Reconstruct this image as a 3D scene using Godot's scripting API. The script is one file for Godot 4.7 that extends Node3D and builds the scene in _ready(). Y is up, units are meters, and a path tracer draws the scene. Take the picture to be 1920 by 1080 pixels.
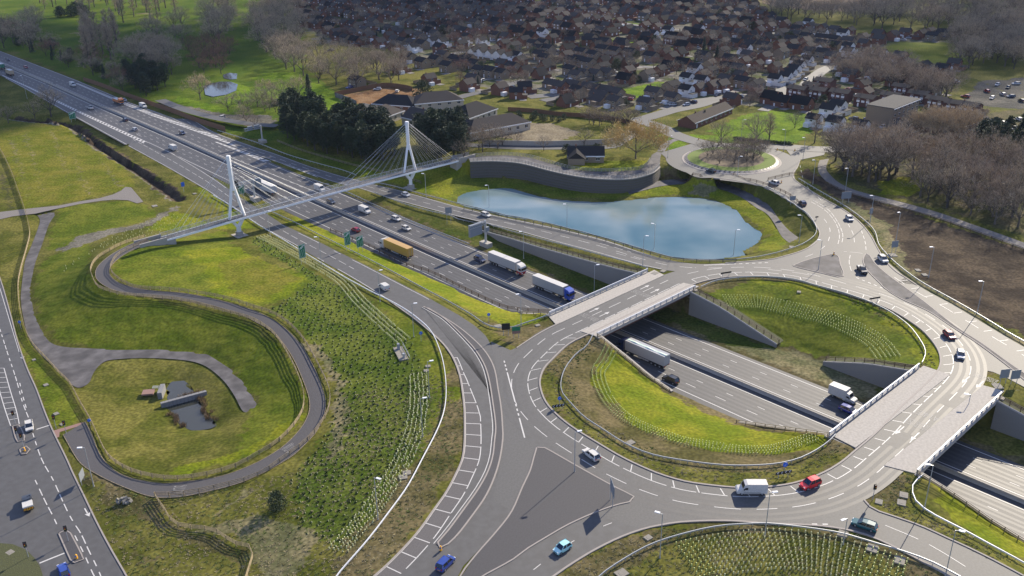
extends Node3D
# A dual-level road junction seen from the air: x right, z towards the viewer, metres; the road plateau lies at y = 0.

var G := {}                 # traced ground lines, in metres
var M := {}                 # materials
var used := {}
var rng := RandomNumberGenerator.new()

# ---------------------------------------------------------------- mesh builder
class MB:
	var v := PackedVector3Array()
	var c := PackedColorArray()
	var uv := PackedVector2Array()
	var nr := PackedVector3Array()
	var ix := PackedInt32Array()
	var col := Color(1, 1, 1)
	var tinted := false
	func vert(p: Vector3) -> int:
		v.append(p)
		c.append(col)
		return v.size() - 1
	func tri(a: Vector3, b: Vector3, d: Vector3) -> void:
		var i := vert(a); vert(b); vert(d)
		ix.append_array(PackedInt32Array([i, i + 1, i + 2]))
	func quad(a: Vector3, b: Vector3, d: Vector3, e: Vector3) -> void:
		var i := vert(a); vert(b); vert(d); vert(e)
		ix.append_array(PackedInt32Array([i, i + 1, i + 2, i, i + 2, i + 3]))
	func fan(pts: Array) -> void:
		for k in range(1, pts.size() - 1):
			tri(pts[0], pts[k], pts[k + 1])
	func obox(t: Transform3D, s: Vector3, bottom := true) -> void:
		var h := s * 0.5
		var p := []
		for k in 8:
			p.append(t * Vector3(h.x if k & 1 else -h.x, h.y if k & 2 else -h.y, h.z if k & 4 else -h.z))
		quad(p[2], p[3], p[7], p[6]); quad(p[0], p[2], p[6], p[4]); quad(p[1], p[5], p[7], p[3])
		quad(p[0], p[1], p[3], p[2]); quad(p[4], p[6], p[7], p[5])
		if bottom:
			quad(p[0], p[4], p[5], p[1])
	func box(at: Vector3, s: Vector3, yaw := 0.0) -> void:
		obox(Transform3D(Basis(Vector3.UP, yaw), at), s)
	func bar(a: Vector3, b: Vector3, w: float, h: float) -> void:
		var d := b - a
		if d.length() < 0.001:
			return
		var f := d.normalized()
		var up := Vector3.UP if absf(f.y) < 0.95 else Vector3.RIGHT
		var r := f.cross(up).normalized()
		obox(Transform3D(Basis(r, r.cross(f).normalized(), f), (a + b) * 0.5), Vector3(w, h, d.length()))
	func tube(pts: Array, r0: float, r1: float, n := 6, caps := true) -> void:
		var last := -1
		var m := pts.size()
		for k in m:
			var f: Vector3 = (pts[mini(k + 1, m - 1)] - pts[maxi(k - 1, 0)]).normalized()
			var up := Vector3.UP if absf(f.y) < 0.95 else Vector3.RIGHT
			var r := f.cross(up).normalized()
			var u := r.cross(f)
			var rad := lerpf(r0, r1, float(k) / maxf(1, m - 1))
			var i0 := v.size()
			for a in n:
				var t := TAU * a / n
				vert(pts[k] + (r * cos(t) + u * sin(t)) * rad)
			if last >= 0:
				for a in n:
					var b := (a + 1) % n
					ix.append_array(PackedInt32Array([last + a, i0 + a, i0 + b, last + a, i0 + b, last + b]))
			last = i0
		if caps:
			for e in [0, m - 1]:
				var i1 := vert(pts[e])
				var o := i1 - n if e == m - 1 else i1 - n * m - (1 if m > 1 and e == m - 1 else 0)
				if e == 0:
					o = i1 - n * m
				else:
					o = i1 - n - 1
				for a in n:
					ix.append_array(PackedInt32Array([i1, o + a, o + (a + 1) % n]))
	func lathe(at: Vector3, prof: Array, n := 10) -> void:   # prof: [radius, height] upwards
		for k in prof.size() - 1:
			for a in n:
				var t0 := TAU * a / n
				var t1 := TAU * (a + 1) / n
				var p: Array = prof[k]
				var q: Array = prof[k + 1]
				quad(at + Vector3(cos(t0) * p[0], p[1], sin(t0) * p[0]), at + Vector3(cos(t1) * p[0], p[1], sin(t1) * p[0]),
					at + Vector3(cos(t1) * q[0], q[1], sin(t1) * q[0]), at + Vector3(cos(t0) * q[0], q[1], sin(t0) * q[0]))
	func sheet(poly: PackedVector3Array, dy := 0.0) -> void:
		var p2 := PackedVector2Array()
		for p in poly:
			p2.append(Vector2(p.x, p.z))
		var t := Geometry2D.triangulate_polygon(p2)
		var o := v.size()
		for p in poly:
			vert(p + Vector3(0, dy, 0))
		for i in t:
			ix.append(o + i)
	func prism(poly: PackedVector3Array, y0: float, y1: float) -> void:   # flat top at point height + y1, sides down to + y0
		sheet(poly, y1)
		for k in poly.size():
			var a := poly[k]
			var b := poly[(k + 1) % poly.size()]
			quad(a + Vector3(0, y0, 0), b + Vector3(0, y0, 0), b + Vector3(0, y1, 0), a + Vector3(0, y1, 0))
	func ribbon(a: PackedVector3Array, b: PackedVector3Array, dy := 0.0) -> void:   # a and b hold as many points
		var o := v.size()
		var up := Vector3(0, dy, 0)
		for k in a.size():
			vert(a[k] + up); vert(b[k] + up)
		for k in a.size() - 1:
			var i := o + 2 * k
			ix.append_array(PackedInt32Array([i, i + 2, i + 3, i, i + 3, i + 1]))
	func mesh() -> ArrayMesh:
		var arr := []
		arr.resize(Mesh.ARRAY_MAX)
		arr[Mesh.ARRAY_VERTEX] = v
		if nr.size() == v.size():
			arr[Mesh.ARRAY_NORMAL] = nr
		if uv.size() == v.size():
			arr[Mesh.ARRAY_TEX_UV] = uv
		if tinted:
			arr[Mesh.ARRAY_COLOR] = c
		arr[Mesh.ARRAY_INDEX] = ix
		var m := ArrayMesh.new()
		m.add_surface_from_arrays(Mesh.PRIMITIVE_TRIANGLES, arr)
		return m

# ---------------------------------------------------------------- naming
func numbered(called: String) -> String:
	var n: int = used.get(called, 0)
	used[called] = n + 1
	return called if n == 0 else "%s_%03d" % [called, n]

func tag(o: Node, label: String, category: String, group := "", kind := "") -> void:
	if label: o.set_meta("label", label)
	if category: o.set_meta("category", category)
	if group: o.set_meta("group", group)
	if kind: o.set_meta("kind", kind)

func thing(called: String, label: String, category: String, at := Vector3.ZERO, yaw := 0.0, group := "") -> Node3D:
	var o := Node3D.new()
	o.name = numbered(called)
	add_child(o)
	o.position = at
	o.rotation.y = yaw
	tag(o, label, category, group)
	return o

func part(called: String, b: MB, m: Material, parent: Node = null, kind := "") -> MeshInstance3D:
	if b.v.is_empty():
		return null
	return part_mesh(called, b.mesh(), m, parent, kind)

func part_mesh(called: String, mesh: Mesh, m: Material, parent: Node = null, kind := "") -> MeshInstance3D:
	var o := MeshInstance3D.new()
	o.mesh = mesh
	if m: o.material_override = m
	if parent:
		var n := 0
		var nm := called
		var key := "%d/%s" % [parent.get_instance_id(), called]
		n = used.get(key, 0)
		used[key] = n + 1
		if n > 0:
			nm = "%s_%03d" % [called, n]
		o.name = nm
		parent.add_child(o, true)
	else:
		o.name = numbered(called)
		add_child(o)
	if kind: o.set_meta("kind", kind)
	return o

func dup(src: Node3D, at: Vector3, yaw: float, label := "", group := "", sc := Vector3.ONE) -> Node3D:
	var o: Node3D = src.duplicate()
	var nm := String(src.name)
	var cut := nm.rfind("_")
	if cut > 0 and nm.substr(cut + 1).is_valid_int():
		nm = nm.substr(0, cut)
	o.name = numbered(nm)
	add_child(o)
	o.transform = Transform3D(Basis(Vector3.UP, yaw).scaled_local(sc), at)
	if label: o.set_meta("label", label)
	if group: o.set_meta("group", group)
	return o

func struct(called: String, b: MB, m: Material, label := "") -> MeshInstance3D:
	var o := part(called, b, m)
	o.set_meta("kind", "structure")
	if label: o.set_meta("label", label)
	return o

# ---------------------------------------------------------------- lines
func V(a: Array) -> PackedVector3Array:
	var r := PackedVector3Array()
	for k in range(0, a.size(), 3):
		r.append(Vector3(a[k], a[k + 1], a[k + 2]))
	return r

func W(a: Array, level := -0.3) -> PackedVector3Array:      # ground points given as x, z
	var r := PackedVector3Array()
	for k in range(0, a.size(), 2):
		r.append(Vector3(a[k], level, a[k + 1]))
	return r

func plen(p: PackedVector3Array) -> float:
	var l := 0.0
	for k in p.size() - 1:
		l += Vector2(p[k].x - p[k + 1].x, p[k].z - p[k + 1].z).length()
	return l

func smooth(p: PackedVector3Array) -> PackedVector3Array:     # Catmull-Rom through the points, 4 pieces each
	var r := PackedVector3Array()
	var n := p.size()
	for k in n - 1:
		var a := p[maxi(k - 1, 0)]
		var b := p[k]
		var c := p[k + 1]
		var d := p[mini(k + 2, n - 1)]
		for j in 4:
			r.append(b.cubic_interpolate(c, a, d, j / 4.0))
	r.append(p[n - 1])
	return r

func resample(p: PackedVector3Array, n: int) -> PackedVector3Array:
	var total := plen(p)
	var r := PackedVector3Array()
	var k := 0
	var at := 0.0
	var seg := Vector2(p[1].x - p[0].x, p[1].z - p[0].z).length()
	for i in n:
		var t := total * i / (n - 1)
		while k < p.size() - 2 and at + seg < t:
			at += seg
			k += 1
			seg = Vector2(p[k + 1].x - p[k].x, p[k + 1].z - p[k].z).length()
		r.append(p[k].lerp(p[k + 1], clampf((t - at) / maxf(seg, 1e-6), 0, 1)))
	return r

func every(p: PackedVector3Array, step: float) -> PackedVector3Array:
	return resample(p, maxi(2, int(round(plen(p) / step)) + 1))

func side(p: PackedVector3Array, k: int) -> Vector3:          # unit vector to the right of the line at point k
	var d := p[mini(k + 1, p.size() - 1)] - p[maxi(k - 1, 0)]
	d.y = 0
	d = d.normalized()
	return Vector3(-d.z, 0, d.x)

func offset(p: PackedVector3Array, w: float, dy := 0.0) -> PackedVector3Array:
	var r := PackedVector3Array()
	for k in p.size():
		r.append(p[k] + side(p, k) * w + Vector3(0, dy, 0))
	return r

func rev(p: PackedVector3Array) -> PackedVector3Array:
	var r := p.duplicate()
	r.reverse()
	return r

func between(a: PackedVector3Array, b: PackedVector3Array, t: float, n := 0) -> PackedVector3Array:
	var m := n if n else maxi(a.size(), b.size())
	var p := resample(a, m)
	var q := resample(b, m)
	for k in m:
		p[k] = p[k].lerp(q[k], t)
	return p

func sd(s: float, d: float, y := 999.0) -> Vector3:            # a point s metres along the main road, d metres across it
	var p := S_DIR * s + S_NOR * d
	p.y = yM(s) if y > 900.0 else y
	return p

func sline(s0: float, s1: float, d0: float, d1: float, step := 8.0, dy := 0.0) -> PackedVector3Array:
	var n := maxi(2, int(absf(s1 - s0) / step) + 1)
	var r := PackedVector3Array()
	for k in n:
		var t := float(k) / (n - 1)
		var p := sd(lerpf(s0, s1, t), lerpf(d0, d1, t))
		p.y += dy
		r.append(p)
	return r

func table(x: float, t: Array) -> float:
	for k in range(0, t.size() - 2, 2):
		if x <= t[k + 2]:
			return lerpf(t[k + 1], t[k + 3], clampf((x - t[k]) / (t[k + 2] - t[k]), 0, 1))
	return t[t.size() - 1]

const S_DIR := Vector3(0.68228, 0, 0.73109)
const S_NOR := Vector3(-0.73109, 0, 0.68228)
const CAM_Y := 111.343
const CAM_PITCH := -24.2438
const CAM_ROLL := -0.9989
const CAM_FOV := 34.8625

func yM(s: float) -> float:      # level of the main road
	return table(s, [-900, 1.2, -700, 0.5, -600, 0, -520, -1.6, -427, -2.6, -356, -4, -309, -4.95, -262, -5.75, -223, -6.5, -190, -6.9, -150, -7.14, 0, -7.14, 200, -7.14])

const CORRIDOR := [[-900, -470, -196, -162], [-470, -300, -193.5, -164.5], [-300, -225, -193.5, -164.5], [-225, 250, -204.2, -164.8]]
const NATURAL := [
	[-800, -225, 0, -560, -225, -0.3, -440, -228, -0.6, -390, -240, -0.8, -330, -236, -1, -300, -236, -1.5],
	[-560, -203, -1.2, -440, -206, -2, -390, -208, -3, -330, -212, -4.2],
	[-800, -150, -0.5, -560, -150, -1.8, -430, -150, -2.8, -350, -147, -4.4, -310, -146, -4.9],
	[-560, -120, -3, -430, -110, -3.6, -350, -110, -4.2],
	[-296, -137, -4.3, -288, -137, -4.3],
	[-294, -215.5, -4.5, -286, -215.5, -4.5],
	[-380, -226, -2.5, -320, -222, -3.4]]
const WALLS := [
	[-300, -205.9, -5, -235, -205.9, -5.2, -217, -205.9, -4, -204, -205.9, -3.4, -186, -205.9, -2.2, -169, -205.9, -1, -161, -205.9, 0, -140, -205.9, 0],
	[-140, -205.9, 0, -131, -205.9, -1.7, -121, -205.9, -4.4, -113, -205.9, -6.6, -98, -205.9, -6.6, -87, -205.9, -2.4, -76.5, -205.9, 0, -54, -205.9, 0, -44, -205.9, -2.5, -28, -205.9, -6.6, 60, -205.9, -6.6],
	[-300, -163.4, -5, -271, -163.4, -5.3, -229, -163.4, -5.5, -190, -163.4, -5.5, -177, -163.4, -4.9, -168, -163.4, -2.5, -161, -163.4, 0, -140, -163.4, 0, -131, -163.4, -3.2, -125, -163.4, -5.3, -118, -163.4, -6.8, -99, -163.4, -7, -92, -163.4, -5.2, -85, -163.4, -3, -76.5, -163.4, 0, -54, -163.4, 0, -48, -163.4, -1.5, -41, -163.4, -3.5, -33, -163.4, -5, -20, -163.4, -6.8, 60, -163.4, -7]]

func traces() -> void:
	G.kerb_inner = V([51.3,0,-246.1,19.6,0,-216.4,16.2,0,-213.3,13.2,0,-209.6,9.8,0,-203.4,7.4,0,-198.6,6.2,0,-193.3,6.2,0,-188.3,7.1,0,-182.8,8.9,0,-178.1,11.3,0,-173.7,14.2,0,-169.6,17.7,0,-165.3,21.7,0,-160.5,25.7,0,-156.6,29.6,0,-153.5,34,0,-151.1,39,0,-149.7,44.1,0,-148.8,49.9,0,-148.9,54.2,0,-149.6,58.6,0,-151.2,63.3,0,-153.8,67.5,0,-157,71.1,0,-160.4,78.8,0,-167.8,87.5,0,-177.3,98.2,0,-188.2,101.9,0,-192.3,104.3,0,-195.6,106.3,0,-199.6,107.8,0,-204.6,108.4,0,-210.2,108.3,0,-215.7,107.1,0,-221.4,105.1,0,-227.5,101.9,0,-232.8,97.6,0,-237.7,92.9,0,-242.1,89,0,-245.9,84.3,0,-249.6,77.1,0,-252.5,70.8,0,-253.2,64.2,0,-252.5,57.3,0,-250])
	G.ring_out = V([44.9,0,-253.3,12.9,0,-223.8,8.4,0,-219.2,4.2,0,-214.1,0.8,0,-209.5,-2.3,0,-202.7,-3,0,-192.4,-1.5,0,-179.1,2.3,0,-167,5.6,0,-163.3,12.2,0,-157.3,19,0,-150.3,22.7,0,-145.7,26.2,0,-141.8,30.5,0,-138.9,36.8,0,-139,41.8,0,-138.7,47.1,0,-138.1,53.2,0,-137.6,58.1,0,-137.4,62.9,0,-140.5,67.2,0,-144.3,70.1,0,-146.4,73.2,0,-148.9,76.6,0,-152.3,78.4,0,-154.1,91.8,0,-168.4,104,0,-180.9,109.3,0,-185.8,111.9,0,-189.2,115.6,0,-194.7,117.7,0,-200.6,118.9,0,-207.7,117.4,0,-217.2,114.5,0,-227.1,110.3,0,-235,107.8,0,-242.4,102.3,0,-251.2,97.4,0,-255.9,88.5,0,-258.8,79.8,0,-263,69.9,0,-263,59.6,0,-261.8,50.3,0,-257.6])
	G.slip_left = V([-180.2,-2.54,-424,-149.9,-3.39,-389.5,-124.2,-4.18,-359.2,-106.5,-4.71,-336.1,-94.4,-4.76,-320.5,-85.1,-4.26,-307.9,-74,-3.69,-294,-62.9,-3.02,-279,-52.7,-2.05,-265.2,-43.9,-1.19,-252.7,-35.5,-0.6,-240.5,-28.8,-0.11,-230,-22.4,0,-219.7,-18.3,0,-212.2,-15.4,0,-204.6,-13.4,0,-196.1,-12.3,0,-187.7,-11.6,0,-180.5,-11.2,0,-172.7,-11,0,-166.4,-11.2,0,-160.5,-12.4,0,-154.9,-13.9,0,-149.3,-16,0,-143.8,-18.2,0,-138,-20.7,0,-132.9,-23.8,0,-127.6,-25.9,0,-124.6])
	G.slip_right = V([-183.7,-2.34,-446,-152.7,-3.07,-408.8,-125.9,-3.92,-375.1,-108.2,-4.52,-350.5,-94.4,-4.76,-332.6,-83.9,-4.47,-317.7,-69.9,-3.77,-301.1,-57.9,-3.12,-286,-48,-2.2,-273.2,-37.7,-1.22,-259.3,-30.8,-0.76,-250.4,-24.9,-0.38,-242.9,-19.8,-0.03,-235.7,-15,0,-229.6,-10.3,0,-222.8,-7.3,0,-217,-4.5,0,-207.3,-3.1,0,-198.9,-2.2,0,-192.3,-1.7,0,-186.1,-1.5,0,-180.2,-1.5,0,-172.4,-1.7,0,-166.1,-2.4,0,-159.3,-3.7,0,-152.9,-5.7,0,-146,-8,0,-140.4,-10.8,0,-135.1,-13.3,0,-131.1,-16.6,0,-124.3])
	G.bypass_isl = V([-25.2,0,-235.2,-19.3,0,-227.9,-14.5,0,-218.8,-9.9,0,-208.8,-7.3,0,-200.4,-6,0,-192.5,-5.1,0,-183.2,-4.4,0,-174.7,-4.3,0,-170.4,-4.5,0,-167.3,-4.8,0,-161.3,-5.8,0,-155.6,-7.6,0,-149.9,-10,0,-144.1,-12.7,0,-137.8,-14.7,0,-133.7,-13.4,0,-132.6,-11.1,0,-135.5,-8.4,0,-141.2,-5.7,0,-147.7,-3.9,0,-154.7,-2.9,0,-161.2,-2.4,0,-167.7,-2.4,0,-170.3,-2.8,0,-180.2,-3.6,0,-189.2,-4.6,0,-199,-7.1,0,-208.1,-11.6,0,-217.3,-16.2,0,-224.6,-23.5,0,-234.2])
	G.exit_w_right = V([4.7,0,-163.7,3.9,0,-160.1,3,0,-155.4,1.4,0,-149.5,-0.7,0,-143.4,-3.8,0,-137.2,-7.4,0,-131.1,-11.1,0,-125.3,-11.8,0,-124.2])
	G.south_isl = V([4.8,0,-164,6.1,0,-164,12.3,0,-157.4,19,0,-150.4,22.6,0,-147.1,22.9,0,-146.5,22.8,0,-145.8,22.1,0,-145.2,18.8,0,-144.1,14.5,0,-141.8,9.7,0,-138.7,5.3,0,-135.1,1.6,0,-131.9,-0.8,0,-129.3,-6,0,-125.3,-7.4,0,-124.2,-9.9,0,-124.6,-7.3,0,-130.3,-3.8,0,-136.4,-0.7,0,-142.6,1.4,0,-149.9,3.2,0,-155.8,4,0,-160])
	G.south_road_n = V([22.7,0,-145.7,18.8,0,-144.2,14.5,0,-141.8,9.7,0,-138.8,5.3,0,-135.1,1.6,0,-131.9,-2.3,0,-128.4,-6,0,-125.3,-8.2,0,-123.2])
	G.south_road_s = V([30.5,0,-138.9,25.9,0,-137.9,23,0,-136.9,18.8,0,-134.8,13.6,0,-131.3,9,0,-127.5,6.1,0,-124.8,3.7,0,-122.7])
	G.kerb_south = V([3.7,0,-122.7,6.1,0,-124.8,9,0,-127.5,13.6,0,-131.3,18.8,0,-134.8,23,0,-136.9,25.6,0,-137.8,30.5,0,-138.9,36.9,0,-139.2,41.8,0,-138.9,47.1,0,-138.1,53.2,0,-137.6,57.9,0,-136.9,62.4,0,-135.4,65.9,0,-133.1,68.9,0,-130,72.1,0,-126.3,75.1,0,-122.5])
	G.se_road_s = V([57.9,0,-136.9,62.4,0,-135.4,65.9,0,-133.1,68.9,0,-130,72.1,0,-126.3,75.1,0,-122.5])
	G.se_road_n = V([67.2,0,-144.3,68,0,-141.5,71.4,0,-139,75,0,-136.3,78.4,0,-132.8,80.9,0,-130.2,84,0,-126.6,87.6,0,-121.9])
	G.nslip_n = V([-165.7,-2.24,-474.8,-145.9,-2.61,-447.1,-119.8,-3.34,-421.2,-107.3,-3.67,-409.8,-88.3,-4.2,-391,-72.4,-4.53,-377,-65,-4.59,-371.5,-55.5,-4.67,-363.9,-43.5,-4.56,-354.5,-31.9,-4.36,-343.9,-20.9,-4.17,-333.8,-10.5,-3.94,-325.3,0.2,-3.71,-317.1,5.3,-3.61,-313.8,19.1,-2.76,-302,31.9,-1.89,-289.4,43.2,-0.68,-273.9,50.4,-0.01,-266.1,58.2,0,-262.9,66.6,0,-263.2])
	G.nslip_s = V([-176.5,-2.16,-475.3,-154.9,-2.52,-449.9,-129.2,-3.21,-421.3,-105.2,-3.86,-398.3,-93.5,-4.17,-388,-79.3,-4.52,-373.6,-71.6,-4.59,-366.7,-61.5,-4.67,-359.3,-51,-4.57,-348.8,-42.1,-4.42,-340.7,-25.6,-4.14,-326.6,-15.2,-3.9,-317.9,0.4,-3.51,-305.5,13.9,-2.56,-291.5,26.4,-1.64,-278.9,37.9,-0.56,-266.2,44.5,0,-259.9,49.8,0,-257.6,58.6,0,-256.4,65,0,-256.1])
	G.nr_west = V([66.6,0,-263.2,80.4,0,-265.2,86.5,0,-268,93.3,0,-272.2,98.8,0,-277.7,102.7,0,-284.5,104.5,0,-291,105.2,0,-301.5,104.8,0,-312.8,101.7,0,-326.2,98,0,-338,92.6,0,-343.7,86.7,0,-348.2,81.1,0,-350.6])
	G.nr_east = V([118.6,0,-244.3,117.4,0,-250.2,116.4,0,-254.7,116.5,0,-263.5,118.2,0,-274.7,119.9,0,-285.2,120.7,0,-298,119.5,0,-310.9,116.3,0,-322.9,113.2,0,-339.1,112.4,0,-347.4,114,0,-354.4,118,0,-362.3,122.2,0,-372.8])
	G.seg_out = V([119.9,0,-285.2,118.2,0,-274.7,116.5,0,-263.5,116.4,0,-255.5,118,0,-248.5,119.5,0,-240.8,122.8,0,-230.9,125.5,0,-220.7,127.9,0,-211.2,129.9,0,-204.4,131.3,0,-198.2])
	G.gore = V([112.5,0,-268.8,112.9,0,-267.3,112.2,0,-260.8,112.8,0,-251.5,114.3,0,-242.2,115.9,0,-231.2,117.5,0,-217.4,119.9,0,-207.4,121.6,0,-197.2,123.3,0,-188,121.7,0,-186.2,120.9,0,-195.9,119.1,0,-207.8,117,0,-216.3,114.5,0,-227,110.3,0,-235,108.5,0,-242.4,108.5,0,-245.3,108.2,0,-254.2,108.9,0,-260.4,110.2,0,-264.7])
	G.tri_north = V([86.9,0,-260.1,92.7,0,-264.4,101.1,0,-268.6,102.6,0,-268.6,102.8,0,-266.1,101.4,0,-260.8,99,0,-251.1,93.7,0,-254.3,87.8,0,-259])
	G.east_verge = V([114.3,0,-193.4,112.8,0,-190.6,110.9,0,-187.9,109.3,0,-185.8,114.4,0,-184.4,118.7,0,-181.6,120.4,0,-184.9,118,0,-190,115.7,0,-193.1])
	G.small_c = V([93.4,0,-374.7])
	G.village_rd = V([90.9,0,-395.5,81.3,0,-407.8,76.1,0,-417.6,72.5,0,-429.6,66.8,0,-439.3,58.8,0,-446.3])
	G.track_l = V([-183.4,-5,-336,-178.3,-5,-328.6,-173.9,-5,-316.9,-168.1,-5,-299.3,-164.1,-5,-287,-154.6,-5,-264.7,-149.9,-5,-254.6,-143.3,-5,-242.5,-134.3,-5,-227.7,-126.2,-5,-218.1,-120.2,-5,-212,-114.6,-5,-205.7,-111.2,-5,-202.3,-109.3,-5,-201.7,-108.2,-5,-204.1,-109.1,-5,-208.8,-109.1,-5,-213.9,-106.8,-5,-216.2,-98.1,-5,-216.8,-88.8,-5,-215.5,-83.5,-5,-213.6,-79,-5,-210,-73.6,-5,-203.5,-69,-5,-196.2,-64.8,-5,-188.7,-62.5,-5,-189.8,-62.3,-5,-191.5,-64,-5,-194.8,-68.9,-5,-203.3,-75.3,-5,-211.9,-82,-5,-218,-88.4,-5,-220,-99.9,-5,-222,-111,-5,-222.4,-118.7,-5,-223.3,-124.3,-5,-224.4,-129,-5,-227.5,-134.8,-5,-235.2,-141.2,-5,-244.9,-147.5,-5,-256.4,-151.7,-5,-264.5,-155.2,-5,-273.1,-160.4,-5,-286.8,-166.1,-5,-304.3,-172.6,-5,-323.6,-176.4,-5,-337.5])
	G.track_ew = V([-201.1,-4.2,-334.1,-197.1,-4.2,-336.3,-188.4,-4.2,-339.6,-177.3,-4.2,-342.8,-171,-4.2,-347.6,-164.6,-4.2,-351.2,-161,-4.2,-355.8,-159.6,-4.2,-360.5,-159.7,-4.2,-365.4,-157,-4.2,-364.6,-145.1,-4.2,-345.6,-146.9,-4.2,-343.8,-152,-4.2,-347.9,-157.7,-4.2,-348.9,-162.6,-4.2,-347.8,-169.6,-4.2,-344.3,-176.3,-4.2,-339,-182.1,-4.2,-333.7,-189.4,-4.2,-331.1,-192.8,-4.2,-327.7,-196.4,-4.2,-325])
	G.local_kerb = V([-178,-5,-292.3,-164.7,-5,-271.4,-159.3,-5,-262.8,-147.5,-5,-243.4,-138.1,-5,-227.8,-128.1,-5,-212.3,-120.4,-5,-201.1,-113.7,-5,-190.8,-107.9,-5,-182.2,-99.9,-5,-171,-95.7,-5,-164.9,-90.2,-5,-157.2,-83.6,-5,-147.9,-77.6,-5,-139.8,-71.6,-5,-132,-67.9,-5,-126.8])
	G.ramp_a = V([-122.9,2.1,-288.5,-125.3,2.03,-284.4,-127.7,1.94,-279,-129.1,1.87,-273.8,-129.6,1.77,-267.4,-128.8,1.68,-262,-126.5,1.49,-256.6,-122.8,1.3,-252.1,-118.2,1.1,-248.4,-112.7,0.9,-245.6,-105.9,0.67,-243.9,-98.4,0.42,-242.3,-90,0.13,-240.1,-81.2,-0.19,-235.8,-75.8,-0.4,-232.5,-71.1,-0.61,-228.4,-66.4,-0.82,-224,-61.6,-1.09,-217.4,-56.7,-1.43,-208.4,-52.6,-1.77,-199,-49.4,-2.06,-190.7,-48.1,-2.24,-185.4,-48,-2.38,-180.9,-48.7,-2.53,-176.7,-50.3,-2.69,-172.1,-52.3,-2.82,-168.6,-55.5,-2.98,-164.9,-59.8,-3.16,-161.6,-63.5,-3.29,-160,-68.9,-3.47,-159.1,-73.2,-3.62,-158.7,-76.9,-3.74,-159.6,-80.8,-3.88,-161,-84.9,-4.04,-163.4,-89,-4.22,-167.3,-92.9,-4.43,-172.4,-97.2,-4.7,-179.4,-101.4,-4.95,-185.5])
	G.ramp_b = V([-119.3,2.1,-284.4,-121.7,2.03,-280.4,-124,1.96,-276,-125.1,1.89,-270.8,-125.2,1.8,-264.9,-123.7,1.73,-260,-121.2,1.61,-256.1,-118.2,1.47,-253,-114.6,1.34,-250.8,-109.9,1.17,-248.7,-104.7,1,-247.3,-98.1,0.78,-246.4,-90.4,0.52,-244,-81.5,0.2,-239.9,-76.2,0,-236.9,-72.6,-0.14,-234.6,-67.5,-0.35,-230.4,-62.1,-0.61,-224.4,-56.5,-0.94,-216.1,-50.7,-1.36,-204.4,-46.7,-1.72,-194.3,-44.7,-1.93,-187.9,-44,-2.12,-182.2,-44.4,-2.31,-176.3,-45.6,-2.45,-172.2,-47.8,-2.63,-167,-49.8,-2.74,-164.4,-53.5,-2.92,-160.4,-57.7,-3.09,-157.4,-61.7,-3.23,-155.7,-67.2,-3.41,-154,-71.5,-3.55,-153.6,-75.7,-3.7,-154.7,-79.8,-3.84,-156.9,-84.6,-4.03,-159.8,-89,-4.2,-162.8,-94.2,-4.41,-166.9,-98.3,-4.62,-171.8,-104.3,-4.95,-180])
	G.pond_water = V([-21.8,-5.5,-342.8,-21.1,-5.5,-348.6,-18.3,-5.5,-353.9,-11.3,-5.5,-357.6,-3.2,-5.5,-359.3,0.7,-5.5,-358.3,7.1,-5.5,-351.8,16.4,-5.5,-344.6,26.7,-5.5,-340.8,37,-5.5,-339.6,47.6,-5.5,-341.6,55.7,-5.5,-343.8,63.8,-5.5,-344.7,74,-5.5,-342.8,80.7,-5.5,-337.9,85.3,-5.5,-328.3,85.8,-5.5,-317.7,86.7,-5.5,-309.2,89,-5.5,-303.2,85.8,-5.5,-295,82,-5.5,-290.2,78.4,-5.5,-286.5,78.8,-5.5,-282.7,70.8,-5.5,-280.3,61.7,-5.5,-279.3,53.4,-5.5,-282,45.4,-5.5,-288.5,33,-5.5,-300.1,19.7,-5.5,-311.5,7.8,-5.5,-320.5,-3.1,-5.5,-325.7,-10.7,-5.5,-332.1,-18.1,-5.5,-337.5])
	G.ret_top = V([-16.7,2.2,-372.2,-8,2.14,-372.7,0.9,2.01,-371,7.5,1.82,-367.4,17.1,1.5,-358.9,27.4,1.19,-352,37.7,0.92,-348.8,48.4,0.66,-349.7,57.4,0.36,-357.3,62.1,0.1,-366.8])
	G.ret_path_n = V([-17.6,2.2,-377.9,-8.1,2.13,-380.8,1,1.98,-380.7,9.3,1.75,-376.9,17.5,1.47,-368.7,25.3,1.2,-361.6,33.3,0.99,-358.8,43.1,0.75,-359,52.5,0.51,-361.5,57,0.3,-368.7,59.5,0.1,-376.3])
	G.pond_track_o = V([46.8,-4.6,-348.2,54.9,-4.5,-356.9,61.1,-4.43,-361.7,69.6,-4.35,-363.3,77.7,-4.28,-362.6,83.6,-4.22,-359.2,89.2,-4.14,-352.7,93.5,-4.06,-344,96.5,-3.96,-333,97.6,-3.89,-325.8,97,-3.78,-312.4,97.2,-3.68,-301.1,98.6,-3.6,-292.4])
	G.pond_track_i = V([47.1,-4.6,-345.7,55.8,-4.5,-351.7,61.1,-4.44,-354.7,69,-4.36,-356.9,76.5,-4.29,-356.3,81.1,-4.24,-352.4,86,-4.16,-345.6,89.8,-4.07,-336.9,92.1,-3.96,-325.5,94.2,-3.89,-318.5,94.1,-3.78,-306.9,93.1,-3.66,-294.8,94,-3.6,-288.3])
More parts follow.
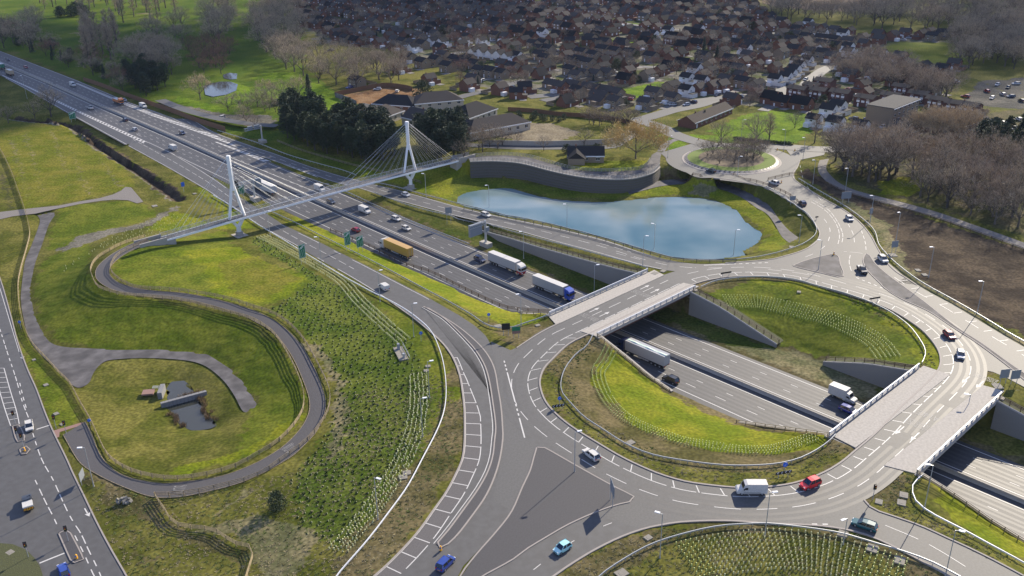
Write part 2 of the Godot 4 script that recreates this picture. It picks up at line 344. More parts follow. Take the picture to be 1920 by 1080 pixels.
	G.sw_pond = V([-89.9,-6.6,-206.5,-85.3,-6.6,-207.2,-82.7,-6.6,-204.6,-78.7,-6.6,-197.7,-74.7,-6.6,-191.6,-72,-6.6,-187.7,-70.4,-6.6,-185.5,-71.6,-6.6,-184.2,-75.1,-6.6,-183.1,-78.9,-6.6,-185.1,-82.9,-6.6,-190.4,-85,-6.6,-192.9,-86.3,-6.6,-197.4])
	G.foot_e_n = V([134.8,0,-374.4,129.9,0,-363,128.2,0,-355.7,127.9,0,-343,130.6,0,-332.9,136,0,-325.6,144.2,0,-316,151.4,0,-305.8,157.3,0,-294.1,162.8,0,-283.1,167.8,0,-272.3])
	G.foot_e_s = V([130.1,0,-372.3,126,0,-361.8,123.9,0,-351.7,124.1,0,-339.2,127.3,0,-329.2,132.5,0,-321.5,140.4,0,-311.5,147.7,0,-301.5,153.7,0,-290.1,159.2,0,-279.4,164.2,0,-268.8])
	G.seg_in = V([88.5,0,-258.8,97.4,0,-255.9,102.3,0,-251.2,107.8,0,-242.4,110.3,0,-235,114.5,0,-227.1,117.4,0,-217.2,118.9,0,-207.7,122.8,0,-191.8])
	G.ditch = V([-268.6,-4.2,-490.2,-257.4,-4.2,-484.7,-244.3,-4.2,-479.2,-232.7,-4.2,-473.8,-223.4,-4.2,-466.5,-210.5,-4.2,-448.8,-198.9,-4.2,-433.2,-187.6,-4.2,-419.4,-172.3,-4.2,-400.2,-160.7,-4.2,-386.5,-151.8,-4.2,-374.5,-141.1,-4.2,-360.9,-132.6,-4.2,-349.5])
	G.bar_slip_l = V([-119.1,-4.37,-351.3,-106.7,-4.7,-336.5,-94.6,-4.7,-319.5,-82.5,-4.07,-303.2,-71.9,-3.39,-288.5,-62.1,-2.67,-275,-53.1,-1.81,-262.2,-42.9,-1.03,-248.9,-35.5,-0.58,-240.2,-28.8,-0.13,-231.2,-22.2,0,-219.8,-18.8,-0.08,-208.2,-17,-0.13,-198.3,-16,-0.19,-188.4,-15.9,-0.23,-179.9,-16.9,-0.35,-171.9,-19.2,-0.48,-161.7,-21.6,-0.54,-151.5,-24.4,-0.62,-143.5,-27.7,-0.75,-135,-31.4,-1.2,-127.5,-32.2,-1.38,-125.5])
	G.bar_slip_r = V([-90.4,-4.78,-330.6,-79.2,-4.75,-318.5,-66.6,-4.42,-303.2,-55,-4.06,-289.3,-44.1,-3.31,-275.3,-33.9,-2.47,-261.3,-27.9,-1.9,-252.8,-20.3,-1.25,-242.4,-12.1,-0.66,-230.9,-7.4,-0.28,-223.1,-2.8,-0.31,-220.5,-0.2,-0.37,-221,4.2,-0.5,-224.4,10.5,0,-228])
	G.bar_island_sw = V([25.5,-7.14,-229.4,19.9,-0.47,-211.9,16,-0.66,-205.9,12.8,-0.66,-198.6,11.4,-0.59,-192,11.4,-0.55,-186.8,13.1,-0.61,-182.1,15.7,-0.59,-176.1,19.4,-0.61,-171,23.6,-0.54,-165.2,28.7,-0.57,-161,35.4,-0.74,-158.8,43.4,-0.8,-157,52.1,-0.75,-156.9,58,-0.67,-158.3,63,-0.57,-161.2,67.2,-0.22,-164.5,69,-0.13,-166.4])
	G.bar_island_ne = V([55.4,-0.07,-244.8,59.4,-0.21,-248.5,63.8,-0.23,-250.5,70.5,-0.23,-251.7,76.8,-0.18,-251.4,84.1,-0.13,-249.1,89.3,-0.18,-244.3,95.2,-0.22,-239.3,100.5,-0.21,-232.8,103.9,-0.32,-226,105.6,-0.4,-217.6,105.1,-0.48,-208.8,103.7,-0.4,-202.9,100.5,-0.15,-197.4])
	G.bar_south = V([13.9,-0.51,-124.1,15.2,-0.46,-125.5,19.3,-0.36,-128.9,24.6,-0.27,-132.5,31.1,-0.23,-135.2,37.6,-0.17,-137,43,-0.12,-137.4,47,-0.08,-137.4,54,-0.13,-136,59.6,-0.09,-134.3,64.7,-0.1,-131.5,69.5,-0.04,-128.6,73,0,-125.8,75.9,0,-122.3])
	G.bar_se = V([81.9,-0.02,-151.8,78.8,-0.28,-149.1,77.4,-0.36,-146.1,77.2,-0.42,-142.9,79,-0.58,-139.6,82.5,-0.92,-135.9,86.5,-1.4,-131.3,90.9,-2.34,-127.3])
	G.bar_north_road = V([113.6,0,-346.3,117.2,0,-329.2,119.7,0,-318.3,121.5,0,-306.6,122.3,0,-295.6,121.8,0,-286.7,118.9,0,-275.7,118.2,0,-266.9,118.3,-0.01,-259.4,119.3,-0.01,-249.8,120.9,-0.01,-242.2,124.1,-0.03,-232.1,126.9,-0.04,-222,129.2,-0.07,-212.3,131.9,-0.13,-204.1])
	G.bar_pond = V([98.5,-0.14,-337.6,101.6,-0.22,-325.7,103.4,-0.06,-316,104.8,-0.1,-307.6,104.7,-0.13,-298.2,103.6,-0.22,-290.7,100.5,-0.64,-284.6,94.8,-0.87,-278.5,87,-1.13,-273.6,82.1,-1.24,-271.3,71.8,-1,-267.6,59.1,-1.07,-267.4,51.1,-0.83,-269.5,44.3,-3,-281.4,28.4,-4.67,-300.8,10.2,-4.97,-316.2,0.5,-5.33,-323.4,-11.8,-5.65,-333.5,-22.3,-5.02,-339.5,-33.2,-4.44,-346.9,-44.9,-4.55,-357.6,-56.9,-4.59,-366.3])
	G.bar_n_far = V([-144.9,-2.56,-448.7,-133.8,-2.81,-438.6,-120.6,-3.11,-427,-101,-3.73,-406.6,-83.8,-4.09,-392.1,-73,-4.29,-383.5,-65.4,-4.37,-375.5])
	G.bar_nslip_s = V([-55.2,-4.61,-352.9,-40.7,-4.61,-337,-25.5,-4.33,-324.4,-11.3,-4.71,-315.1,0.3,-3.81,-303.3,13.8,-2.86,-289.8,26.3,-1.74,-276.9,37.7,-0.59,-264.7,41.9,-0.07,-259.4])
	G.bar_n_main = V([-90.2,-4.38,-377,-68.8,-4.95,-357.4,-53.5,-5.35,-339.8,-39.5,-5.72,-323.8,-26.6,-6.06,-310.4,-14.7,-6.39,-298.5])
	G.fence_a = V([-127,-1.4,-298.3,-130.9,0.2,-286.5,-132.1,0.51,-280.6,-133.5,0.32,-276.6,-133.2,0.42,-270.9,-131.1,0.9,-263.8,-127.8,1.41,-257.2,-123.3,0.69,-250.6,-115.2,0.68,-245.5,-106.6,0.66,-243.5,-94.1,0.26,-240.7,-80.9,-0.45,-234.4,-72.1,-0.56,-229.3,-65.3,-0.9,-222.3,-60.4,-1.29,-214.2,-55.5,-1.64,-204.1,-51.6,-2.02,-194.6,-49.8,-2.21,-187.9,-49.5,-2.5,-182.7,-50.6,-2.7,-176.9,-52.9,-2.88,-171.3,-56.3,-3.07,-167,-60.1,-3.16,-162.8,-66.5,-3.43,-160.3,-72,-3.6,-159.8,-76.7,-3.81,-161,-81.7,-4.01,-163.2,-87,-4.25,-167.1,-90.6,-4.39,-171,-95.1,-4.72,-177.8,-100.3,-5.01,-185.8,-106.6,-5.18,-194.6,-112.6,-5.01,-203.1,-117.7,-5,-208.6,-124.9,-5,-216.8,-134.4,-5,-227.8,-145.2,-5,-245.1,-155.6,-5,-264.9,-161.6,-5,-279.1,-168.2,-5,-296.8,-174,-4.96,-311.7,-180.2,-4.84,-323.7,-189,-4.19,-339.2,-204.6,-3.82,-365.6,-219.2,-3.59,-390,-241.3,-3.39,-424.8,-261.9,-3.24,-455.1])
	G.fence_b = V([-121,2.07,-285.7,-124.1,1.98,-278.8,-126.1,1.88,-272.6,-125,1.79,-264.8,-122.9,1.7,-259.8,-118.3,1.45,-254.1,-114.9,1.28,-251.4,-110.4,1.09,-248.6,-100.2,0.73,-247.6,-91.5,0.55,-245.2,-83,0.13,-242.2,-73.9,-0.11,-236.7,-66.4,-0.42,-231.9,-59.9,-0.71,-224.2,-54.5,-1.01,-215.1,-49.3,-1.38,-203.9,-45.3,-1.68,-194.5,-43.8,-1.84,-189.2,-43.3,-2.1,-182.9,-44.5,-2.34,-176,-46.3,-2.52,-170.9,-50,-2.76,-165,-54.3,-2.98,-159.2,-62.3,-3.26,-155.7,-68.7,-3.48,-154.1,-73.8,-3.65,-154.3])
	G.fence_c = V([-73.8,-3.64,-154.1,-70.2,-3.83,-149.5,-67.1,-3.89,-145.5,-62.8,-3.69,-143.7,-58.3,-3.41,-142.5,-53.5,-3.14,-138.4,-49.1,-2.81,-136.1,-48.5,-2.86,-130.9,-48.4,-2.9,-128.2])
	G.fence_green = V([-65.5,-5.56,-312.8,-49.5,-5.96,-297.4,-36.3,-6.32,-282,-26.9,-6.54,-275,-17.7,-6.71,-264.5,-9,-6.87,-254.6,-0.9,-6.95,-246.9,10.9,-7.01,-244.1])
	G.fence_e_foot = V([101.5,0,-346,116.4,0,-353.6,121.4,0,-342.5,123.3,0,-336.7,126.6,0,-327.2,133.1,0,-317.4,140.5,0,-307,147.8,0,-297.4,153.6,0,-286.1,159,-0.01,-275.4,163.9,-0.14,-265])
	G.fence_n_timber = V([-110.6,-2.9,-427.9,-97.6,-3.35,-413.8,-80.2,-3.74,-398.4,-63.9,-3.79,-384.6,-48.7,-3.64,-372.4,-36.6,-4.06,-362.2])
	G.fence_pond_in = V([56.4,-3.27,-358.5,65,-3.91,-365.5,75.5,0,-352.4,87.2,-1.59,-356.8,93.4,0,-347.2,99.5,0,-338.3,104.4,0,-326.4,105.5,0,-313.1])
	G.fence_pond_s = V([-17.7,-4.07,-329.7,0.4,-3.7,-316.5,19,-2.71,-301,31.8,-1.83,-288.4,43.2,-0.77,-274.2,50.5,-0.08,-266.4,58.7,-0.49,-265.2,70.1,-0.05,-264.1])
	G.board_fence = V([-260.9,-0.3,-568.5,-238.9,-0.8,-547.5,-223.3,-1.26,-531.3,-194.5,-1.7,-501.7,-177,-1.91,-483.9,-156.6,-2.39,-462.8,-141,-2.51,-448])
	G.tubes_slip = V([-88,-3.97,-303.9,-75.2,-3.22,-288.6,-63.2,-2.5,-273.3,-52.4,-1.57,-258.2,-45.2,-0.87,-243.2,-39.1,-0.55,-232.1,-33.5,-0.39,-222.6,-28.8,-0.34,-215.1])
	G.tubes_bend = V([-23.5,-0.46,-197.3,-22.4,-0.55,-187.8,-22.1,-0.62,-179.4,-22.1,-0.67,-173,-22.4,-0.7,-169.6,-23.3,-0.76,-163.2,-24.6,-0.82,-156.8,-26.3,-0.88,-150.9,-28.2,-0.96,-144.7,-30.9,-1.13,-138.3,-32.6,-1.28,-134])
	G.tubes_sw = V([25.7,-1.55,-211.5,23.3,-1.93,-204.9,21.1,-1.89,-199.2,21.3,-1.97,-191.3,22.7,-1.87,-183.9,25.4,-1.79,-177.9,29.4,-1.84,-173.5,32.4,-1.9,-171.3,37.1,-1.87,-167.9,42.6,-1.96,-166.4,47.9,-1.79,-164.4,54,-1.57,-163.8,59,-1.42,-165.3,64.7,-0.69,-167.4])
	G.tubes_ne = V([61.3,-1.54,-238.4,69.1,-1.99,-239,73.4,-2.25,-237.7,80.1,-2.57,-234.2,86.9,-2.58,-229.3,91.5,-2.56,-223.2,94.7,-2.38,-216.2,95.5,-2.15,-210,94.9,-1.67,-203.8])
	G.tubes_s = V([30.6,-0.65,-128.4,35.5,-0.6,-129.9,41.5,-0.54,-130.9,45.4,-0.5,-131.3,51.1,-0.48,-130.9,56.3,-0.51,-129.2,61.2,-0.54,-126.8,66.4,-0.59,-123.5])
	G.south_fill = V([22,0,-144.4,28,0,-143.4,37.6,0,-142.8,48.3,0,-142.5,59.2,0,-140.9,64.1,0,-141.1,67.6,0,-136.8])
	G.planting = V([-90.9,-4.14,-306.4,-59.6,-1.7,-261.6,-42.1,-0.83,-243.4,-27,-0.27,-215,-21.4,-0.35,-197.6,-19,-0.41,-182.7,-20.3,-0.57,-167.9,-24.6,-0.79,-154.6,-29.3,-1.02,-141.6,-33.3,-1.36,-134.7,-41.4,-2.1,-140.3,-46.7,-2.47,-157.8,-43,-2.24,-170.9,-41.9,-1.85,-185.8,-44.3,-1.53,-196.6,-50.3,-1.1,-211.3,-58.9,-0.69,-226.4,-69.5,-0.31,-234.3,-60.8,-1.53,-259.2,-90.1,-3.21,-296.4])
	G.young_trees = V([-143.6,-2.71,-267.4,-139.8,-1.78,-287.6,-125.2,-1.99,-302.4,-110.5,-4.24,-321.6,-133.6,-4.13,-331.3,-141.3,-2.81,-300,-142.2,-2.27,-288.9,-145.9,-2.85,-276.5])
	G.rough = V([-93.7,-4.75,-164.2,-73.7,-3.63,-153.6,-54,-2.94,-157.8,-45.8,-2.42,-161.4,-39.6,-1.86,-179.1,-40.1,-1.55,-190.4,-18.8,-0.23,-197.5,-11.8,0,-182,-11.6,-0.03,-160.7,-18.8,-0.05,-138.7,-25.1,0,-125.2,-70.8,-4.95,-131.8])
	G.rough_b = V([6.9,-0.04,-198.8,19.5,-0.04,-215.9,23.5,-0.37,-213.2,14.1,-0.86,-197.3,16.4,-0.75,-177.6,35,-0.77,-159.3,52.1,-0.75,-156.9,67.7,-0.16,-164.5,70.9,-0.02,-160.5,50,-0.06,-149.1,30.6,-0.09,-153.4,14,-0.05,-170.1])
	G.rough_c = V([14.6,0,-131.5,27.1,0,-137.4,47,0,-137.5,61.9,0,-134.7,72.9,0,-123.8,66.9,0,-122.7,7.4,0,-124.1])
	G.rough_d = V([91.4,-0.3,-242,97.5,-0.17,-237.3,105.4,-0.12,-226.1,106.6,-0.32,-209.7,103.2,-0.03,-195.5,100.6,-0.01,-195.6,104.8,-0.57,-210.2,99.9,-0.79,-227,92.1,-0.55,-239.3])
	G.rough_e = V([69,-0.02,-143.3,78.3,-0.01,-153.9,81.7,-0.07,-151.5,77.6,-0.38,-146.1,79.6,-0.62,-138.9,90,-2.05,-127.5,83.7,0,-127,78.1,0,-133.4])
	G.fill_north = V([80.2,0,-264.3,93.2,0,-271.7,102,0,-283.1,111.3,0,-298.5,119.7,0,-310.3,119.9,0,-285.2,116.5,0,-263.5,117.4,0,-249.8,108.4,0,-242,102,0,-250.4,94.1,0,-255.6,85.4,0,-259.4])
	G.fill_east = V([117.3,0,-216.9,119.6,0,-206.8,123.9,0,-190.3,120.4,0,-183.7,117.7,0,-190,115.8,0,-192.9,114.4,0,-193.7,118,0,-205.7])
	G.fill_west = V([-0.7,0,-208.3,0.8,0,-209.5,5.3,0,-211.4,5.9,0,-195.9,4.5,0,-183.5,6.6,0,-174.3,10.7,0,-163.8,7.3,0,-163.9,4.7,0,-163.9,3,0,-155.4,0.9,0,-148.4,-1.3,0,-143.4,-4.4,0,-146,-3.1,0,-158.4,-2.5,0,-172.4,-3.1,0,-186.2,-4.3,0,-199,-5.8,0,-213.3])
	G.fill_south = V([-17.1,0,-130.5,-13.4,0,-132.1,-8.3,0,-138.8,-6.3,0,-138,-10.2,0,-125.5,-11.7,0,-123.3,-25.8,0,-123.6,-23.7,0,-127.5])
	G.fill_small_sw = V([65.6,0,-387.7,82.7,0,-402.3,84.3,0,-375.1,84.2,0,-358.3,81.1,0,-350.6,75.2,0,-350.9,73.3,0,-353.2,68.5,0,-368.3,66.9,0,-378.6])
	G.fill_small_e = V([84.8,0,-361.2,90.7,0,-353.6,98.8,0,-351.7,107.1,0,-354.8,119.8,0,-372.9,121,0,-393.6,138.4,0,-389,134.4,0,-380.1,122.5,0,-373.6,117.8,0,-362.3,114,0,-353.7,112.4,0,-346.7,113.2,0,-339.1,99.1,0,-336.6,92.4,0,-343,83,0,-347.7])
	G.small_path = V([59.4,0,-375.9,57.2,0,-369.7,60.1,0,-366.5,62.3,0,-367.9,64.3,0,-379.6,66.4,0,-388.5,64.4,0,-389.5,61.4,0,-384.7])
	G.lawn_path = V([64.6,0,-390.3,68.1,0,-401.4,73.1,0,-408.4,78.2,0,-412.7,79.2,0,-409.8,74,0,-404.7,70.4,0,-397.7,67.7,0,-389.3])
	G.yard_fence = V([0.2,-0.19,-470.5,12.5,-0.12,-466.3,23.1,-0.06,-459,36.2,-0.01,-453.8,46.4,0.01,-448.4,55,0.03,-442.6,61.8,0.06,-431.2])
	G.pale_wall = V([62.4,0.06,-430.2,58.5,0.11,-423.3,53.4,0.18,-413.9,46.8,0.31,-403.7,39.4,0.43,-401.1,24.9,0.64,-399.4,10.6,0.79,-399,-12.1,0.31,-404])
	G.site_fence = V([-97,-0.44,-514.9,-87.8,-0.41,-523.5,-78.3,-0.37,-532.4,-70.4,-0.36,-536,-59.5,-0.36,-529.6,-55.3,-0.36,-524.7])
	G.site_fence_g = V([-96.5,-0.45,-511.8,-89.1,-0.48,-502.4,-82.2,-0.51,-491.7])
	G.hedge_lawn = V([102.5,-0.01,-406.9,109.3,-0.01,-403.3,115.7,-0.01,-400.2,125.1,-0.01,-396.1])
	G.hedge_college = V([-127.6,-0.55,-491.5,-118.7,-0.53,-496.9,-104.5,-0.58,-483.7])
	G.hedge_drive = V([-100.8,-0.64,-471.7,-92.5,-0.68,-463.6,-84.5,-0.71,-456.3])
	G.garden_pond = V([-180.9,-0.35,-546.9,-179.3,-0.32,-555.6,-175,-0.3,-559.8,-168.5,-0.3,-559.4,-161.7,-0.33,-551,-157.9,-0.4,-533.2,-160.6,-0.44,-522.6,-166.8,-0.46,-517.7,-172.9,-0.44,-523.3])
	G.garden_pond_b = V([-179.1,-0.3,-581.2,-176.9,-0.3,-587.8,-170.8,-0.3,-583.8,-166.6,-0.3,-566.9,-170.8,-0.3,-565.7,-175.1,-0.3,-569.3])
	G.local_isl = V([-89.8,-5,-144.8,-89.7,-5,-145.6,-88,-5,-145.8,-87.2,-5,-144.8,-81.8,-5,-137.7,-81.8,-5,-136.7,-83.1,-5,-136,-83.9,-5,-136.7])
	G.local_isl_b = V([-111.7,-5,-174.4,-111.7,-5,-175.3,-110.1,-5,-175.5,-108.7,-5,-173.5,-109,-5,-172.3,-110,-5,-171.9])
	G.local_isl_c = V([-118.1,-5,-184.1,-116.7,-5,-184.7,-112.2,-5,-178.5,-113.6,-5,-177.3])
	G.local_corner = V([-103.2,-5,-142.7,-99.8,-5,-142.1,-97.1,-5,-141.7,-93.7,-5,-140,-91,-5,-137.6,-89,-5,-135.4,-86.3,-5,-131.4,-84.8,-5,-123.4,-96.2,-5,-123.6])
	G.tactile = V([-107.3,-5,-181.9,-101.8,-5,-185.4,-101.3,-5,-184.2,-105.6,-5,-181.2,-104.8,-5,-179.2,-105.2,-5,-178.8])
	G.weir = V([-86.6,-6.49,-194,-77,-6.16,-199.5])
	G.inlet = V([-91.3,-6.22,-199.2,-88.9,-6.56,-202.2])

func near_plots() -> Array:
	var r := []
	r.append([18, W([-208,-953,225,-893,215,-764,244,-705,266,-678,307,-683,335,-695,270,-558,244,-507,204,-465,161,-451,134,-470,105,-479,84,-487,57,-476,30,-484,2,-517,-20,-536,-38,-586,-81,-673,-139,-692,-175,-795])])
	r.append([15, W([-1090,-1474,-658,-868,-378,-698,-262,-572,-141,-446,-104,-421,-95,-488,-94,-514,-114,-559,-138,-613,-212,-962,-329,-1331])])
	r.append([13, W([-160,-588,-138,-586,-127,-560,-112,-547,-91,-513,-94,-478,-112,-485,-145,-529])])
	r.append([13, W([-107,-504,-98,-519,-77,-499,-80,-478,-87,-473,-105,-479])])
	r.append([16, W([-97,-514,-71,-540,-47,-527,-51,-488,-72,-484,-86,-500])])
	r.append([13, W([63,-518,88,-539,94,-522,76,-508,73,-495,65,-500])])
	r.append([13, W([93,-424,120,-457,132,-462,149,-455,141,-421,128,-400,112,-405,95,-416])])
	r.append([13, W([61,-431,73,-431,80,-418,74,-408,65,-412])])
	r.append([13, W([68,-393,75,-409,81,-408,77,-395,72,-390])])
	r.append([13, W([83,-418,95,-416,112,-403,125,-399,112,-395,95,-403,84,-412])])
	r.append([7, W([235,-622,274,-661,315,-650,281,-578,265,-569,261,-596,233,-612])])
	r.append([17, W([260,-1090,233,-868,258,-836,281,-819,297,-813,352,-860,433,-957,524,-1171])])
	r.append([7, W([224,-439,237,-449,260,-453,240,-414,227,-419])])
	r.append([14, W([268,-524,303,-534,261,-455,233,-470])])
	r.append([6, W([-3,-449,20,-443,33,-424,22,-407,7,-406,-5,-420])])
	r.append([0, W([20,-443,35,-439,57,-427,58,-414,44,-402,25,-407,33,-424])])
	r.append([13, W([92,-764,100,-771,107,-765,104,-742,96,-741])])
	r.append([13, W([72,-687,90,-697,88,-669,71,-666])])
	r.append([13, W([-170,-564,-151,-539,-144,-511,-155,-499,-167,-519])])
	r.append([13, W([-190,-524,-161,-499,-149,-486,-160,-475,-178,-488])])
	r.append([12, W([-194,-508,-169,-487,-133,-456,-116,-452,-123,-472,-150,-480,-184,-507])])
	r.append([8, W([-366,-746,-357,-745,-353,-737,-362,-738])])
	r.append([8, W([-348,-885,-327,-890,-322,-875,-342,-878])])
	r.append([8, W([-280,-836,-274,-842,-269,-825,-276,-826])])
	r.append([8, W([-357,-772,-348,-774,-344,-765,-354,-766])])
	r.append([8, W([-249,-869,-242,-872,-239,-858,-246,-858])])
	r.append([8, W([-291,-690,-281,-693,-273,-674,-284,-675])])
	r.append([3, W([45,-253,13,-224,8,-219,4,-214,1,-209,-2,-203,-3,-192,-1,-179,2,-167,6,-163,12,-157,19,-150,23,-146,26,-142,30,-139,37,-139,42,-139,47,-138,53,-138,58,-137,63,-141,67,-144,70,-146,73,-149,77,-152,78,-154,92,-168,104,-181,109,-186,112,-189,116,-195,118,-201,119,-208,117,-217,115,-227,110,-235,108,-242,102,-251,97,-256,89,-259,80,-263,70,-263,60,-262,50,-258,45,-253])])
	r.append([4, W([-288,-483,-255,-485,-230,-474,-203,-442,-174,-397,-156,-369,-159,-364,-172,-349,-190,-340,-208,-371,-234,-416,-278,-465])])
	r.append([8, W([-245,-442,-244,-442,-188,-343,-188,-343])])
	r.append([8, W([-244,-454,-243,-454,-184,-346,-184,-346])])
	r.append([8, W([-239,-458,-239,-458,-179,-347,-179,-347])])
	r.append([8, W([-233,-459,-232,-459,-174,-351,-174,-351])])
	r.append([8, W([-223,-452,-223,-452,-170,-355,-171,-355])])
	r.append([8, W([-213,-441,-213,-441,-168,-359,-168,-359])])
	r.append([8, W([-201,-426,-201,-426,-165,-362,-165,-362])])
	r.append([8, W([-192,-415,-192,-415,-162,-366,-163,-366])])
	r.append([7, W([-176,-340,-169,-344,-156,-348,-146,-344,-134,-331,-140,-316,-149,-308,-157,-297,-161,-296,-169,-318])])
	r.append([0, W([-157,-297,-149,-308,-138,-322,-129,-299,-140,-297,-151,-293])])
	r.append([1, W([-133,-324,-128,-334,-109,-318,-110,-332,-131,-364,-123,-363,-93,-316,-111,-311,-130,-309])])
	r.append([12, W([-157,-296,-155,-310,-147,-314,-137,-318,-133,-335,-131,-343,-129,-336,-132,-318,-138,-311,-145,-304,-151,-295,-154,-293])])
	r.append([5, W([-267,-493,-263,-491,-258,-488,-254,-486,-249,-484,-244,-482,-239,-480,-235,-478,-230,-475,-226,-472,-221,-469,-218,-464,-215,-460,-212,-456,-209,-452,-206,-448,-203,-444,-200,-440,-197,-436,-194,-432,-190,-428,-187,-424,-184,-420,-181,-416,-178,-412,-174,-408,-171,-404,-168,-400,-165,-396,-161,-392,-158,-388,-155,-384,-152,-380,-149,-376,-146,-372,-143,-368,-139,-364,-136,-359,-133,-355,-130,-351,-135,-348,-138,-352,-141,-356,-144,-360,-147,-364,-150,-368,-153,-372,-156,-377,-159,-381,-162,-385,-166,-389,-169,-392,-172,-396,-175,-400,-179,-404,-182,-408,-185,-412,-188,-416,-191,-420,-195,-424,-198,-428,-201,-432,-204,-436,-207,-440,-210,-445,-213,-449,-216,-453,-219,-457,-222,-461,-225,-465,-229,-468,-233,-471,-237,-473,-242,-475,-246,-477,-251,-479,-256,-481,-260,-484,-265,-486,-270,-488])])
	r.append([12, W([-270,-488,-265,-486,-260,-484,-256,-481,-251,-479,-246,-477,-242,-475,-237,-473,-233,-471,-229,-468,-225,-465,-222,-461,-219,-457,-216,-453,-213,-449,-210,-445,-207,-440,-204,-436,-201,-432,-198,-428,-195,-424,-191,-420,-188,-416,-185,-412,-182,-408,-179,-404,-175,-400,-172,-396,-169,-392,-166,-389,-162,-385,-159,-381,-156,-377,-153,-372,-150,-368,-147,-364,-144,-360,-141,-356,-138,-352,-135,-348,-136,-347,-139,-351,-142,-356,-145,-360,-148,-364,-151,-368,-154,-372,-157,-376,-160,-380,-163,-384,-166,-388,-170,-392,-173,-396,-176,-400,-180,-404,-183,-408,-186,-412,-189,-416,-192,-420,-196,-423,-199,-427,-202,-431,-205,-436,-208,-440,-211,-444,-214,-448,-217,-452,-220,-456,-223,-460,-226,-464,-230,-467,-234,-470,-238,-472,-242,-474,-247,-476,-251,-478,-256,-480,-261,-482,-266,-485,-270,-487])])
	r.append([7, W([-158,-290,-147,-299,-132,-264,-120,-249,-97,-240,-78,-233,-63,-218,-52,-196,-49,-182,-57,-169,-67,-164,-63,-189,-63,-195,-74,-210,-87,-220,-111,-223,-126,-227,-140,-244,-152,-268])])
	r.append([0, W([-118,-222,-88,-220,-71,-202,-63,-192,-62,-169,-72,-161,-83,-165,-100,-186,-111,-201,-109,-209])])
	r.append([1, W([-72,-162,-57,-170,-50,-181,-51,-185,-58,-173,-66,-168,-74,-166])])
	r.append([7, W([-132,-289,-119,-291,-104,-312,-93,-286,-75,-271,-60,-262,-66,-246,-73,-238,-99,-248,-116,-253,-125,-265])])
	r.append([1, W([-111,-282,-94,-292,-72,-266,-62,-264,-69,-244,-74,-239,-89,-249,-98,-269])])
	r.append([4, W([-96,-274,-84,-279,-66,-261,-72,-244,-82,-247])])
	r.append([2, W([-91,-306,-60,-262,-42,-243,-27,-215,-21,-198,-19,-183,-20,-168,-25,-155,-29,-142,-33,-135,-41,-140,-47,-158,-43,-171,-42,-186,-44,-197,-50,-211,-59,-226,-70,-234,-61,-259,-90,-296])])
	r.append([8, W([-60,-218,-51,-214,-42,-195,-38,-179,-38,-168,-41,-163,-42,-177,-43,-190,-49,-206])])
	r.append([0, W([-72,-153,-54,-158,-47,-161,-41,-140,-33,-135,-37,-128,-48,-129,-49,-137,-59,-143,-67,-145])])
	r.append([8, W([-63,-144,-51,-148,-42,-143,-37,-138,-40,-131,-45,-128,-54,-142])])
	r.append([8, W([-61,-148,-55,-156,-54,-156,-56,-153,-60,-147])])
	r.append([3, W([-94,-166,-84,-160,-74,-154,-68,-145,-58,-142,-50,-136,-49,-129,-71,-132,-85,-151])])
	r.append([0, W([-99,-170,-92,-163,-83,-153,-72,-138,-65,-131,-71,-132,-84,-148])])
	r.append([0, W([-83,-153,-66,-143,-50,-133,-49,-129,-65,-131])])
	r.append([7, W([-43,-249,-30,-231,-19,-208,-16,-187,-17,-174,-19,-178,-21,-198,-28,-215])])
	r.append([3, W([-17,-200,-14,-200,-12,-187,-11,-167,-14,-154,-19,-139,-25,-125,-35,-127,-31,-137,-25,-155,-19,-167,-17,-180])])
	r.append([7, W([-16,-192,-13,-191,-12,-187,-15,-182,-16,-185])])
	r.append([1, W([-98,-336,-81,-331,-61,-309,-32,-280,-13,-261,0,-248,11,-244,6,-225,-2,-224,-16,-241,-37,-267,-58,-292,-83,-321])])
	r.append([3, W([-9,-228,-1,-223,10,-227,13,-224,4,-214,-1,-209,-4,-217])])
	r.append([3, W([-168,-431,-128,-381,-108,-356,-95,-334,-88,-334,-107,-363,-135,-397,-162,-431])])
	r.append([0, W([-128,-381,-95,-334,-83,-321,-81,-331,-97,-350,-120,-378])])
	r.append([0, W([-69,-373,-42,-347,-11,-315,0,-302,-3,-293,-15,-305,-40,-333,-65,-362,-82,-380])])
	r.append([11, W([-40,-332,-15,-312,-10,-306,-3,-293,-11,-293,-31,-317])])
	r.append([11, W([-17,-301,100,-176,107,-182,-10,-308])])
	r.append([8, W([54,-225,87,-190,91,-200,72,-220])])
	r.append([3, W([-64,-351,291,30,292,28,-62,-352])])
	r.append([7, W([-111,-431,-59,-386,-44,-374,-17,-373,1,-369,12,-360,33,-350,55,-357,62,-349,40,-343,16,-346,1,-360,-21,-351,-22,-341,-53,-367,-95,-400,-121,-430])])
	r.append([1, W([-68,-384,-49,-376,-19,-378,-17,-373,-26,-362,-23,-352,-25,-346,-48,-364])])
	r.append([1, W([45,-344,61,-357,79,-350,93,-345,97,-321,96,-296,87,-278,82,-284,89,-300,87,-317,80,-341,62,-347])])
	r.append([8, W([73,-350,82,-348,78,-342,70,-346])])
	r.append([0, W([84,-360,93,-346,98,-334,102,-318,103,-294,98,-281,82,-271,79,-267,91,-284,99,-295,100,-317,96,-338])])
	r.append([3, W([61,-368,68,-369,74,-354,79,-350,72,-354,62,-367])])
	r.append([1, W([39,-376,58,-376,53,-362,38,-360,25,-363,23,-375])])
	r.append([0, W([10,-388,27,-384,25,-366,18,-372])])
	r.append([0, W([67,-393,69,-376,75,-365,75,-364,66,-367,65,-376])])
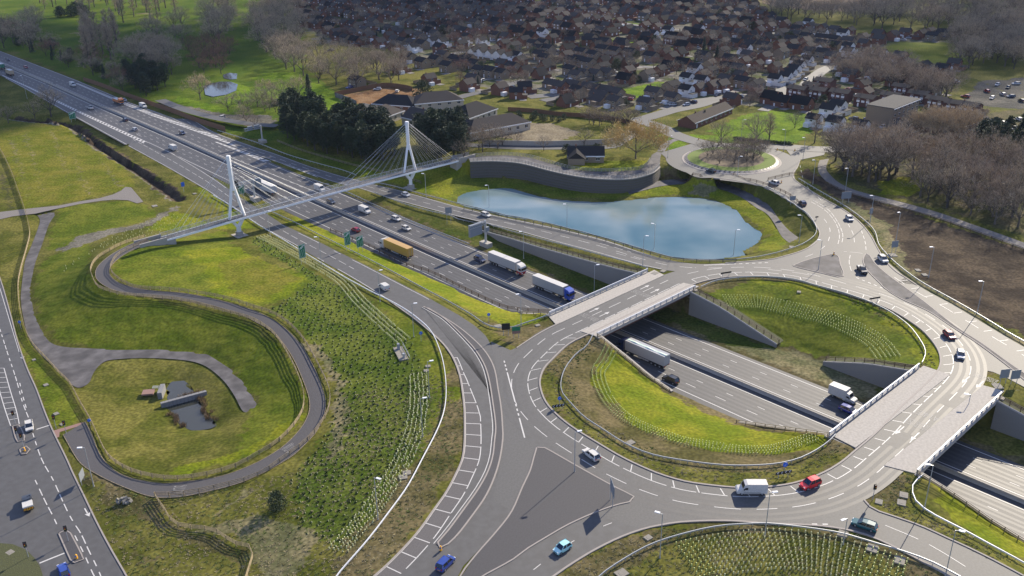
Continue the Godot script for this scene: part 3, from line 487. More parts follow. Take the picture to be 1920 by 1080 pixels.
	r.append([5, W([120,-365,125,-340,129,-327,141,-308,151,-289,165,-267,134,-209,129,-221,121,-235,118,-254,123,-285,121,-309,119,-337,115,-351])])
	r.append([8, W([120,-324,125,-318,129,-295,121,-258,122,-240,128,-218,134,-207,127,-195,122,-212,117,-234,116,-250,118,-269,123,-296,121,-315])])
	r.append([9, W([135,-376,130,-347,139,-329,153,-310,171,-278,267,-461,149,-415])])
	r.append([1, W([144,-343,157,-349,161,-338,147,-323,139,-328])])
	r.append([1, W([198,-354,214,-360,200,-333,191,-337])])
	r.append([0, W([123,-375,132,-375,126,-365,117,-360])])
	r.append([3, W([20,-216,23,-214,13,-200,11,-188,16,-176,23,-165,35,-159,52,-157,63,-161,73,-176,71,-160,58,-152,50,-149,39,-150,26,-157,14,-170,7,-184,6,-196,14,-210])])
	r.append([0, W([6,-196,9,-199,11,-188,15,-175,23,-164,35,-157,52,-155,64,-161,71,-161,58,-152,50,-149,39,-150,26,-157,14,-170,7,-184])])
	r.append([1, W([25,-211,30,-207,40,-193,42,-190,50,-182,56,-175,68,-167,64,-163,54,-163,43,-165,32,-171,25,-178,20,-192,20,-201])])
	r.append([3, W([17,-206,20,-201,20,-192,24,-179,31,-172,36,-165,31,-162,22,-170,14,-182,13,-193])])
	r.append([7, W([56,-243,70,-251,82,-248,94,-237,103,-220,103,-202,98,-197,83,-213,72,-223,66,-231])])
	r.append([1, W([73,-249,83,-245,92,-238,100,-227,102,-211,101,-196,104,-195,109,-206,107,-222,96,-238,84,-249,71,-252])])
	r.append([8, W([74,-220,82,-213,87,-204,89,-194,84,-197,78,-205,70,-214])])
	r.append([1, W([83,-149,92,-155,95,-146,99,-140,92,-130,88,-133,83,-138,81,-143])])
	r.append([0, W([69,-143,78,-154,82,-152,78,-146,80,-139,91,-128,89,-124,84,-127,78,-133,72,-139])])
	r.append([3, W([70,-147,78,-153,76,-146,70,-143])])
	r.append([3, W([4,-124,15,-132,26,-138,37,-139,53,-137,62,-135,69,-130,73,-123,67,-123,64,-129,56,-134,47,-136,36,-136,25,-132,17,-126])])
	r.append([0, W([17,-125,26,-133,36,-136,47,-136,58,-134,65,-129,67,-123])])
	r.append([0, W([-165,-274,-155,-265,-134,-228,-118,-209,-98,-183,-100,-183,-108,-184,-127,-212,-149,-246])])
	r.append([7, W([-146,-242,-133,-225,-106,-191,-102,-183,-108,-184,-127,-212])])
	r.append([9, W([-220,-382,-192,-335,-193,-338,-222,-390])])
	return r

func far_plots() -> Array:
	var r := []
	r.append([18, W([-208,-953,225,-893,215,-764,244,-705,266,-678,307,-683,335,-695,270,-558,244,-507,204,-465,161,-451,134,-470,105,-479,84,-487,57,-476,30,-484,2,-517,-20,-536,-38,-586,-81,-673,-139,-692,-175,-795])])
	r.append([15, W([-1090,-1474,-658,-868,-378,-698,-262,-572,-141,-446,-104,-421,-95,-488,-94,-514,-114,-559,-138,-613,-212,-962,-329,-1331])])
	r.append([13, W([-160,-588,-138,-586,-127,-560,-112,-547,-91,-513,-94,-478,-112,-485,-145,-529])])
	r.append([13, W([-107,-504,-98,-519,-77,-499,-80,-478,-87,-473,-105,-479])])
	r.append([16, W([-97,-514,-71,-540,-47,-527,-51,-488,-72,-484,-86,-500])])
	r.append([13, W([63,-518,88,-539,94,-522,76,-508,73,-495,65,-500])])
	r.append([13, W([93,-424,120,-457,132,-462,149,-455,141,-421,128,-400,112,-405,95,-416])])
	r.append([13, W([61,-431,73,-431,80,-418,74,-408,65,-412])])
	r.append([13, W([68,-393,75,-409,81,-408,77,-395,72,-390])])
	r.append([13, W([83,-418,95,-416,112,-403,125,-399,112,-395,95,-403,84,-412])])
	r.append([7, W([235,-622,274,-661,315,-650,281,-578,265,-569,261,-596,233,-612])])
	r.append([17, W([260,-1090,233,-868,258,-836,281,-819,297,-813,352,-860,433,-957,524,-1171])])
	r.append([7, W([224,-439,237,-449,260,-453,240,-414,227,-419])])
	r.append([14, W([268,-524,303,-534,261,-455,233,-470])])
	r.append([6, W([-3,-449,20,-443,33,-424,22,-407,7,-406,-5,-420])])
	r.append([0, W([20,-443,35,-439,57,-427,58,-414,44,-402,25,-407,33,-424])])
	r.append([13, W([92,-764,100,-771,107,-765,104,-742,96,-741])])
	r.append([13, W([72,-687,90,-697,88,-669,71,-666])])
	r.append([13, W([-170,-564,-151,-539,-144,-511,-155,-499,-167,-519])])
	r.append([13, W([-190,-524,-161,-499,-149,-486,-160,-475,-178,-488])])
	r.append([12, W([-194,-508,-169,-487,-133,-456,-116,-452,-123,-472,-150,-480,-184,-507])])
	r.append([8, W([-366,-746,-357,-745,-353,-737,-362,-738])])
	r.append([8, W([-348,-885,-327,-890,-322,-875,-342,-878])])
	r.append([8, W([-280,-836,-274,-842,-269,-825,-276,-826])])
	r.append([8, W([-357,-772,-348,-774,-344,-765,-354,-766])])
	r.append([8, W([-249,-869,-242,-872,-239,-858,-246,-858])])
	r.append([8, W([-291,-690,-281,-693,-273,-674,-284,-675])])
	return r

func lamp_posts() -> Array:
	return [
		[-85, -4, -303.3, 1, "beside the southern slip near the footbridge"],
		[-61.4, -2.58, -273.7, -1, "by the slip where the rows of planting tubes begin"],
		[-38.2, -0.67, -240.7, 1, "on the slip verge behind the white van"],
		[-26.3, -0.2, -217.2, 1, "at the start of the hatched slip bend"],
		[-19.8, -0.42, -186.1, 1, "by the pale cabinet slab in the bend"],
		[-20.1, -0.55, -169.9, 1, "midway down the curved planting band"],
		[-26.4, -0.76, -142.1, 1, "above the two pale drain covers"],
		[-33.3, -4.39, -345.6, -1, "beside the silver car at the pond end of the northern slip"],
		[-8.3, -6.3, -335.8, -1, "at the pond corner by the white estate"],
		[19.6, -2.74, -301.5, -1, "in front of the pond, west of its middle"],
		[48.6, -6.3, -290, -1, "in front of the pond between the twin signs"],
		[40.9, -0.3, -263.6, 1, "on the verge at the bridge corner"],
		[74.1, -6.3, -283.2, 1, "at the eastern end of the pond railing"],
		[25.3, -7.02, -257.2, 1, "in the cutting beneath the first bridge parapet"],
		[4.1, -6.7, -286.1, -1, "in the cutting behind the leading lorry"],
		[126.1, 0, -329, -1, "by the grey sign board near the bare soil"],
		[123.9, 0, -297, -1, "at the kink of the northern barrier"],
		[126.4, -0.02, -280.3, -1, "beside the second board above the turning lane"],
		[124.3, -0.05, -249.9, -1, "between the two pale slabs by the ploughed field"],
		[127, -0.06, -224.9, -1, "over the tapering grey island"],
		[93.5, 0, -256.7, -1, "on the small grey triangle"],
		[95.6, -1.71, -283.4, -1, "by the gate of the pond track"],
		[117.4, 0, -340.3, -1, "on the soil mound by the small roundabout"],
		[103.3, -7.14, -178.5, -1, "on the eastern bridge footway"],
		[2.3, -0.47, -222.9, -1, "in the green strip before the first bridge"],
		[12.1, 0, -155.1, 1, "on the corner of the large triangular island"],
		[25.6, -0.49, -129.6, -1, "south of the roundabout on the rough bank"],
		[45.7, -0.27, -134.8, 1, "behind the white van on the southern verge"],
		[59.2, -0.24, -132.1, -1, "shorter post above the southern tube rows"],
		[73.9, -0.01, -123.4, 1, "at the lower right exit road"],
		[78.4, -0.54, -142.6, -1, "by the bend of the lower right barrier"],
		[-88.7, -4.59, -159.5, -1, "leaning over the ramp entrance at the local road"],
		[90.8, -1.38, -351.9, 1, "on the near rim of the small roundabout"],
		[67.5, 0, -379.8, 1, "at the village mouth of the small roundabout"],
		[104.6, -0.01, -404.5, 1, "on the lawn behind the small roundabout"],
		[118.8, 0, -386.2, -1, "on the far kerb east of the small roundabout"],
		[123.2, 0, -372.9, -1, "by the eastern crossing of the small roundabout"],
		[-275.4, -1.11, -524.9, -1, "tall mast by the far left verge"],
	]

func traffic() -> Array:
	return [
		["artic", "white_red", -1.6, -6.68, -277.8, -2.39, "white articulated lorry with red and white cab, second in the cutting"],
		["artic", "blue", 12.7, -6.91, -258.3, -2.39, "pale box lorry with blue cab just before the first bridge"],
		["car", "slate", -70.5, -5.07, -343, -2.39, "dark blue grey car just past the footbridge shadow"],
		["van", "white", -55.7, -5.38, -331.9, -2.39, "white panel van heading east in the outer lane beyond the footbridge"],
		["estate", "white", -42.8, -5.64, -323.6, -2.39, "upper of two white cars side by side on the eastbound lanes"],
		["car", "white", -38.1, -5.83, -313.7, -2.39, "lower of two white cars side by side on the eastbound lanes"],
		["suv", "navy", -10.6, -6.55, -284.3, -2.39, "dark blue car trailing the white lorry"],
		["boxvan", "white", 80.7, -7.09, -193.2, -2.39, "white box van beside the blue estate, before the second bridge"],
		["estate", "blue", 80, -7.09, -187.4, -2.39, "blue estate car overtaking the white box van"],
		["van", "white", -77.6, -4.79, -357.9, -2.39, "white van half hidden by the footbridge deck"],
		["car", "navy", -343.5, 0.56, -641.2, -2.39, "small dark car farthest up the eastbound road"],
		["car", "red", -317.7, 0.38, -613.1, -2.39, "small dark red car far up the shaded eastbound road"],
		["van", "white", -261.8, -0.27, -554.6, -2.39, "white van in the shade before the chevrons"],
		["tipper", "orange", -217.4, -1.52, -510.2, -2.39, "orange tipper lorry at the edge of the shade"],
		["car", "white", -216.7, -1.44, -516.4, -2.39, "white car beside the orange lorry"],
		["van", "white", -200.4, -1.73, -500.8, -2.39, "white van on the northern slip chevrons"],
		["car", "navy", -161, -2.47, -444.2, -2.39, "dark car alone above the grey barrier"],
		["boxlorry", "tan", -317.2, 0.29, -590.5, 0.75, "box lorry with tan roof far up the westbound road"],
		["boxlorry", "green", -333.9, 0.43, -612.5, 0.75, "green lorry cut by the left edge"],
		["pickup", "white", -228.3, -1.55, -498.3, 0.75, "white flatbed pickup in the shade"],
		["car", "navy", -199.4, -1.97, -471.8, 0.75, "dark blue car at the shade edge, westbound"],
		["car", "silver", -187.3, -2.21, -452.2, 0.75, "silver car following the dark blue one westbound"],
		["van", "white", -156.9, -2.84, -417.3, 0.75, "white van between chevrons and gore, westbound"],
		["artic", "white", -99.9, -4.49, -357.5, 0.75, "white articulated lorry behind the footbridge"],
		["car", "red", -56.3, -5.62, -312.4, 0.75, "dark red car beside the green signs"],
		["artic", "yellow", -39.3, -6.12, -291.7, 0.75, "white cab lorry with mustard yellow container"],
		["bulk", "grey", 34.7, -7.09, -215.6, 0.75, "grey sheeted bulk lorry coming out under the first bridge"],
		["suv", "black", 40, -7.09, -203.2, 0.75, "black off road car following the bulk lorry"],
		["car", "silver", -41.6, -4.48, -348.3, -2.39, "silver car on the northern slip by the pier"],
		["estate", "white", -9.2, -3.82, -321.1, -2.39, "white estate on the northern slip beside the pond"],
		["smallvan", "white", -38.3, -0.9, -250.3, 0.6, "small white van on the southern slip"],
		["estate", "white", 16, 0.05, -160.5, 0.57, "white hatchback on the roundabout beside the large dark island"],
		["van", "white", 46.2, 0.05, -147.4, 1.54, "long white van on the near side of the roundabout"],
		["suv", "bright_red", 58.3, 0.05, -149.1, 2.04, "bright red car behind the long white van"],
		["estate", "teal", 64.5, 0.05, -136.4, 0.96, "dark teal estate entering from the lower right"],
		["mini", "aqua", 8.3, 0.05, -131.5, 2.26, "pale aqua small car leaving to the lower left"],
		["mpv", "royal", -12.6, 0.05, -127.9, -0.57, "royal blue people carrier approaching the bypass island"],
		["pickup", "black", 106.1, 0.05, -254.7, 3.12, "black pickup at the give way by the grey gore"],
		["suv", "white", 115.4, 0.05, -262.7, -3.09, "white car in the separate turning lane"],
		["car", "white", 117.7, 0.05, -299.8, -3.14, "white car coming down the northern road"],
		["car", "navy", 106.4, 0.05, -316.8, 0.07, "navy car going up past the pond barrier"],
		["suv", "white", 102.5, 0.05, -341.1, 0.5, "white car nearing the small roundabout"],
		["car", "black", 81.6, 0.05, -358.5, 0.74, "dark car passing the chevron kerb of the small roundabout"],
		["car", "red", 113.4, 0.05, -211.5, -3.05, "red car coming round the right side of the roundabout"],
		["car", "silver", 111.5, 0.05, -200.8, 2.77, "silver and black car following the red one"],
		["car", "white", -113.5, -4.95, -183.2, -2.65, "white car with dark glass roof beside the small road islands"],
		["van_hi", "black", -100, -4.95, -154, 0.52, "black truck with pale bed and yellow rear stripes on the local road"],
		["car", "royal", -83.7, -4.95, -133.6, 0.6, "dark blue car cut by the bottom edge"],
	]

func woods() -> Array:
	return [
		[W([-418.4,-779.1,-415.4,-839,-356,-719.9,-341.9,-672.5,-377.9,-698.4]), 12, "bare", 12, 17, "bare dark tree in the clump at the far left of the golf course"],
		[W([-479.8,-977.5,-408.1,-989.4,-385.2,-924,-448.2,-920.6]), 16, "poplar", 14, 20, "bare upright tree in the row along the far fairway"],
		[W([-427.5,-891.9,-396,-906.3,-377.3,-861,-413.1,-865.4]), 8, "dome", 7, 10, "dark evergreen in the short hedge across the golf course"],
		[W([-390.7,-944.6,-338.8,-979.7,-299.1,-858.1,-313.1,-843,-335,-813.7]), 18, "poplar", 15, 22, "bare upright tree in the grove beside the pale bunker"],
		[W([-349.1,-771.3,-307.7,-745.2,-269,-640.6,-276.3,-607.2]), 20, "poplar", 18, 25, "tall bare tree in the dense shaded clump above the road"],
		[W([-305.4,-795.1,-283,-823.2,-242,-708,-264.6,-687]), 11, "bare", 10, 14, "bare tree standing on the shaded fairway"],
		[W([-282.6,-891.6,-264.6,-908.1,-208,-704.5,-204.7,-648.6]), 14, "bare", 15, 21, "large bare tree in the dark middle clump of the golf course"],
		[W([-403.9,-750.3,-318,-645.3,-252.7,-574.3,-223.9,-535.1,-232.9,-561.4,-263.4,-609.7,-341.8,-706.4,-433.9,-809.9]), 52, "mix", 6, 12, "dark tree in the belt along the northern verge"],
		[W([-267.6,-648.6,-242,-662.7,-209.4,-583.8,-224.1,-568.6]), 20, "bare", 12, 17, "grey bare tree behind the parked vehicles by the verge"],
		[W([-237,-569.7,-229.6,-585.6,-203.5,-548.2,-207.9,-524.6]), 16, "pine", 11, 16, "dark pine beside the brown board fence"],
		[W([-234.3,-683.9,-211,-670.4,-195.3,-668.9,-177.6,-584.4,-193.2,-585.8]), 12, "red", 9, 13, "rusty brown bare tree near the garden pond"],
		[W([-229.5,-849.5,-196.7,-899.2,-145.6,-653.3,-116,-607.2,-65.6,-591.8,-59.2,-542.2,-88.7,-529.9,-115,-546.9,-140.5,-591.5,-173.1,-656]), 70, "bare", 12, 18, "grey brown bare tree in the wood between golf course and houses"],
		[W([-114.7,-461.5,-108.9,-470.4,-82.2,-441.9,-52.2,-410.7,-50.1,-390.9,-62.3,-390.6,-86.9,-409.5,-106,-430.3]), 62, "pine", 12, 17, "dark pine in the dense stand beyond the northern slip"],
		[W([-42.8,-415.8,-23,-415.9,-19.5,-379.8,-36.2,-387.3]), 20, "pine", 13, 17, "dark pine in the clump behind the eastern pylon"],
		[W([135.2,-370.5,145.7,-376.3,159.8,-366.2,155,-347.2,140.6,-337.9,132.5,-344.3]), 22, "bare", 13, 18, "large bare tree at the corner of the pale footway"],
		[W([157.6,-352.3,178.3,-368.2,206.6,-349.9,171.1,-282,163.2,-294.8,150.3,-321.4]), 42, "bare", 11, 16, "large bare tree in the wood above the ploughed field"],
		[W([204.9,-391.7,230.7,-391.7,214.2,-360.4,194.1,-363]), 18, "pine", 12, 16, "dark conifer at the right edge beyond the wood"],
		[W([83.3,-378.8,91,-385.3,107.2,-385.4,107.1,-374,98.8,-365.9,86,-366.8]), 15, "small", 7, 9, "small bare tree on the island of the small roundabout"],
		[W([234.3,-853.3,272.4,-793.6,339.5,-804.7,460.9,-837.6,355.1,-634.8,333,-690.3,281.8,-722,256.3,-744.3,214,-775.8]), 95, "bare", 12, 18, "hazy bare tree in the belt below the distant bare field"],
		[W([333,-690.3,390,-701.7,305,-538.7,294.7,-569.4,271.6,-554.6,295,-614]), 60, "bare", 12, 17, "hazy bare tree by the far right car park"],
		[W([196.8,-561.3,234.4,-592.9,235.6,-529.4,242.8,-497.4,222.9,-468.3,206.2,-500.4,186.8,-530.5]), 45, "bare", 9, 14, "bare tree among the shaded houses at the right"],
		[W([-185.2,-879.1,215.7,-855.8,220.4,-707.9,235.8,-636.3,166.4,-467.8,103,-466.5,40.3,-470.9,1.8,-506,-29.1,-536.7,-71,-645.9,-137.3,-685.4]), 420, "mix", 4, 9, "garden tree among the estate houses"],
		[W([-18.5,-415.1,1.2,-412,5.8,-393.3,-15.4,-391.9]), 7, "small", 6, 9, "thin bare tree in front of the brown roofed college wing"],
		[W([-151.1,-493.3,-127.5,-504.1,-116.2,-453.6,-129.2,-451.6]), 12, "small", 6, 10, "small garden tree near the blue gantry"],
		[W([38.1,-444.4,61,-438.7,57.4,-430.6,40,-435.7]), 10, "small", 6, 9, "bare tree along the timber fence by the village road"],
		[W([1.5,-462.2,28.1,-451.8,27.6,-443.1,1.4,-450]), 9, "dome", 2.5, 4, "dark bush on the bank above the pale yard"],
		[W([181.1,-408.5,206.6,-416.4,212,-406.8,192.3,-389.8]), 16, "tan", 11, 15, "sunlit tan bare tree on the near side of the flats"],
	]

func lone_trees() -> Array:
	return [
		[-244.7, -2.6, -486.6, "bare", 15, "big lone bare tree on the grass beside the far left verge"],
		[-253.6, -3.5, -486.7, "small", 9, "smaller bare tree left of the big lone one"],
		[-263.3, -3.4, -477.5, "small", 9, "bare tree at the left edge by the drive"],
		[53.7, 0.3, -378.5, "willow", 14, "round golden willow above the path end"],
		[64.5, 0.1, -399.5, "red", 6, "low dark red bush beside the golden willow"],
		[-172.7, -0.6, -513.3, "tan", 14, "pale leaning bare tree beside the garden pond"],
		[-149.3, -0.9, -484.8, "small", 9, "round bare tree alone by the drive"],
		[-190.4, -0.3, -621.6, "red", 12, "red brown round tree on the dark fairway"],
		[-136.1, -0.5, -515.3, "tan", 10, "tan tree left of the dark spire on the lawn"],
		[-117.7, -0.5, -516.2, "tan", 11, "sunlit tan tree on the lawn by the hedge"],
		[-111.7, -0.5, -513.2, "spire", 13, "blue green conifer beside the sunlit lawn"],
		[-126, -0.5, -510.3, "small", 11, "dark leaning tree on the lawn"],
		[94.7, 0, -400.1, "bare", 10, "bare street tree behind the small roundabout, first in line"],
		[110.6, 0, -400.6, "bare", 13, "tall bare street tree behind the small roundabout"],
		[116, 0, -400.2, "poplar", 13, "slim bare tree right of the tall street tree"],
		[136.2, 0, -399.2, "poplar", 12, "slim bare tree by the village lawn corner"],
		[135.1, -0.1, -426.1, "small", 8, "dark small tree on the village lawn"],
		[-46.7, -0.4, -497.3, "dome", 11, "round dark evergreen behind the college roof"],
		[95.2, -0.1, -441.1, "spire", 6, "small dark conifer by the long bungalow"],
		[129.2, -0.3, -614.4, "spire", 13, "tall dark conifer among the houses"],
		[132, -0.3, -587.9, "spire", 12, "thin dark conifer right of the tall one"],
		[202.2, -0.2, -431.8, "dome", 7, "round dark bush below the flats"],
		[-19.5, 1.1, -378.3, "small", 9, "thin tree at the bridge head by the pine clump"],
		[-11.8, 0.9, -390.7, "poplar", 10, "slim bare tree by the access road"],
		[33.3, 0.5, -400.2, "small", 7, "small bare tree by the access road"],
		[15, 1, -390.2, "small", 7, "bare tree beside the lone tan house"],
		[37.7, 0.6, -387.8, "dome", 4, "clipped green bush behind the lone tan house"],
		[24.6, 0.9, -386.4, "dome", 4, "rounded green bush by the lone house"],
		[-47.1, -2.5, -148.1, "dome", 4, "dark green gorse bush on the rough slope"],
	]

func placed_houses() -> Array:      # x, z, kind, 0 = ridge along the main road, 1 = across it, 2 = east to west
	return [
		[9, -514.2, "brick", 2],
		[4, -501.1, "brick", 2],
		[76.6, -645.3, "brick", 2],
		[56.4, -669.3, "brick", 2],
		[63.2, -660.2, "brick", 2],
		[43.9, -667.8, "brick", 2],
		[25.7, -527.1, "bungalow", 0],
		[36.3, -524.4, "bungalow", 0],
		[46.1, -514.7, "bungalow", 0],
		[53.2, -510.7, "bungalow", 0],
		[49.4, -494.3, "bungalow", 0],
		[47.1, -484.9, "bungalow", 0],
		[30.1, -480, "chalet", 1],
		[36.9, -490.4, "chalet", 1],
		[10.4, -563, "chalet", 1],
		[19, -554.2, "chalet", 1],
		[23.2, -578.7, "chalet", 1],
		[61.1, -590.6, "chalet", 1],
		[68.4, -587.7, "chalet", 1],
		[75.4, -582.6, "chalet", 1],
		[103.6, -612.3, "chalet", 1],
		[98.8, -627.6, "chalet", 1],
		[114.3, -618.6, "chalet", 1],
		[58, -493.6, "tan", 0],
		[55.2, -475.1, "tan", 0],
		[78.2, -493.7, "tan", 0],
		[86.3, -481.9, "tan", 0],
		[70.7, -470.9, "tan", 0],
		[43.4, -548.2, "tan", 0],
		[51.3, -547.5, "tan", 0],
		[58.7, -550.8, "tan", 0],
		[40, -544.6, "tan", 0],
		[96.8, -498.7, "white", 0],
		[110, -523.7, "white", 0],
		[103.1, -531.6, "white", 0],
		[107.7, -693.3, "white", 0],
		[144.6, -711.1, "white", 0],
		[120.8, -707.4, "white", 0],
		[26.4, -708.2, "white", 0],
		[6.1, -612, "white", 0],
		[159.1, -624.2, "white", 0],
		[21.2, -615.3, "terrace", 0],
		[24.2, -603.2, "terrace", 0],
		[40.1, -594.8, "terrace", 0],
		[45.2, -594.4, "terrace", 0],
		[50.4, -584.9, "terrace", 0],
		[49, -622.4, "terrace", 0],
		[56.2, -612, "terrace", 0],
		[64.1, -631, "terrace", 0],
		[71.6, -625.2, "terrace", 0],
		[80.8, -619.3, "terrace", 0],
		[18, -659.3, "terrace", 0],
		[24.7, -661.4, "terrace", 0],
		[20.2, -640.4, "terrace", 0],
		[27.4, -637.1, "terrace", 0],
		[60.2, -680.4, "terrace", 0],
		[67.9, -659.7, "terrace", 0],
		[92.4, -601.5, "terrace", 0],
		[80, -658.5, "terrace", 0],
		[36.9, -697.8, "dark", 0],
		[46.6, -693.8, "dark", 0],
		[16.9, -690.9, "dark", 0],
		[9.4, -713.2, "dark", 0],
		[99.6, -571.8, "dark", 0],
		[109.2, -579.6, "dark", 0],
		[143.1, -641.3, "dark", 0],
		[120.1, -640.9, "dark", 0],
		[119.3, -680, "dark", 0],
		[118.2, -508.9, "brickdet", 1],
		[112.4, -505.9, "brickdet", 1],
		[113.6, -538.3, "brickdet", 1],
		[104.5, -503.1, "brickdet", 1],
		[89, -754.6, "brickdet", 1],
		[127.8, -679.1, "brickdet", 1],
		[171.1, -721.2, "brickdet", 1],
		[176.3, -717.3, "brickdet", 1],
		[185.7, -694, "brickdet", 1],
		[144.4, -665.8, "brickdet", 1],
		[-88.7, -540.2, "terrace", 0],
		[-37.7, -579.8, "terrace", 0],
		[-29.9, -592.3, "terrace", 0],
		[-21.2, -587, "terrace", 0],
		[-54.8, -594.5, "terrace", 0],
		[-46.8, -602.9, "terrace", 0],
		[-65.2, -613.9, "terrace", 0],
		[-17.3, -565.5, "terrace", 0],
		[-10.7, -560.8, "terrace", 0],
		[-4.2, -556.2, "terrace", 0],
		[-33.8, -601.7, "terrace", 0],
		[-25.2, -605.5, "terrace", 0],
		[-22.4, -626.8, "white", 1],
		[-17, -624.8, "white", 1],
		[-11.1, -620.8, "white", 1],
		[-5.3, -615.4, "white", 1],
		[0, -610.2, "white", 1],
		[-42.4, -828.2, "white", 1],
		[-53.7, -675, "white", 1],
		[-46.7, -671.5, "white", 1],
		[-31.6, -675.6, "white", 1],
		[-19, -674.3, "white", 1],
		[-65.9, -651.6, "white", 1],
		[-23.1, -523.9, "brickdet", 1],
		[-46.6, -542.4, "brickdet", 1],
		[-4.8, -511.9, "brickdet", 1],
		[-67.6, -578.2, "brickdet", 1],
		[-66.9, -614.1, "brickdet", 1],
		[-131.8, -722.2, "brickdet", 1],
		[-140.9, -739.5, "brickdet", 1],
		[-119.3, -720.9, "brickdet", 1],
		[-103.7, -703.7, "brickdet", 1],
		[-88.8, -705.2, "brickdet", 1],
		[-62.1, -684.5, "brickdet", 1],
		[-80, -661, "brickdet", 1],
		[-91.9, -673.3, "brickdet", 1],
		[-65.3, -699.6, "tan", 0],
		[-55.2, -710.8, "tan", 0],
		[-24.9, -710.7, "tan", 0],
		[-40.8, -769.8, "tan", 0],
		[-26.5, -764.5, "tan", 0],
		[-75.9, -784.9, "tan", 0],
		[-92.9, -740.8, "tan", 0],
		[-110.4, -777.8, "tan", 0],
		[-86.7, -782.5, "tan", 0],
		[-111.2, -736.2, "tan", 0],
		[155.7, -492.4, "brickrow", 0],
		[165.2, -488.4, "brickrow", 0],
		[175, -481.3, "brickrow", 0],
		[183.7, -468.3, "brickrow", 0],
		[198.7, -473.3, "brickrow", 0],
		[176, -511.1, "brickrow", 0],
		[166.4, -501.5, "brickrow", 0],
		[214, -475.1, "brickrow", 0],
		[217.8, -462.8, "brickrow", 0],
		[223.2, -453.7, "brickrow", 0],
		[227.2, -447.8, "brickrow", 0],
		[212.6, -494.5, "brickrow", 0],
		[151.9, -523.8, "white", 0],
		[159.8, -530.6, "white", 0],
		[169.8, -549.1, "white", 0],
		[164.2, -537.8, "white", 0],
		[177.5, -564.8, "white", 0],
		[187.3, -581.2, "white", 0],
		[157.7, -447.3, "white", 0],
		[164.9, -455.2, "white", 0],
		[145.1, -429.7, "white", 0],
		[152.6, -421.6, "white", 0],
		[162.5, -416.1, "white", 0],
		[221.7, -605.7, "white", 0],
		[231.8, -600, "white", 0],
		[238.4, -594.6, "white", 0],
		[242.7, -678.7, "white", 0],
		[235.3, -737.6, "white", 0],
		[179.6, -577.5, "white", 0],
		[180.8, -412.4, "brickdet", 0],
		[190.7, -421.5, "brickdet", 0],
		[209.3, -422.7, "brickdet", 0],
		[201.9, -415.8, "brickdet", 0],
		[205.6, -588.5, "brickdet", 0],
		[205, -566.5, "brickdet", 0],
		[197.7, -531.1, "brickdet", 0],
		[199.8, -546.4, "brickdet", 0],
		[141.3, -471.6, "dark", 0],
		[149.7, -465, "dark", 0],
		[138.1, -477.9, "dark", 0],
		[224.7, -521.4, "dark", 0],
		[217.6, -514.7, "dark", 0],
		[232, -528.2, "dark", 0],
		[239.5, -542.9, "dark", 0],
	]

func village() -> PackedVector3Array:
	return W([-207.7,-952.8,224.6,-892.8,215.2,-763.6,243.7,-705.3,265.7,-678.1,306.5,-683.3,335.2,-695.1,269.9,-558,244.1,-506.9,203.8,-465.1,161,-451.1,134.1,-470.4,105.4,-478.6,84.3,-486.5,57.5,-476.2,30,-484.4,1.9,-516.9,-19.7,-535.9,-38.1,-585.8,-81.3,-672.9,-138.6,-692.5,-175.4,-795])

func voids() -> Array:
	return [W([60.4,-515,88.5,-541.9,96,-521.9,74.4,-493.7,62.3,-493.3]), W([230.9,-622.3,276.2,-665.3,318.5,-654,280.5,-574.2,263.4,-565.3,229.7,-608.6]), W([70.3,-694.3,93,-701.7,88,-662.2,67.2,-662.2]), W([90.4,-766.7,108.2,-770.4,103.7,-736.9,87.2,-738.8])]

func streets() -> Array:
	return [
		[W([112.4,-492,99.4,-476.7,84.2,-465.9,76.5,-458.4,68.3,-450.1,63.3,-446.1,67,-440.5,72.7,-430.8,76.3,-418.7,81.5,-408.9,91.1,-396.6]), 9, "village road leading up from the small roundabout"],
		[W([169.8,-523.1,182.9,-547.8,196.9,-569.7,209.8,-580.7,221,-588.7]), 8, "pale estate road glinting between the houses at right"],
		[W([111.1,-396.2,123.2,-392.8,136,-388.6,158.7,-387.1,175.8,-383.5,191.5,-377.6]), 9, "road running east from the small roundabout"],
		[W([-31.7,-499.4,-22,-511.9,-13.2,-519.5,0.5,-537.2,10.1,-548.6]), 7, "estate road behind the college"],
		[W([10.6,-502.6,24,-506.9,28.6,-499.9,19,-491.6]), 9, "short cul-de-sac in front of the chalet houses"],
		[W([-20.7,-406.5,1.1,-397.1,22.3,-395.8,43.8,-397,50.9,-407.3,58.8,-421.8,62.6,-431.5]), 6, "access road past the lone tan house"],
		[W([78.6,-468.6,95,-483.2,107.7,-489.8,129.8,-498.5,153.4,-510.2,172.2,-522.9]), 7, "estate road past the parked red and white van"],
		[W([129,-461.4,153.3,-499.3,151.4,-536.5]), 6, "side street by the white houses"],
		[W([-67.1,-606.4,-37.6,-642.7,-0.8,-671.4,44.4,-722.3]), 6, "estate street among the far brick houses"],
		[W([31.9,-635.9,67.4,-593.9,99.6,-582,148.5,-604.9]), 6, "estate street across the middle of the village"],
		[W([-141.3,-806.3,-80.4,-741.4,-21.6,-740.2,21.6,-786.8]), 6, "far estate street under the cloud shade"],
		[W([68.1,-812.6,105.9,-753.3,153.5,-715.3,203.4,-704.6]), 6, "far estate street towards the wood"],
		[W([-194.9,-512.1,-173.6,-487.5,-152.4,-468.2,-132.4,-454.6,-114.8,-448]), 6, "drive behind the brown board fence"],
	]

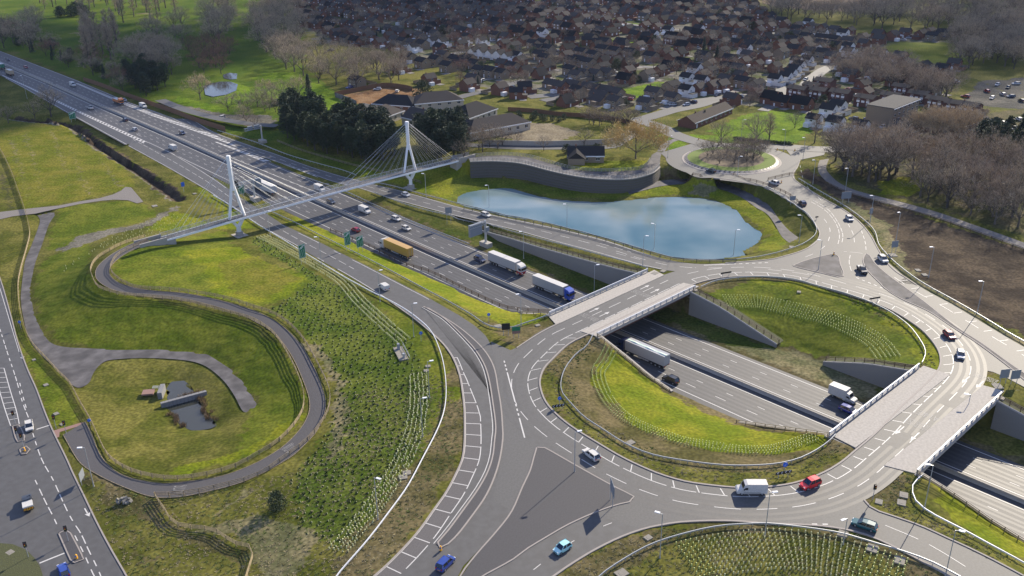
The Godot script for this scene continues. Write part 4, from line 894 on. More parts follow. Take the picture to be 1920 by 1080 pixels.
func parked() -> Array:
	return W([92.9,-475.9,97.6,-481.7,81.9,-480.4,84.3,-477.8,86,-476.5,113.5,-497.1,134.2,-523.1,133.6,-502.2,122.9,-493.8,64.8,-490.6,73.7,-589.7,68.1,-584.9,62.3,-594.4,94.5,-604.3,109.1,-608.6,155.3,-486.1,160.1,-483.2,164.8,-480.3,169.5,-477.4,158,-521.1,172.7,-534.7,155.4,-430.1,168,-440.7,174.7,-439.2,175.9,-423.7,229.1,-422,234.4,-427.7,239.6,-430.4,245.4,-434.2,234.4,-417.6,242.6,-484.3,259.6,-496.1,273,-511.6,275.3,-504.3,284.4,-513.5,264.2,-487.8,265.8,-482.5,266.3,-472.4,254.5,-479.6,253.1,-520.4,228,-575.5,242.9,-521.3,250.4,-528.1,231.5,-512.2,-125.4,-661.9,-99.3,-693.1,-38,-731.4,-15.3,-547.7,-5.7,-537.7,2,-526.8,15.8,-580.9,28.3,-636.2,-18.2,-601.8,-29.4,-621.8,-149,-749,140.8,-757.8,138.6,-679.9,73.2,-724.3,237.2,-640.4,221.3,-642.1,196.3,-644.6,-149.2,-471.4,-92.5,-534.6,-81.6,-533.7,-75.4,-528.8,-63.3,-522.2])

func blocks() -> Array:
	return [
		[-38.1, -478.5, 0.33, 26, 14, 5.5, 9.5, "hip", "render", "tile_brown", "brown hip-roofed college block with tall windows"],
		[-18.9, -455.1, 0.97, 24, 15, 4, 8.5, "hip", "render", "tile_dark", "dark roofed college block with a white gable"],
		[-66.4, -452, 1.03, 30, 13, 4, 8, "hip", "render", "tile_brown", "brown roofed college wing by the dark pines"],
		[-33.3, -437, -0.77, 42, 13, 4, 8, "gable", "render", "tile_brown", "long brown roofed college wing behind the eastern pylon"],
		[-7.6, -427.2, 0.59, 34, 13, 4, 8, "hip", "render", "tile_brown", "brown roofed college wing nearest the pale yard"],
		[-82.6, -461.9, 0.88, 34, 11, 4, 4.3, "flat", "render", "felt_grey", "low flat grey roofed college hall"],
		[-57.7, -477.5, -0.35, 24, 13, 4.5, 8.5, "hip", "brick", "tile_dark", "dark college roof with a brick chimney"],
		[184.5, -436.2, 0.77, 28, 13, 9.5, 9.8, "flat", "tan", "felt_grey", "four storey tan block of flats with pale flat roof"],
		[32.1, -375.9, -0.06, 15, 8, 3, 6, "gable", "tan", "tile_dark", "lone tan brick house with a dark L-shaped roof"],
		[96.6, -444.6, 0.87, 38, 9, 3, 5.6, "gable", "brick", "tile_tan", "long tan roofed bungalow terrace by the village lawn"],
		[386.6, -718.6, 0.26, 26, 18, 8, 8.3, "flat", "white", "felt_grey", "pale industrial shed at the upper right corner"],
		[208.5, -415.3, 0.6, 26, 12, 5, 8.5, "gable", "brick", "tile_tan", "brown roofed brick hall at the right"],
		[215.9, -410, -0.36, 22, 8, 3, 3.4, "flat", "brick", "felt_grey", "low flat roofed clubhouse by the oval lawn"],
		[325.1, -625.5, 0.36, 16, 9, 5, 5.3, "flat", "white", "felt_grey", "small white block beside the far right wood"],
	]

func shade_of_clouds() -> Array:      # the ground each cloud keeps from the sun
	return [
		V([-303, 0, -468, -252, 0, -481, -215, 0, -506, -203, 0, -544, -177, 0, -602, -190, 0, -754, -233, 0, -793, -283, 0, -770, -371, 0, -834, -448, 0, -877, -507, 0, -818]),
		V([-233, 0, -1034, -148, 0, -723, -71, 0, -646, -21, 0, -719, 28, 0, -845, 36, 0, -1070, -254, 0, -1177]),
		V([208, 0, -883, 193, 0, -696, 249, 0, -675, 236, 0, -553, 267, 0, -512, 369, 0, -584, 629, 0, -1028, 496, 0, -1050, 418, 0, -937, 312, 0, -858]),
	]

func local_marks() -> Array:
	return [
		[V([-146.8, -5, -235.7, -137.7, -5, -221.5, -128.1, -5, -206.7, -121.1, -5, -195.4, -114.8, -5, -186.1, -113.2, -5, -183.7]), "d", 0.2],
		[V([-111.7, -5, -180.9, -104.9, -5, -170.5, -98.7, -5, -162.5, -92.7, -5, -154.1, -88.8, -5, -148.9, -85.3, -5, -144.7, -81.9, -5, -140, -77.5, -5, -134, -75.6, -5, -131.1]), "d", 0.2],
		[V([-102.6, -5, -162.6, -97, -5, -155.1, -93.2, -5, -150.2, -90.2, -5, -146.1]), "d", 0.2],
		[V([-134.1, -5, -212.5, -126.2, -5, -200, -120.7, -5, -191.5, -116.8, -5, -185]), "s", 0.2],
		[V([-136.9, -5, -212.6, -128.9, -5, -200, -123.1, -5, -191.1, -118.5, -5, -184.3]), "s", 0.2],
		[V([-111.6, -5, -182.5, -109.2, -5, -184.3]), "s", 0.35],
		[V([-89.5, -5, -136.3, -86, -5, -139]), "s", 0.35],
		[V([-126.1, -5, -204.5, -121.7, -5, -197.2, -117, -5, -189.7]), "d", 0.2],
		[V([-161.5, -5, -264.9, -147, -5, -241.6, -134.4, -5, -221.4]), "s", 0.15],
		[V([-86.2, -5, -144.1, -82, -5, -138.5, -78.8, -5, -134, -76.6, -5, -131.1]), "d", 0.2],
	]

func sign_list() -> Array:
	return [
		[-67.3, -2.43, -274.3, "green", 2.4, 4.6, 2.2, "green direction sign on the slip bank below the other two"],
		[-55.2, -3.94, -288.9, "green", 2.4, 4.6, 2.2, "left one of two green lane signs on the bright strip"],
		[-51.3, -4.83, -290.1, "green", 2.7, 3.9, 1.8, "right one of two green lane signs on the bright strip"],
		[-107.1, -4.55, -349.5, "green", 2.9, 3.3, 1.8, "green lane sign behind the western pylon"],
		[-228.8, -3.19, -477, "green", 3.4, 3.6, 1.5, "small far green sign beside the brown ditch"],
		[-22.7, -5.33, -317, "grey", 2.4, 2.4, 4.2, "grey sign back on two posts above the green bank"],
		[122.6, 0, -318.1, "grey", 3.8, 2.6, 1.6, "wide grey board by the bare soil and barrier"],
		[125.9, 0, -302, "grey", 1.2, 2, 1.5, "narrow grey board on the lamp post"],
		[121, -0.01, -268.5, "grey", 2.2, 2.2, 2.2, "grey board on a pale slab by the turning lane"],
		[115.4, -0.25, -187.3, "grey", 2.4, 2.4, 1.8, "left one of two grey boards on the eastern verge"],
		[117.9, -0.43, -187.1, "grey", 2.4, 2.4, 1.8, "right one of two grey boards on the eastern verge"],
		[103.1, -0.27, -318.1, "grey", 2.2, 1.6, 1.6, "pale blue-grey board on the pond barrier"],
		[-1.8, -0.14, -216.7, "black", 2.2, 1.9, 1.8, "black variable message sign at the verge nose"],
		[0.9, -0.09, -215.1, "small_green", 2.2, 2, 1.4, "green and pale boards beside the black message sign"],
		[-132.9, -4.36, -357.7, "blue", 1.4, 1.8, 2.4, "blue sign on the verge left of the footbridge"],
		[18.6, 0, -144.7, "edge", 3.6, 2.6, 2.4, "large sign seen edge on at the tip of the dark island"],
		[-91.6, -4.75, -161.1, "edge", 2.6, 2, 1, "sign seen edge on beside the ramp entrance"],
		[-6.5, -0.62, -225.8, "round", 0.9, 0.9, 2, "round blue no-stopping sign on the bright strip"],
		[-24.1, -0.17, -214.5, "round", 0.9, 0.9, 2, "round blue sign behind the bend barrier"],
		[54.3, -0.32, -153.1, "round", 1.1, 1.1, 2.2, "round blue arrow sign above the chevron board"],
		[-140.8, -5, -235.8, "round", 0.8, 0.8, 1.8, "round blue path sign by the left fence"],
		[-99.6, -4.94, -183.9, "round", 0.8, 0.8, 1, "round blue path sign on the fence at the ramp entrance"],
		[10.4, -0.28, -180.6, "round", 0.9, 0.9, 2, "round blue arrow sign on the island rim"],
		[53.9, -0.26, -152.3, "chev", 3.6, 0.7, 1, "black and white chevron board behind the red car"],
		[10.1, -0.21, -179.6, "chev", 3, 0.7, 0.7, "black and white chevron board on the left island rim"],
		[102, 0, -233.3, "dchev", 3.6, 0.5, 1, "dark chevron board seen from behind on the far rim"],
		[64.5, -0.05, -253.1, "dchev", 3.6, 0.5, 1, "dark chevron board near the first bridge end"],
		[106.6, 0, -300.7, "dchev", 1.2, 0.5, 0.8, "small dark sign near the pond head"],
	]

func bollard_list() -> Array:
	return [[-110, -5, -173.5, "on the smallest local road island"], [-82.9, -5, -137.3, "on the long local road island"], [-13.7, 0, -131.9, "at the tip of the bypass island"], [102, 0, -268.3, "on the northern triangle"], [105.8, 0, -342.4, "by the small roundabout entry"], [86.1, 0.01, -407.6, "at the village road mouth"], [116.5, 0, -388, "on the eastern splitter"], [123.8, 0, -386.7, "beside the eastern splitter"]]

func signal_list() -> Array:
	return [[-86.7, -5, -142.4, "on the long local road island"], [-92.3, -5, -137.9, "on the bottom left grass corner"], [-107.1, -5, -182.8, "beside the red tactile paving"], [-113.6, -5, -178.1, "at the front of the middle local island"], [69, -0.02, -144.4, "on the verge nose at the lower right"], [-111.1, -5, -175.3, "on the smallest local island"], [-117.6, -5, -184.9, "at the rear of the middle local island"], [-103.5, -4.94, -180.1, "on the crossing to the cycle ramp"]]

func slab_list() -> Array:
	return [[-22.3, -0.65, -156.7, 2.4], [-22.9, -0.68, -155.3, 2.4], [-21.3, -0.29, -201, 1.8], [-21.6, -0.34, -198.9, 1.8], [-4, -0.48, -223.1, 2.6], [25, -0.76, -166.5, 2.4], [75.7, -0.25, -146, 2.6], [74.3, -0.21, -143.6, 2.6], [70, -0.04, -143.8, 2.2], [59.9, -0.06, -134.6, 2.8], [64, -0.18, -130.7, 3], [67.6, -0.21, -127.5, 3], [113.7, -0.17, -186.3, 3.4], [116.9, -0.41, -186, 4], [120.3, -0.01, -267.2, 3.6], [123.2, -0.04, -255.1, 2.4], [123.8, -0.05, -251.5, 2.4], [6.8, -0.24, -222.6, 1.8], [43.6, 0, -256.1, 3], [46.3, 0, -257.6, 2.4], [92, -1.6, -279.5, 2.4], [83.6, -0.9, -242.7, 1.8], [-110, -5.04, -189.3, 1.8], [-118.8, -5, -203.2, 1.8], [-128.2, -5, -216.8, 1.4], [-106.4, -5.01, -184.5, 1.6], [-96.5, -5, -139.4, 2], [-127.8, -4.38, -355.2, 2.2], [-138.8, -4.3, -340.4, 3.2], [-76.2, -4.7, -366.1, 2.2], [24.2, -0.14, -134.6, 2], [18.3, -0.56, -125.8, 3], [-26.6, -0.68, -136.7, 0.4]]

func north_marks() -> Array:
	return [
		[W([111.8,-321.3,113.9,-311.2,113.1,-298.4,110.7,-285.6,106.5,-275.2], 0.0), 3, 2],
		[W([110.5,-319.6,112.6,-310.1,112.2,-297.9,109.6,-285.7,105.6,-275.7], 0.0), 3, 2],
		[W([115.9,-295.6,114.2,-285.5,111.2,-275.9], 0.0), 3, 4],
		[W([118.2,-289.3,115.9,-279.5,113.3,-271.2], 0.0), 3, 2],
		[W([109.4,-301.3,108.1,-290.8,102.8,-277.8,95.2,-268.9,86.6,-263.6], 0.0), 4, 5],
		[W([106.1,-271.1,109.2,-270.1,112.2,-268.6], 0.0), 1.2, 1],
		[W([107.1,-267.9,104.7,-261.9,102.9,-254.4], 0.0), 3, 2],
		[W([119.8,-365.2,114.6,-340.4,114.8,-318.2], 0.0), 3, 4],
		[W([78.4,-257.6,87.2,-254.3,95,-248.4], 0.0), 4, 4],
		[W([2.9,-126.5,7.9,-131.7,14.1,-136.7,21.5,-140.7], 0.0), 2, 7],
		[W([68.6,-136.8,74.3,-131.4,79.3,-123.7], 0.0), 6, 3],
	]

# ---------------------------------------------------------------- materials
func grain(freq: float, lo: Color, hi: Color, size := 256, oct := 4, sd0 := 1, kind := FastNoiseLite.TYPE_SIMPLEX_SMOOTH) -> ImageTexture:
	var n := FastNoiseLite.new()
	n.noise_type = kind
	n.frequency = freq
	n.fractal_octaves = oct
	n.seed = sd0
	var im := n.get_seamless_image(size, size)
	im.convert(Image.FORMAT_L8)
	var src := im.get_data()
	var out := PackedByteArray()
	out.resize(src.size() * 3)
	var lut := PackedByteArray()
	for k in 256:
		var c := lo.lerp(hi, k / 255.0)
		lut.append_array(PackedByteArray([int(clampf(c.r, 0, 1) * 255), int(clampf(c.g, 0, 1) * 255), int(clampf(c.b, 0, 1) * 255)]))
	for k in src.size():
		var j := src[k] * 3
		out[3 * k] = lut[j]; out[3 * k + 1] = lut[j + 1]; out[3 * k + 2] = lut[j + 2]
	return ImageTexture.create_from_image(Image.create_from_data(size, size, false, Image.FORMAT_RGB8, out))

func mat(called: String, col: Color, rough := 0.8, tex: Texture2D = null, metres := 4.0, metal := 0.0) -> StandardMaterial3D:
	var m := StandardMaterial3D.new()
	m.resource_name = called
	m.albedo_color = col
	m.roughness = rough
	m.metallic = metal
	if tex:
		m.albedo_texture = tex
		m.uv1_triplanar = true
		m.uv1_world_triplanar = true
		m.uv1_scale = Vector3.ONE / metres
	M[called] = m
	return m

func lin(r: float, g: float, b: float) -> Color:      # a base colour given as linear values
	return Color(r, g, b).linear_to_srgb()

func materials() -> void:
	var g1 := grain(0.03, Color(0.84, 0.84, 0.84), Color(1, 1, 1), 512, 5, 3)
	var g2 := grain(0.012, Color(0.6, 0.6, 0.6), Color(1, 1, 1), 256, 4, 5)
	var g3 := grain(0.08, Color(0.5, 0.5, 0.5), Color(1, 1, 1), 256, 5, 9)
	var streak := grain(0.02, Color(0.88, 0.87, 0.86), Color(1, 1, 1), 512, 6, 12)
	mat("turf_edge", lin(0.10, 0.11, 0.035), 0.95, g3, 6)
	mat("asphalt_dark", lin(0.060, 0.059, 0.061), 0.66, g1, 11)
	mat("asphalt", lin(0.082, 0.081, 0.080), 0.68, streak, 23)
	mat("asphalt_old", lin(0.094, 0.092, 0.089), 0.68, g1, 9)
	mat("asphalt_worn", lin(0.071, 0.070, 0.072), 0.62, streak, 17)
	mat("asphalt_rubbed", lin(0.083, 0.081, 0.079), 0.62, streak, 19)
	mat("asphalt_new", lin(0.058, 0.056, 0.06), 0.78, g1, 7)
	mat("asphalt_track", lin(0.12, 0.112, 0.112), 0.85, g2, 17)
	mat("asphalt_ramp", lin(0.078, 0.073, 0.074), 0.8, g1, 8)
	mat("red_surface", lin(0.105, 0.097, 0.095), 0.8, g1, 6)
	mat("gravel_road", lin(0.30, 0.27, 0.24), 0.9, g3, 5)
	mat("concrete", lin(0.38, 0.355, 0.315), 0.8, streak, 9)
	mat("concrete_grey", lin(0.27, 0.26, 0.25), 0.85, g2, 7)
	mat("concrete_wall", lin(0.25, 0.24, 0.225), 0.85, g1, 3)
	mat("footway", lin(0.40, 0.37, 0.325), 0.85, g1, 12)
	mat("kerb", lin(0.32, 0.285, 0.255), 0.8, g1, 3)
	mat("kerb_dark", lin(0.10, 0.10, 0.105), 0.8)
	mat("paint_white", lin(0.60, 0.585, 0.55), 0.6, g1, 5)
	mat("paint_worn", lin(0.42, 0.41, 0.39), 0.7, g3, 3)
	mat("white_steel", lin(0.74, 0.75, 0.77), 0.45)
	mat("galvanised", lin(0.48, 0.50, 0.52), 0.42, g1, 2, 0.35)
	mat("dark_steel", lin(0.06, 0.065, 0.07), 0.5)
	mat("timber_new", lin(0.47, 0.37, 0.20), 0.85, g2, 2)
	mat("timber", lin(0.34, 0.27, 0.175), 0.85, g2, 2)
	mat("timber_brown", lin(0.13, 0.075, 0.035), 0.85, g2, 2)
	mat("rust", lin(0.14, 0.055, 0.035), 0.8, g1, 3)
	mat("sign_grey", lin(0.20, 0.22, 0.24), 0.55)
	mat("sign_green", lin(0.005, 0.16, 0.07), 0.5)
	mat("sign_white", lin(0.78, 0.78, 0.78), 0.5)
	mat("sign_blue", lin(0.02, 0.12, 0.55), 0.5)
	mat("sign_black", lin(0.012, 0.012, 0.013), 0.5)
	mat("sign_yellow", lin(0.85, 0.42, 0.02), 0.5)
	mat("sign_red", lin(0.6, 0.03, 0.03), 0.5)
	mat("sign_orange", lin(0.75, 0.10, 0.02), 0.6)
	mat("brick_wall", lin(0.30, 0.135, 0.085), 0.9, g3, 3)
	mat("reinforced_earth", lin(0.19, 0.175, 0.155), 0.95, g3, 4)
	mat("tube", lin(0.46, 0.50, 0.17), 0.6)
	mat("tube_pale", lin(0.60, 0.60, 0.32), 0.6)
	mat("reed", lin(0.33, 0.22, 0.11), 0.9, g3, 2)
	mat("stone", lin(0.40, 0.37, 0.31), 0.9, g3, 2)
	mat("gabion", lin(0.34, 0.34, 0.34), 0.9, g3, 2)
	mat("leaf_green", lin(0.085, 0.135, 0.03), 0.85, g3, 2)
	mat("sand", lin(0.50, 0.42, 0.28), 0.9, g1, 6)
	mat("soil", lin(0.30, 0.16, 0.085), 0.95, g3, 7)
	var w := mat("water", lin(0.25, 0.29, 0.285), 0.1)
	w.albedo_texture = grain(0.006, Color(0.55, 0.7, 0.75), Color(1.0, 1.0, 1.0), 256, 4, 21)
	w.uv1_triplanar = true
	w.uv1_world_triplanar = true
	w.uv1_scale = Vector3.ONE / 75.0
	w.metallic_specular = 0.6
	mat("pond_dark", lin(0.035, 0.037, 0.03), 0.06)

# ---------------------------------------------------------------- ground
const X0 := -300.0
const X1 := 270.0
const Z0 := -560.0
const Z1 := -90.0
const CS := 1.5
var NX := 0
var NZ := 0
var H := PackedFloat32Array()
var FX := PackedByteArray()

func setn(x: float, z: float, h: float) -> void:
	var i := int(round((x - X0) / CS))
	var j := int(round((z - Z0) / CS))
	if i >= 0 and j >= 0 and i < NX and j < NZ:
		H[j * NX + i] = h
		FX[j * NX + i] = 1

func fix_line(p: PackedVector3Array) -> void:
	for k in p.size() - 1:
		var a := p[k]
		var b := p[k + 1]
		var n := maxi(1, int(Vector2(b.x - a.x, b.z - a.z).length() / (0.5 * CS)))
		for i in n + 1:
			var q := a.lerp(b, float(i) / n)
			setn(q.x, q.z, q.y)

func fix_ribbon(a0: PackedVector3Array, b0: PackedVector3Array) -> void:
	var n := int(maxf(plen(a0), plen(b0)) / (0.6 * CS)) + 2
	var a := resample(a0, n)
	var b := resample(b0, n)
	for k in n:
		var m := int(Vector2(a[k].x - b[k].x, a[k].z - b[k].z).length() / (0.6 * CS)) + 2
		for i in m:
			var r := a[k].lerp(b[k], float(i) / (m - 1))
			setn(r.x, r.z, r.y)

func spans(poly: PackedVector3Array, x0: float, z0: float, cs: float, nx: int, nz: int) -> Array:   # [row, first, last] of the grid nodes inside
	var out := []
	var zmin := INF
	var zmax := -INF
	for p in poly:
		zmin = minf(zmin, p.z)
		zmax = maxf(zmax, p.z)
	var n := poly.size()
	for j in range(maxi(0, int(ceil((zmin - z0) / cs))), mini(nz - 1, int(floor((zmax - z0) / cs))) + 1):
		var z := z0 + j * cs
		var xs := []
		for k in n:
			var a := poly[k]
			var b := poly[(k + 1) % n]
			if (a.z > z) != (b.z > z):
				xs.append(a.x + (b.x - a.x) * (z - a.z) / (b.z - a.z))
		xs.sort()
		for k in range(0, xs.size() - 1, 2):
			var i0 := maxi(0, int(ceil((xs[k] - x0) / cs)))
			var i1 := mini(nx - 1, int(floor((xs[k + 1] - x0) / cs)))
			if i1 >= i0:
				out.append([j, i0, i1])
	return out

func fix_poly(poly: PackedVector3Array, h: float, unless := PackedByteArray()) -> void:
	for s in spans(poly, X0, Z0, CS, NX, NZ):
		for i in range(s[1], s[2] + 1):
			var k: int = s[0] * NX + i
			if unless.is_empty() or unless[k] == 0:
				H[k] = h
				FX[k] = 1

func mask_poly(poly: PackedVector3Array) -> PackedByteArray:
	var r := PackedByteArray()
	r.resize(NX * NZ)
	for s in spans(poly, X0, Z0, CS, NX, NZ):
		for i in range(s[1], s[2] + 1):
			r[s[0] * NX + i] = 1
	return r

func sdl(a: Array) -> PackedVector3Array:
	var r := PackedVector3Array()
	for k in range(0, a.size(), 3):
		r.append(sd(a[k], a[k + 1], a[k + 2]))
	return r

func closed(p: PackedVector3Array) -> PackedVector3Array:
	var r := p.duplicate()
	r.append(p[0])
	return r

func circle(c: Vector3, r: float, n := 48, y := 0.0) -> PackedVector3Array:
	var p := PackedVector3Array()
	for k in n:
		p.append(Vector3(c.x + cos(TAU * k / n) * r, y, c.z + sin(TAU * k / n) * r))
	return p

func relief() -> void:
	NX = int((X1 - X0) / CS) + 1
	NZ = int((Z1 - Z0) / CS) + 1
	H.resize(NX * NZ)
	FX.resize(NX * NZ)
	for j in NZ:
		for i in [0, NX - 1]:
			setn(X0 + i * CS, Z0 + j * CS, -0.3)
	for i in NX:
		setn(X0 + i * CS, Z0, -0.3)
		setn(X0 + i * CS, Z0 + (NZ - 1) * CS, -4.0)
	for j in NZ:
		if Z0 + j * CS > -420.0:
			setn(X0, Z0 + j * CS, -3.5)
	for a in NATURAL:
		fix_line(sdl(a))
	for w in [-3.2, 0.0, 3.2]:
		var q := offset(every(G.ditch, 2.0), w)
		for k in q.size(): q[k].y = -3.5 - (1.9 if w == 0.0 else 0.0) - 0.9 * k / q.size()
		fix_line(q)
	fix_poly(G.track_l, -5.0)
	fix_poly(G.track_ew, -4.2)
	fix_line(G.local_kerb)
	var far := PackedVector3Array()
	for p in G.local_kerb:
		far.append(p + Vector3(-32, 0, 8))
	fix_ribbon(G.local_kerb, far)
	fix_ribbon(G.ramp_a, G.ramp_b)
	fix_ribbon(G.slip_left, G.slip_right)
	fix_ribbon(G.nslip_n, G.nslip_s)
	fix_ribbon(G.south_road_n, G.south_road_s)
	fix_ribbon(G.se_road_n, G.se_road_s)
	fix_ribbon(G.bypass_isl.slice(0, 16), G.exit_w_right)
	fix_poly(G.ring_out, 0.0, mask_poly(G.kerb_inner))
	fix_ribbon(G.nr_west, G.nr_east)
	fix_ribbon(G.seg_out, G.seg_in)
	fix_poly(circle(G.small_c[0], 27.5), 0.0)
	for q in [G.fill_north, G.fill_east, G.fill_west, G.fill_small_sw, G.fill_small_e, G.small_path]:
		fix_poly(q, 0.0)
	fix_ribbon(offset(every(G.ret_top, 2.0), -2.2), G.ret_path_n)
	for w in [0.2, 1.7, 3.2]:
		var q := offset(every(G.ret_top, 2.0), w)
		for k in q.size(): q[k].y = -4.9
		fix_line(q)
	fix_poly(G.pond_water, -6.3)
	fix_line(closed(G.pond_water))
	fix_poly(G.sw_pond, -7.2)
	fix_line(closed(G.sw_pond))
	fix_ribbon(G.pond_track_o, G.pond_track_i)
	fix_ribbon(G.foot_e_n, G.foot_e_s)
	for j in NZ:
		for i in NX:
			var x := X0 + i * CS
			var z := Z0 + j * CS
			var d := x * S_NOR.x + z * S_NOR.z
			if d < -150.0 and d > -210.0:
				var s := x * S_DIR.x + z * S_DIR.z
				for q in CORRIDOR:
					if s >= q[0] and s <= q[1] and d >= q[2] and d <= q[3]:
						H[j * NX + i] = yM(s)
						FX[j * NX + i] = 1
	for a in WALLS:
		fix_line(sdl(a))
	settle()

func settle() -> void:            # the free nodes become even slopes between the fixed lines, coarse grids first
	var pv := PackedFloat32Array()
	var pw := 0
	var ph := 0
	for st in [8, 4, 2, 1]:
		var w: int = (NX - 1) / st + 2
		var h: int = (NZ - 1) / st + 2
		var v := PackedFloat32Array()
		var c := PackedFloat32Array()
		v.resize(w * h)
		c.resize(w * h)
		for j in NZ:
			for i in NX:
				if FX[j * NX + i]:
					var k := int(round(float(j) / st)) * w + int(round(float(i) / st))
					v[k] += H[j * NX + i]
					c[k] += 1.0
		var free := PackedInt32Array()
		for j in h:
			for i in w:
				var k := j * w + i
				if c[k] > 0.0:
					v[k] /= c[k]
				else:
					if pw:
						var a := mini(j / 2, ph - 2)
						var b := mini(i / 2, pw - 2)
						var fu := minf(j * 0.5 - a, 1.0)
						var fv := minf(i * 0.5 - b, 1.0)
						v[k] = lerpf(lerpf(pv[a * pw + b], pv[a * pw + b + 1], fv), lerpf(pv[(a + 1) * pw + b], pv[(a + 1) * pw + b + 1], fv), fu)
					else:
						v[k] = -2.0
					if i > 0 and j > 0 and i < w - 1 and j < h - 1:
						free.append(k)
		for it in (160 if st == 8 else (60 if st > 1 else 40)):
			for k in free:
				v[k] += 1.6 * ((v[k - 1] + v[k + 1] + v[k - w] + v[k + w]) * 0.25 - v[k])
		pv = v
		pw = w
		ph = h
	for j in NZ:
		for i in NX:
			if not FX[j * NX + i]:
				H[j * NX + i] = pv[j * pw + i]

func ht(x: float, z: float) -> float:
	var fi := (x - X0) / CS
	var fj := (z - Z0) / CS
	if fi < 0 or fj < 0 or fi >= NX - 1 or fj >= NZ - 1:
		return -0.3
	var i := int(fi)
	var j := int(fj)
	var k := j * NX + i
	return lerpf(lerpf(H[k], H[k + 1], fi - i), lerpf(H[k + NX], H[k + NX + 1], fi - i), fj - j)

func on(p: Vector3, dy := 0.0) -> Vector3:
	return Vector3(p.x, ht(p.x, p.z) + dy, p.z)

func drape(p: PackedVector3Array, dy := 0.0) -> PackedVector3Array:
	var r := PackedVector3Array()
	for q in p:
		r.append(on(q, dy))
	return r

# the colour of the soil and its cover, from a hand-laid map of plots; each plot wanders between two base colours
const PX := 0.36
func cover_map(x0: float, z0: float, w: int, h: int, px: float, plots: Array, table_: Array, sd0: int, fr: float) -> Image:
	var ids := Image.create_empty(w, h, false, Image.FORMAT_L8)
	for pl in plots:
		var col := Color8(pl[0], pl[0], pl[0])
		for s in spans(pl[1], x0, z0, px, w, h):
			ids.fill_rect(Rect2i(s[1], s[0], s[2] - s[1] + 1, 1), col)
	var n := FastNoiseLite.new()
	n.seed = sd0
	n.frequency = fr
	n.fractal_octaves = 6
	n.fractal_gain = 0.62
	var a := n.get_image(w, h)
	a.convert(Image.FORMAT_L8)
	n.seed = sd0 + 7
	n.frequency = fr * 3.0
	n.fractal_octaves = 3
	var b := n.get_image(w, h)
	b.convert(Image.FORMAT_L8)
	var di := ids.get_data()
	var da := a.get_data()
	var db := b.get_data()
	var lut := PackedByteArray()
	for t in table_:
		for k in 256:
			var u := smoothstep(0.25, 0.75, k / 255.0)
			var c: Color = (t[0] as Color).lerp(t[1], u).linear_to_srgb()
			lut.append_array(PackedByteArray([int(c.r * 255), int(c.g * 255), int(c.b * 255)]))
	var out := PackedByteArray()
	out.resize(w * h * 3)
	var n0 := w * h
	for k in n0:
		var q := k + ((db[k] - 128) >> 4) + ((da[k] - 128) >> 5) * w
		if q < 0 or q >= n0:
			q = k
		var j := (di[q] * 256 + da[k]) * 3
		out[3 * k] = lut[j]
		out[3 * k + 1] = lut[j + 1]
		out[3 * k + 2] = lut[j + 2]
	return Image.create_from_data(w, h, false, Image.FORMAT_RGB8, out)

func ground_material(called: String, im: Image, bump_freq: float, bump: float) -> StandardMaterial3D:
	var m := StandardMaterial3D.new()
	m.resource_name = called
	m.albedo_texture = ImageTexture.create_from_image(im)
	m.roughness = 0.95
	m.metallic_specular = 0.15
	m.detail_enabled = true
	m.detail_blend_mode = BaseMaterial3D.BLEND_MODE_MUL
	m.detail_albedo = grain(0.035, Color(0.56, 0.57, 0.54), Color(1, 1, 0.97), 1024, 6, 31)
	m.detail_uv_layer = BaseMaterial3D.DETAIL_UV_2
	m.uv2_triplanar = true
	m.uv2_world_triplanar = true
	m.uv2_scale = Vector3.ONE / 41.0
	if bump > 0:
		var n := FastNoiseLite.new()
		n.frequency = bump_freq
		n.fractal_octaves = 4
		n.seed = 44
		var b := n.get_image(1024, 1024)
		m.heightmap_enabled = true
		m.heightmap_texture = ImageTexture.create_from_image(b)
		m.heightmap_scale = bump
	M[called] = m
	return m

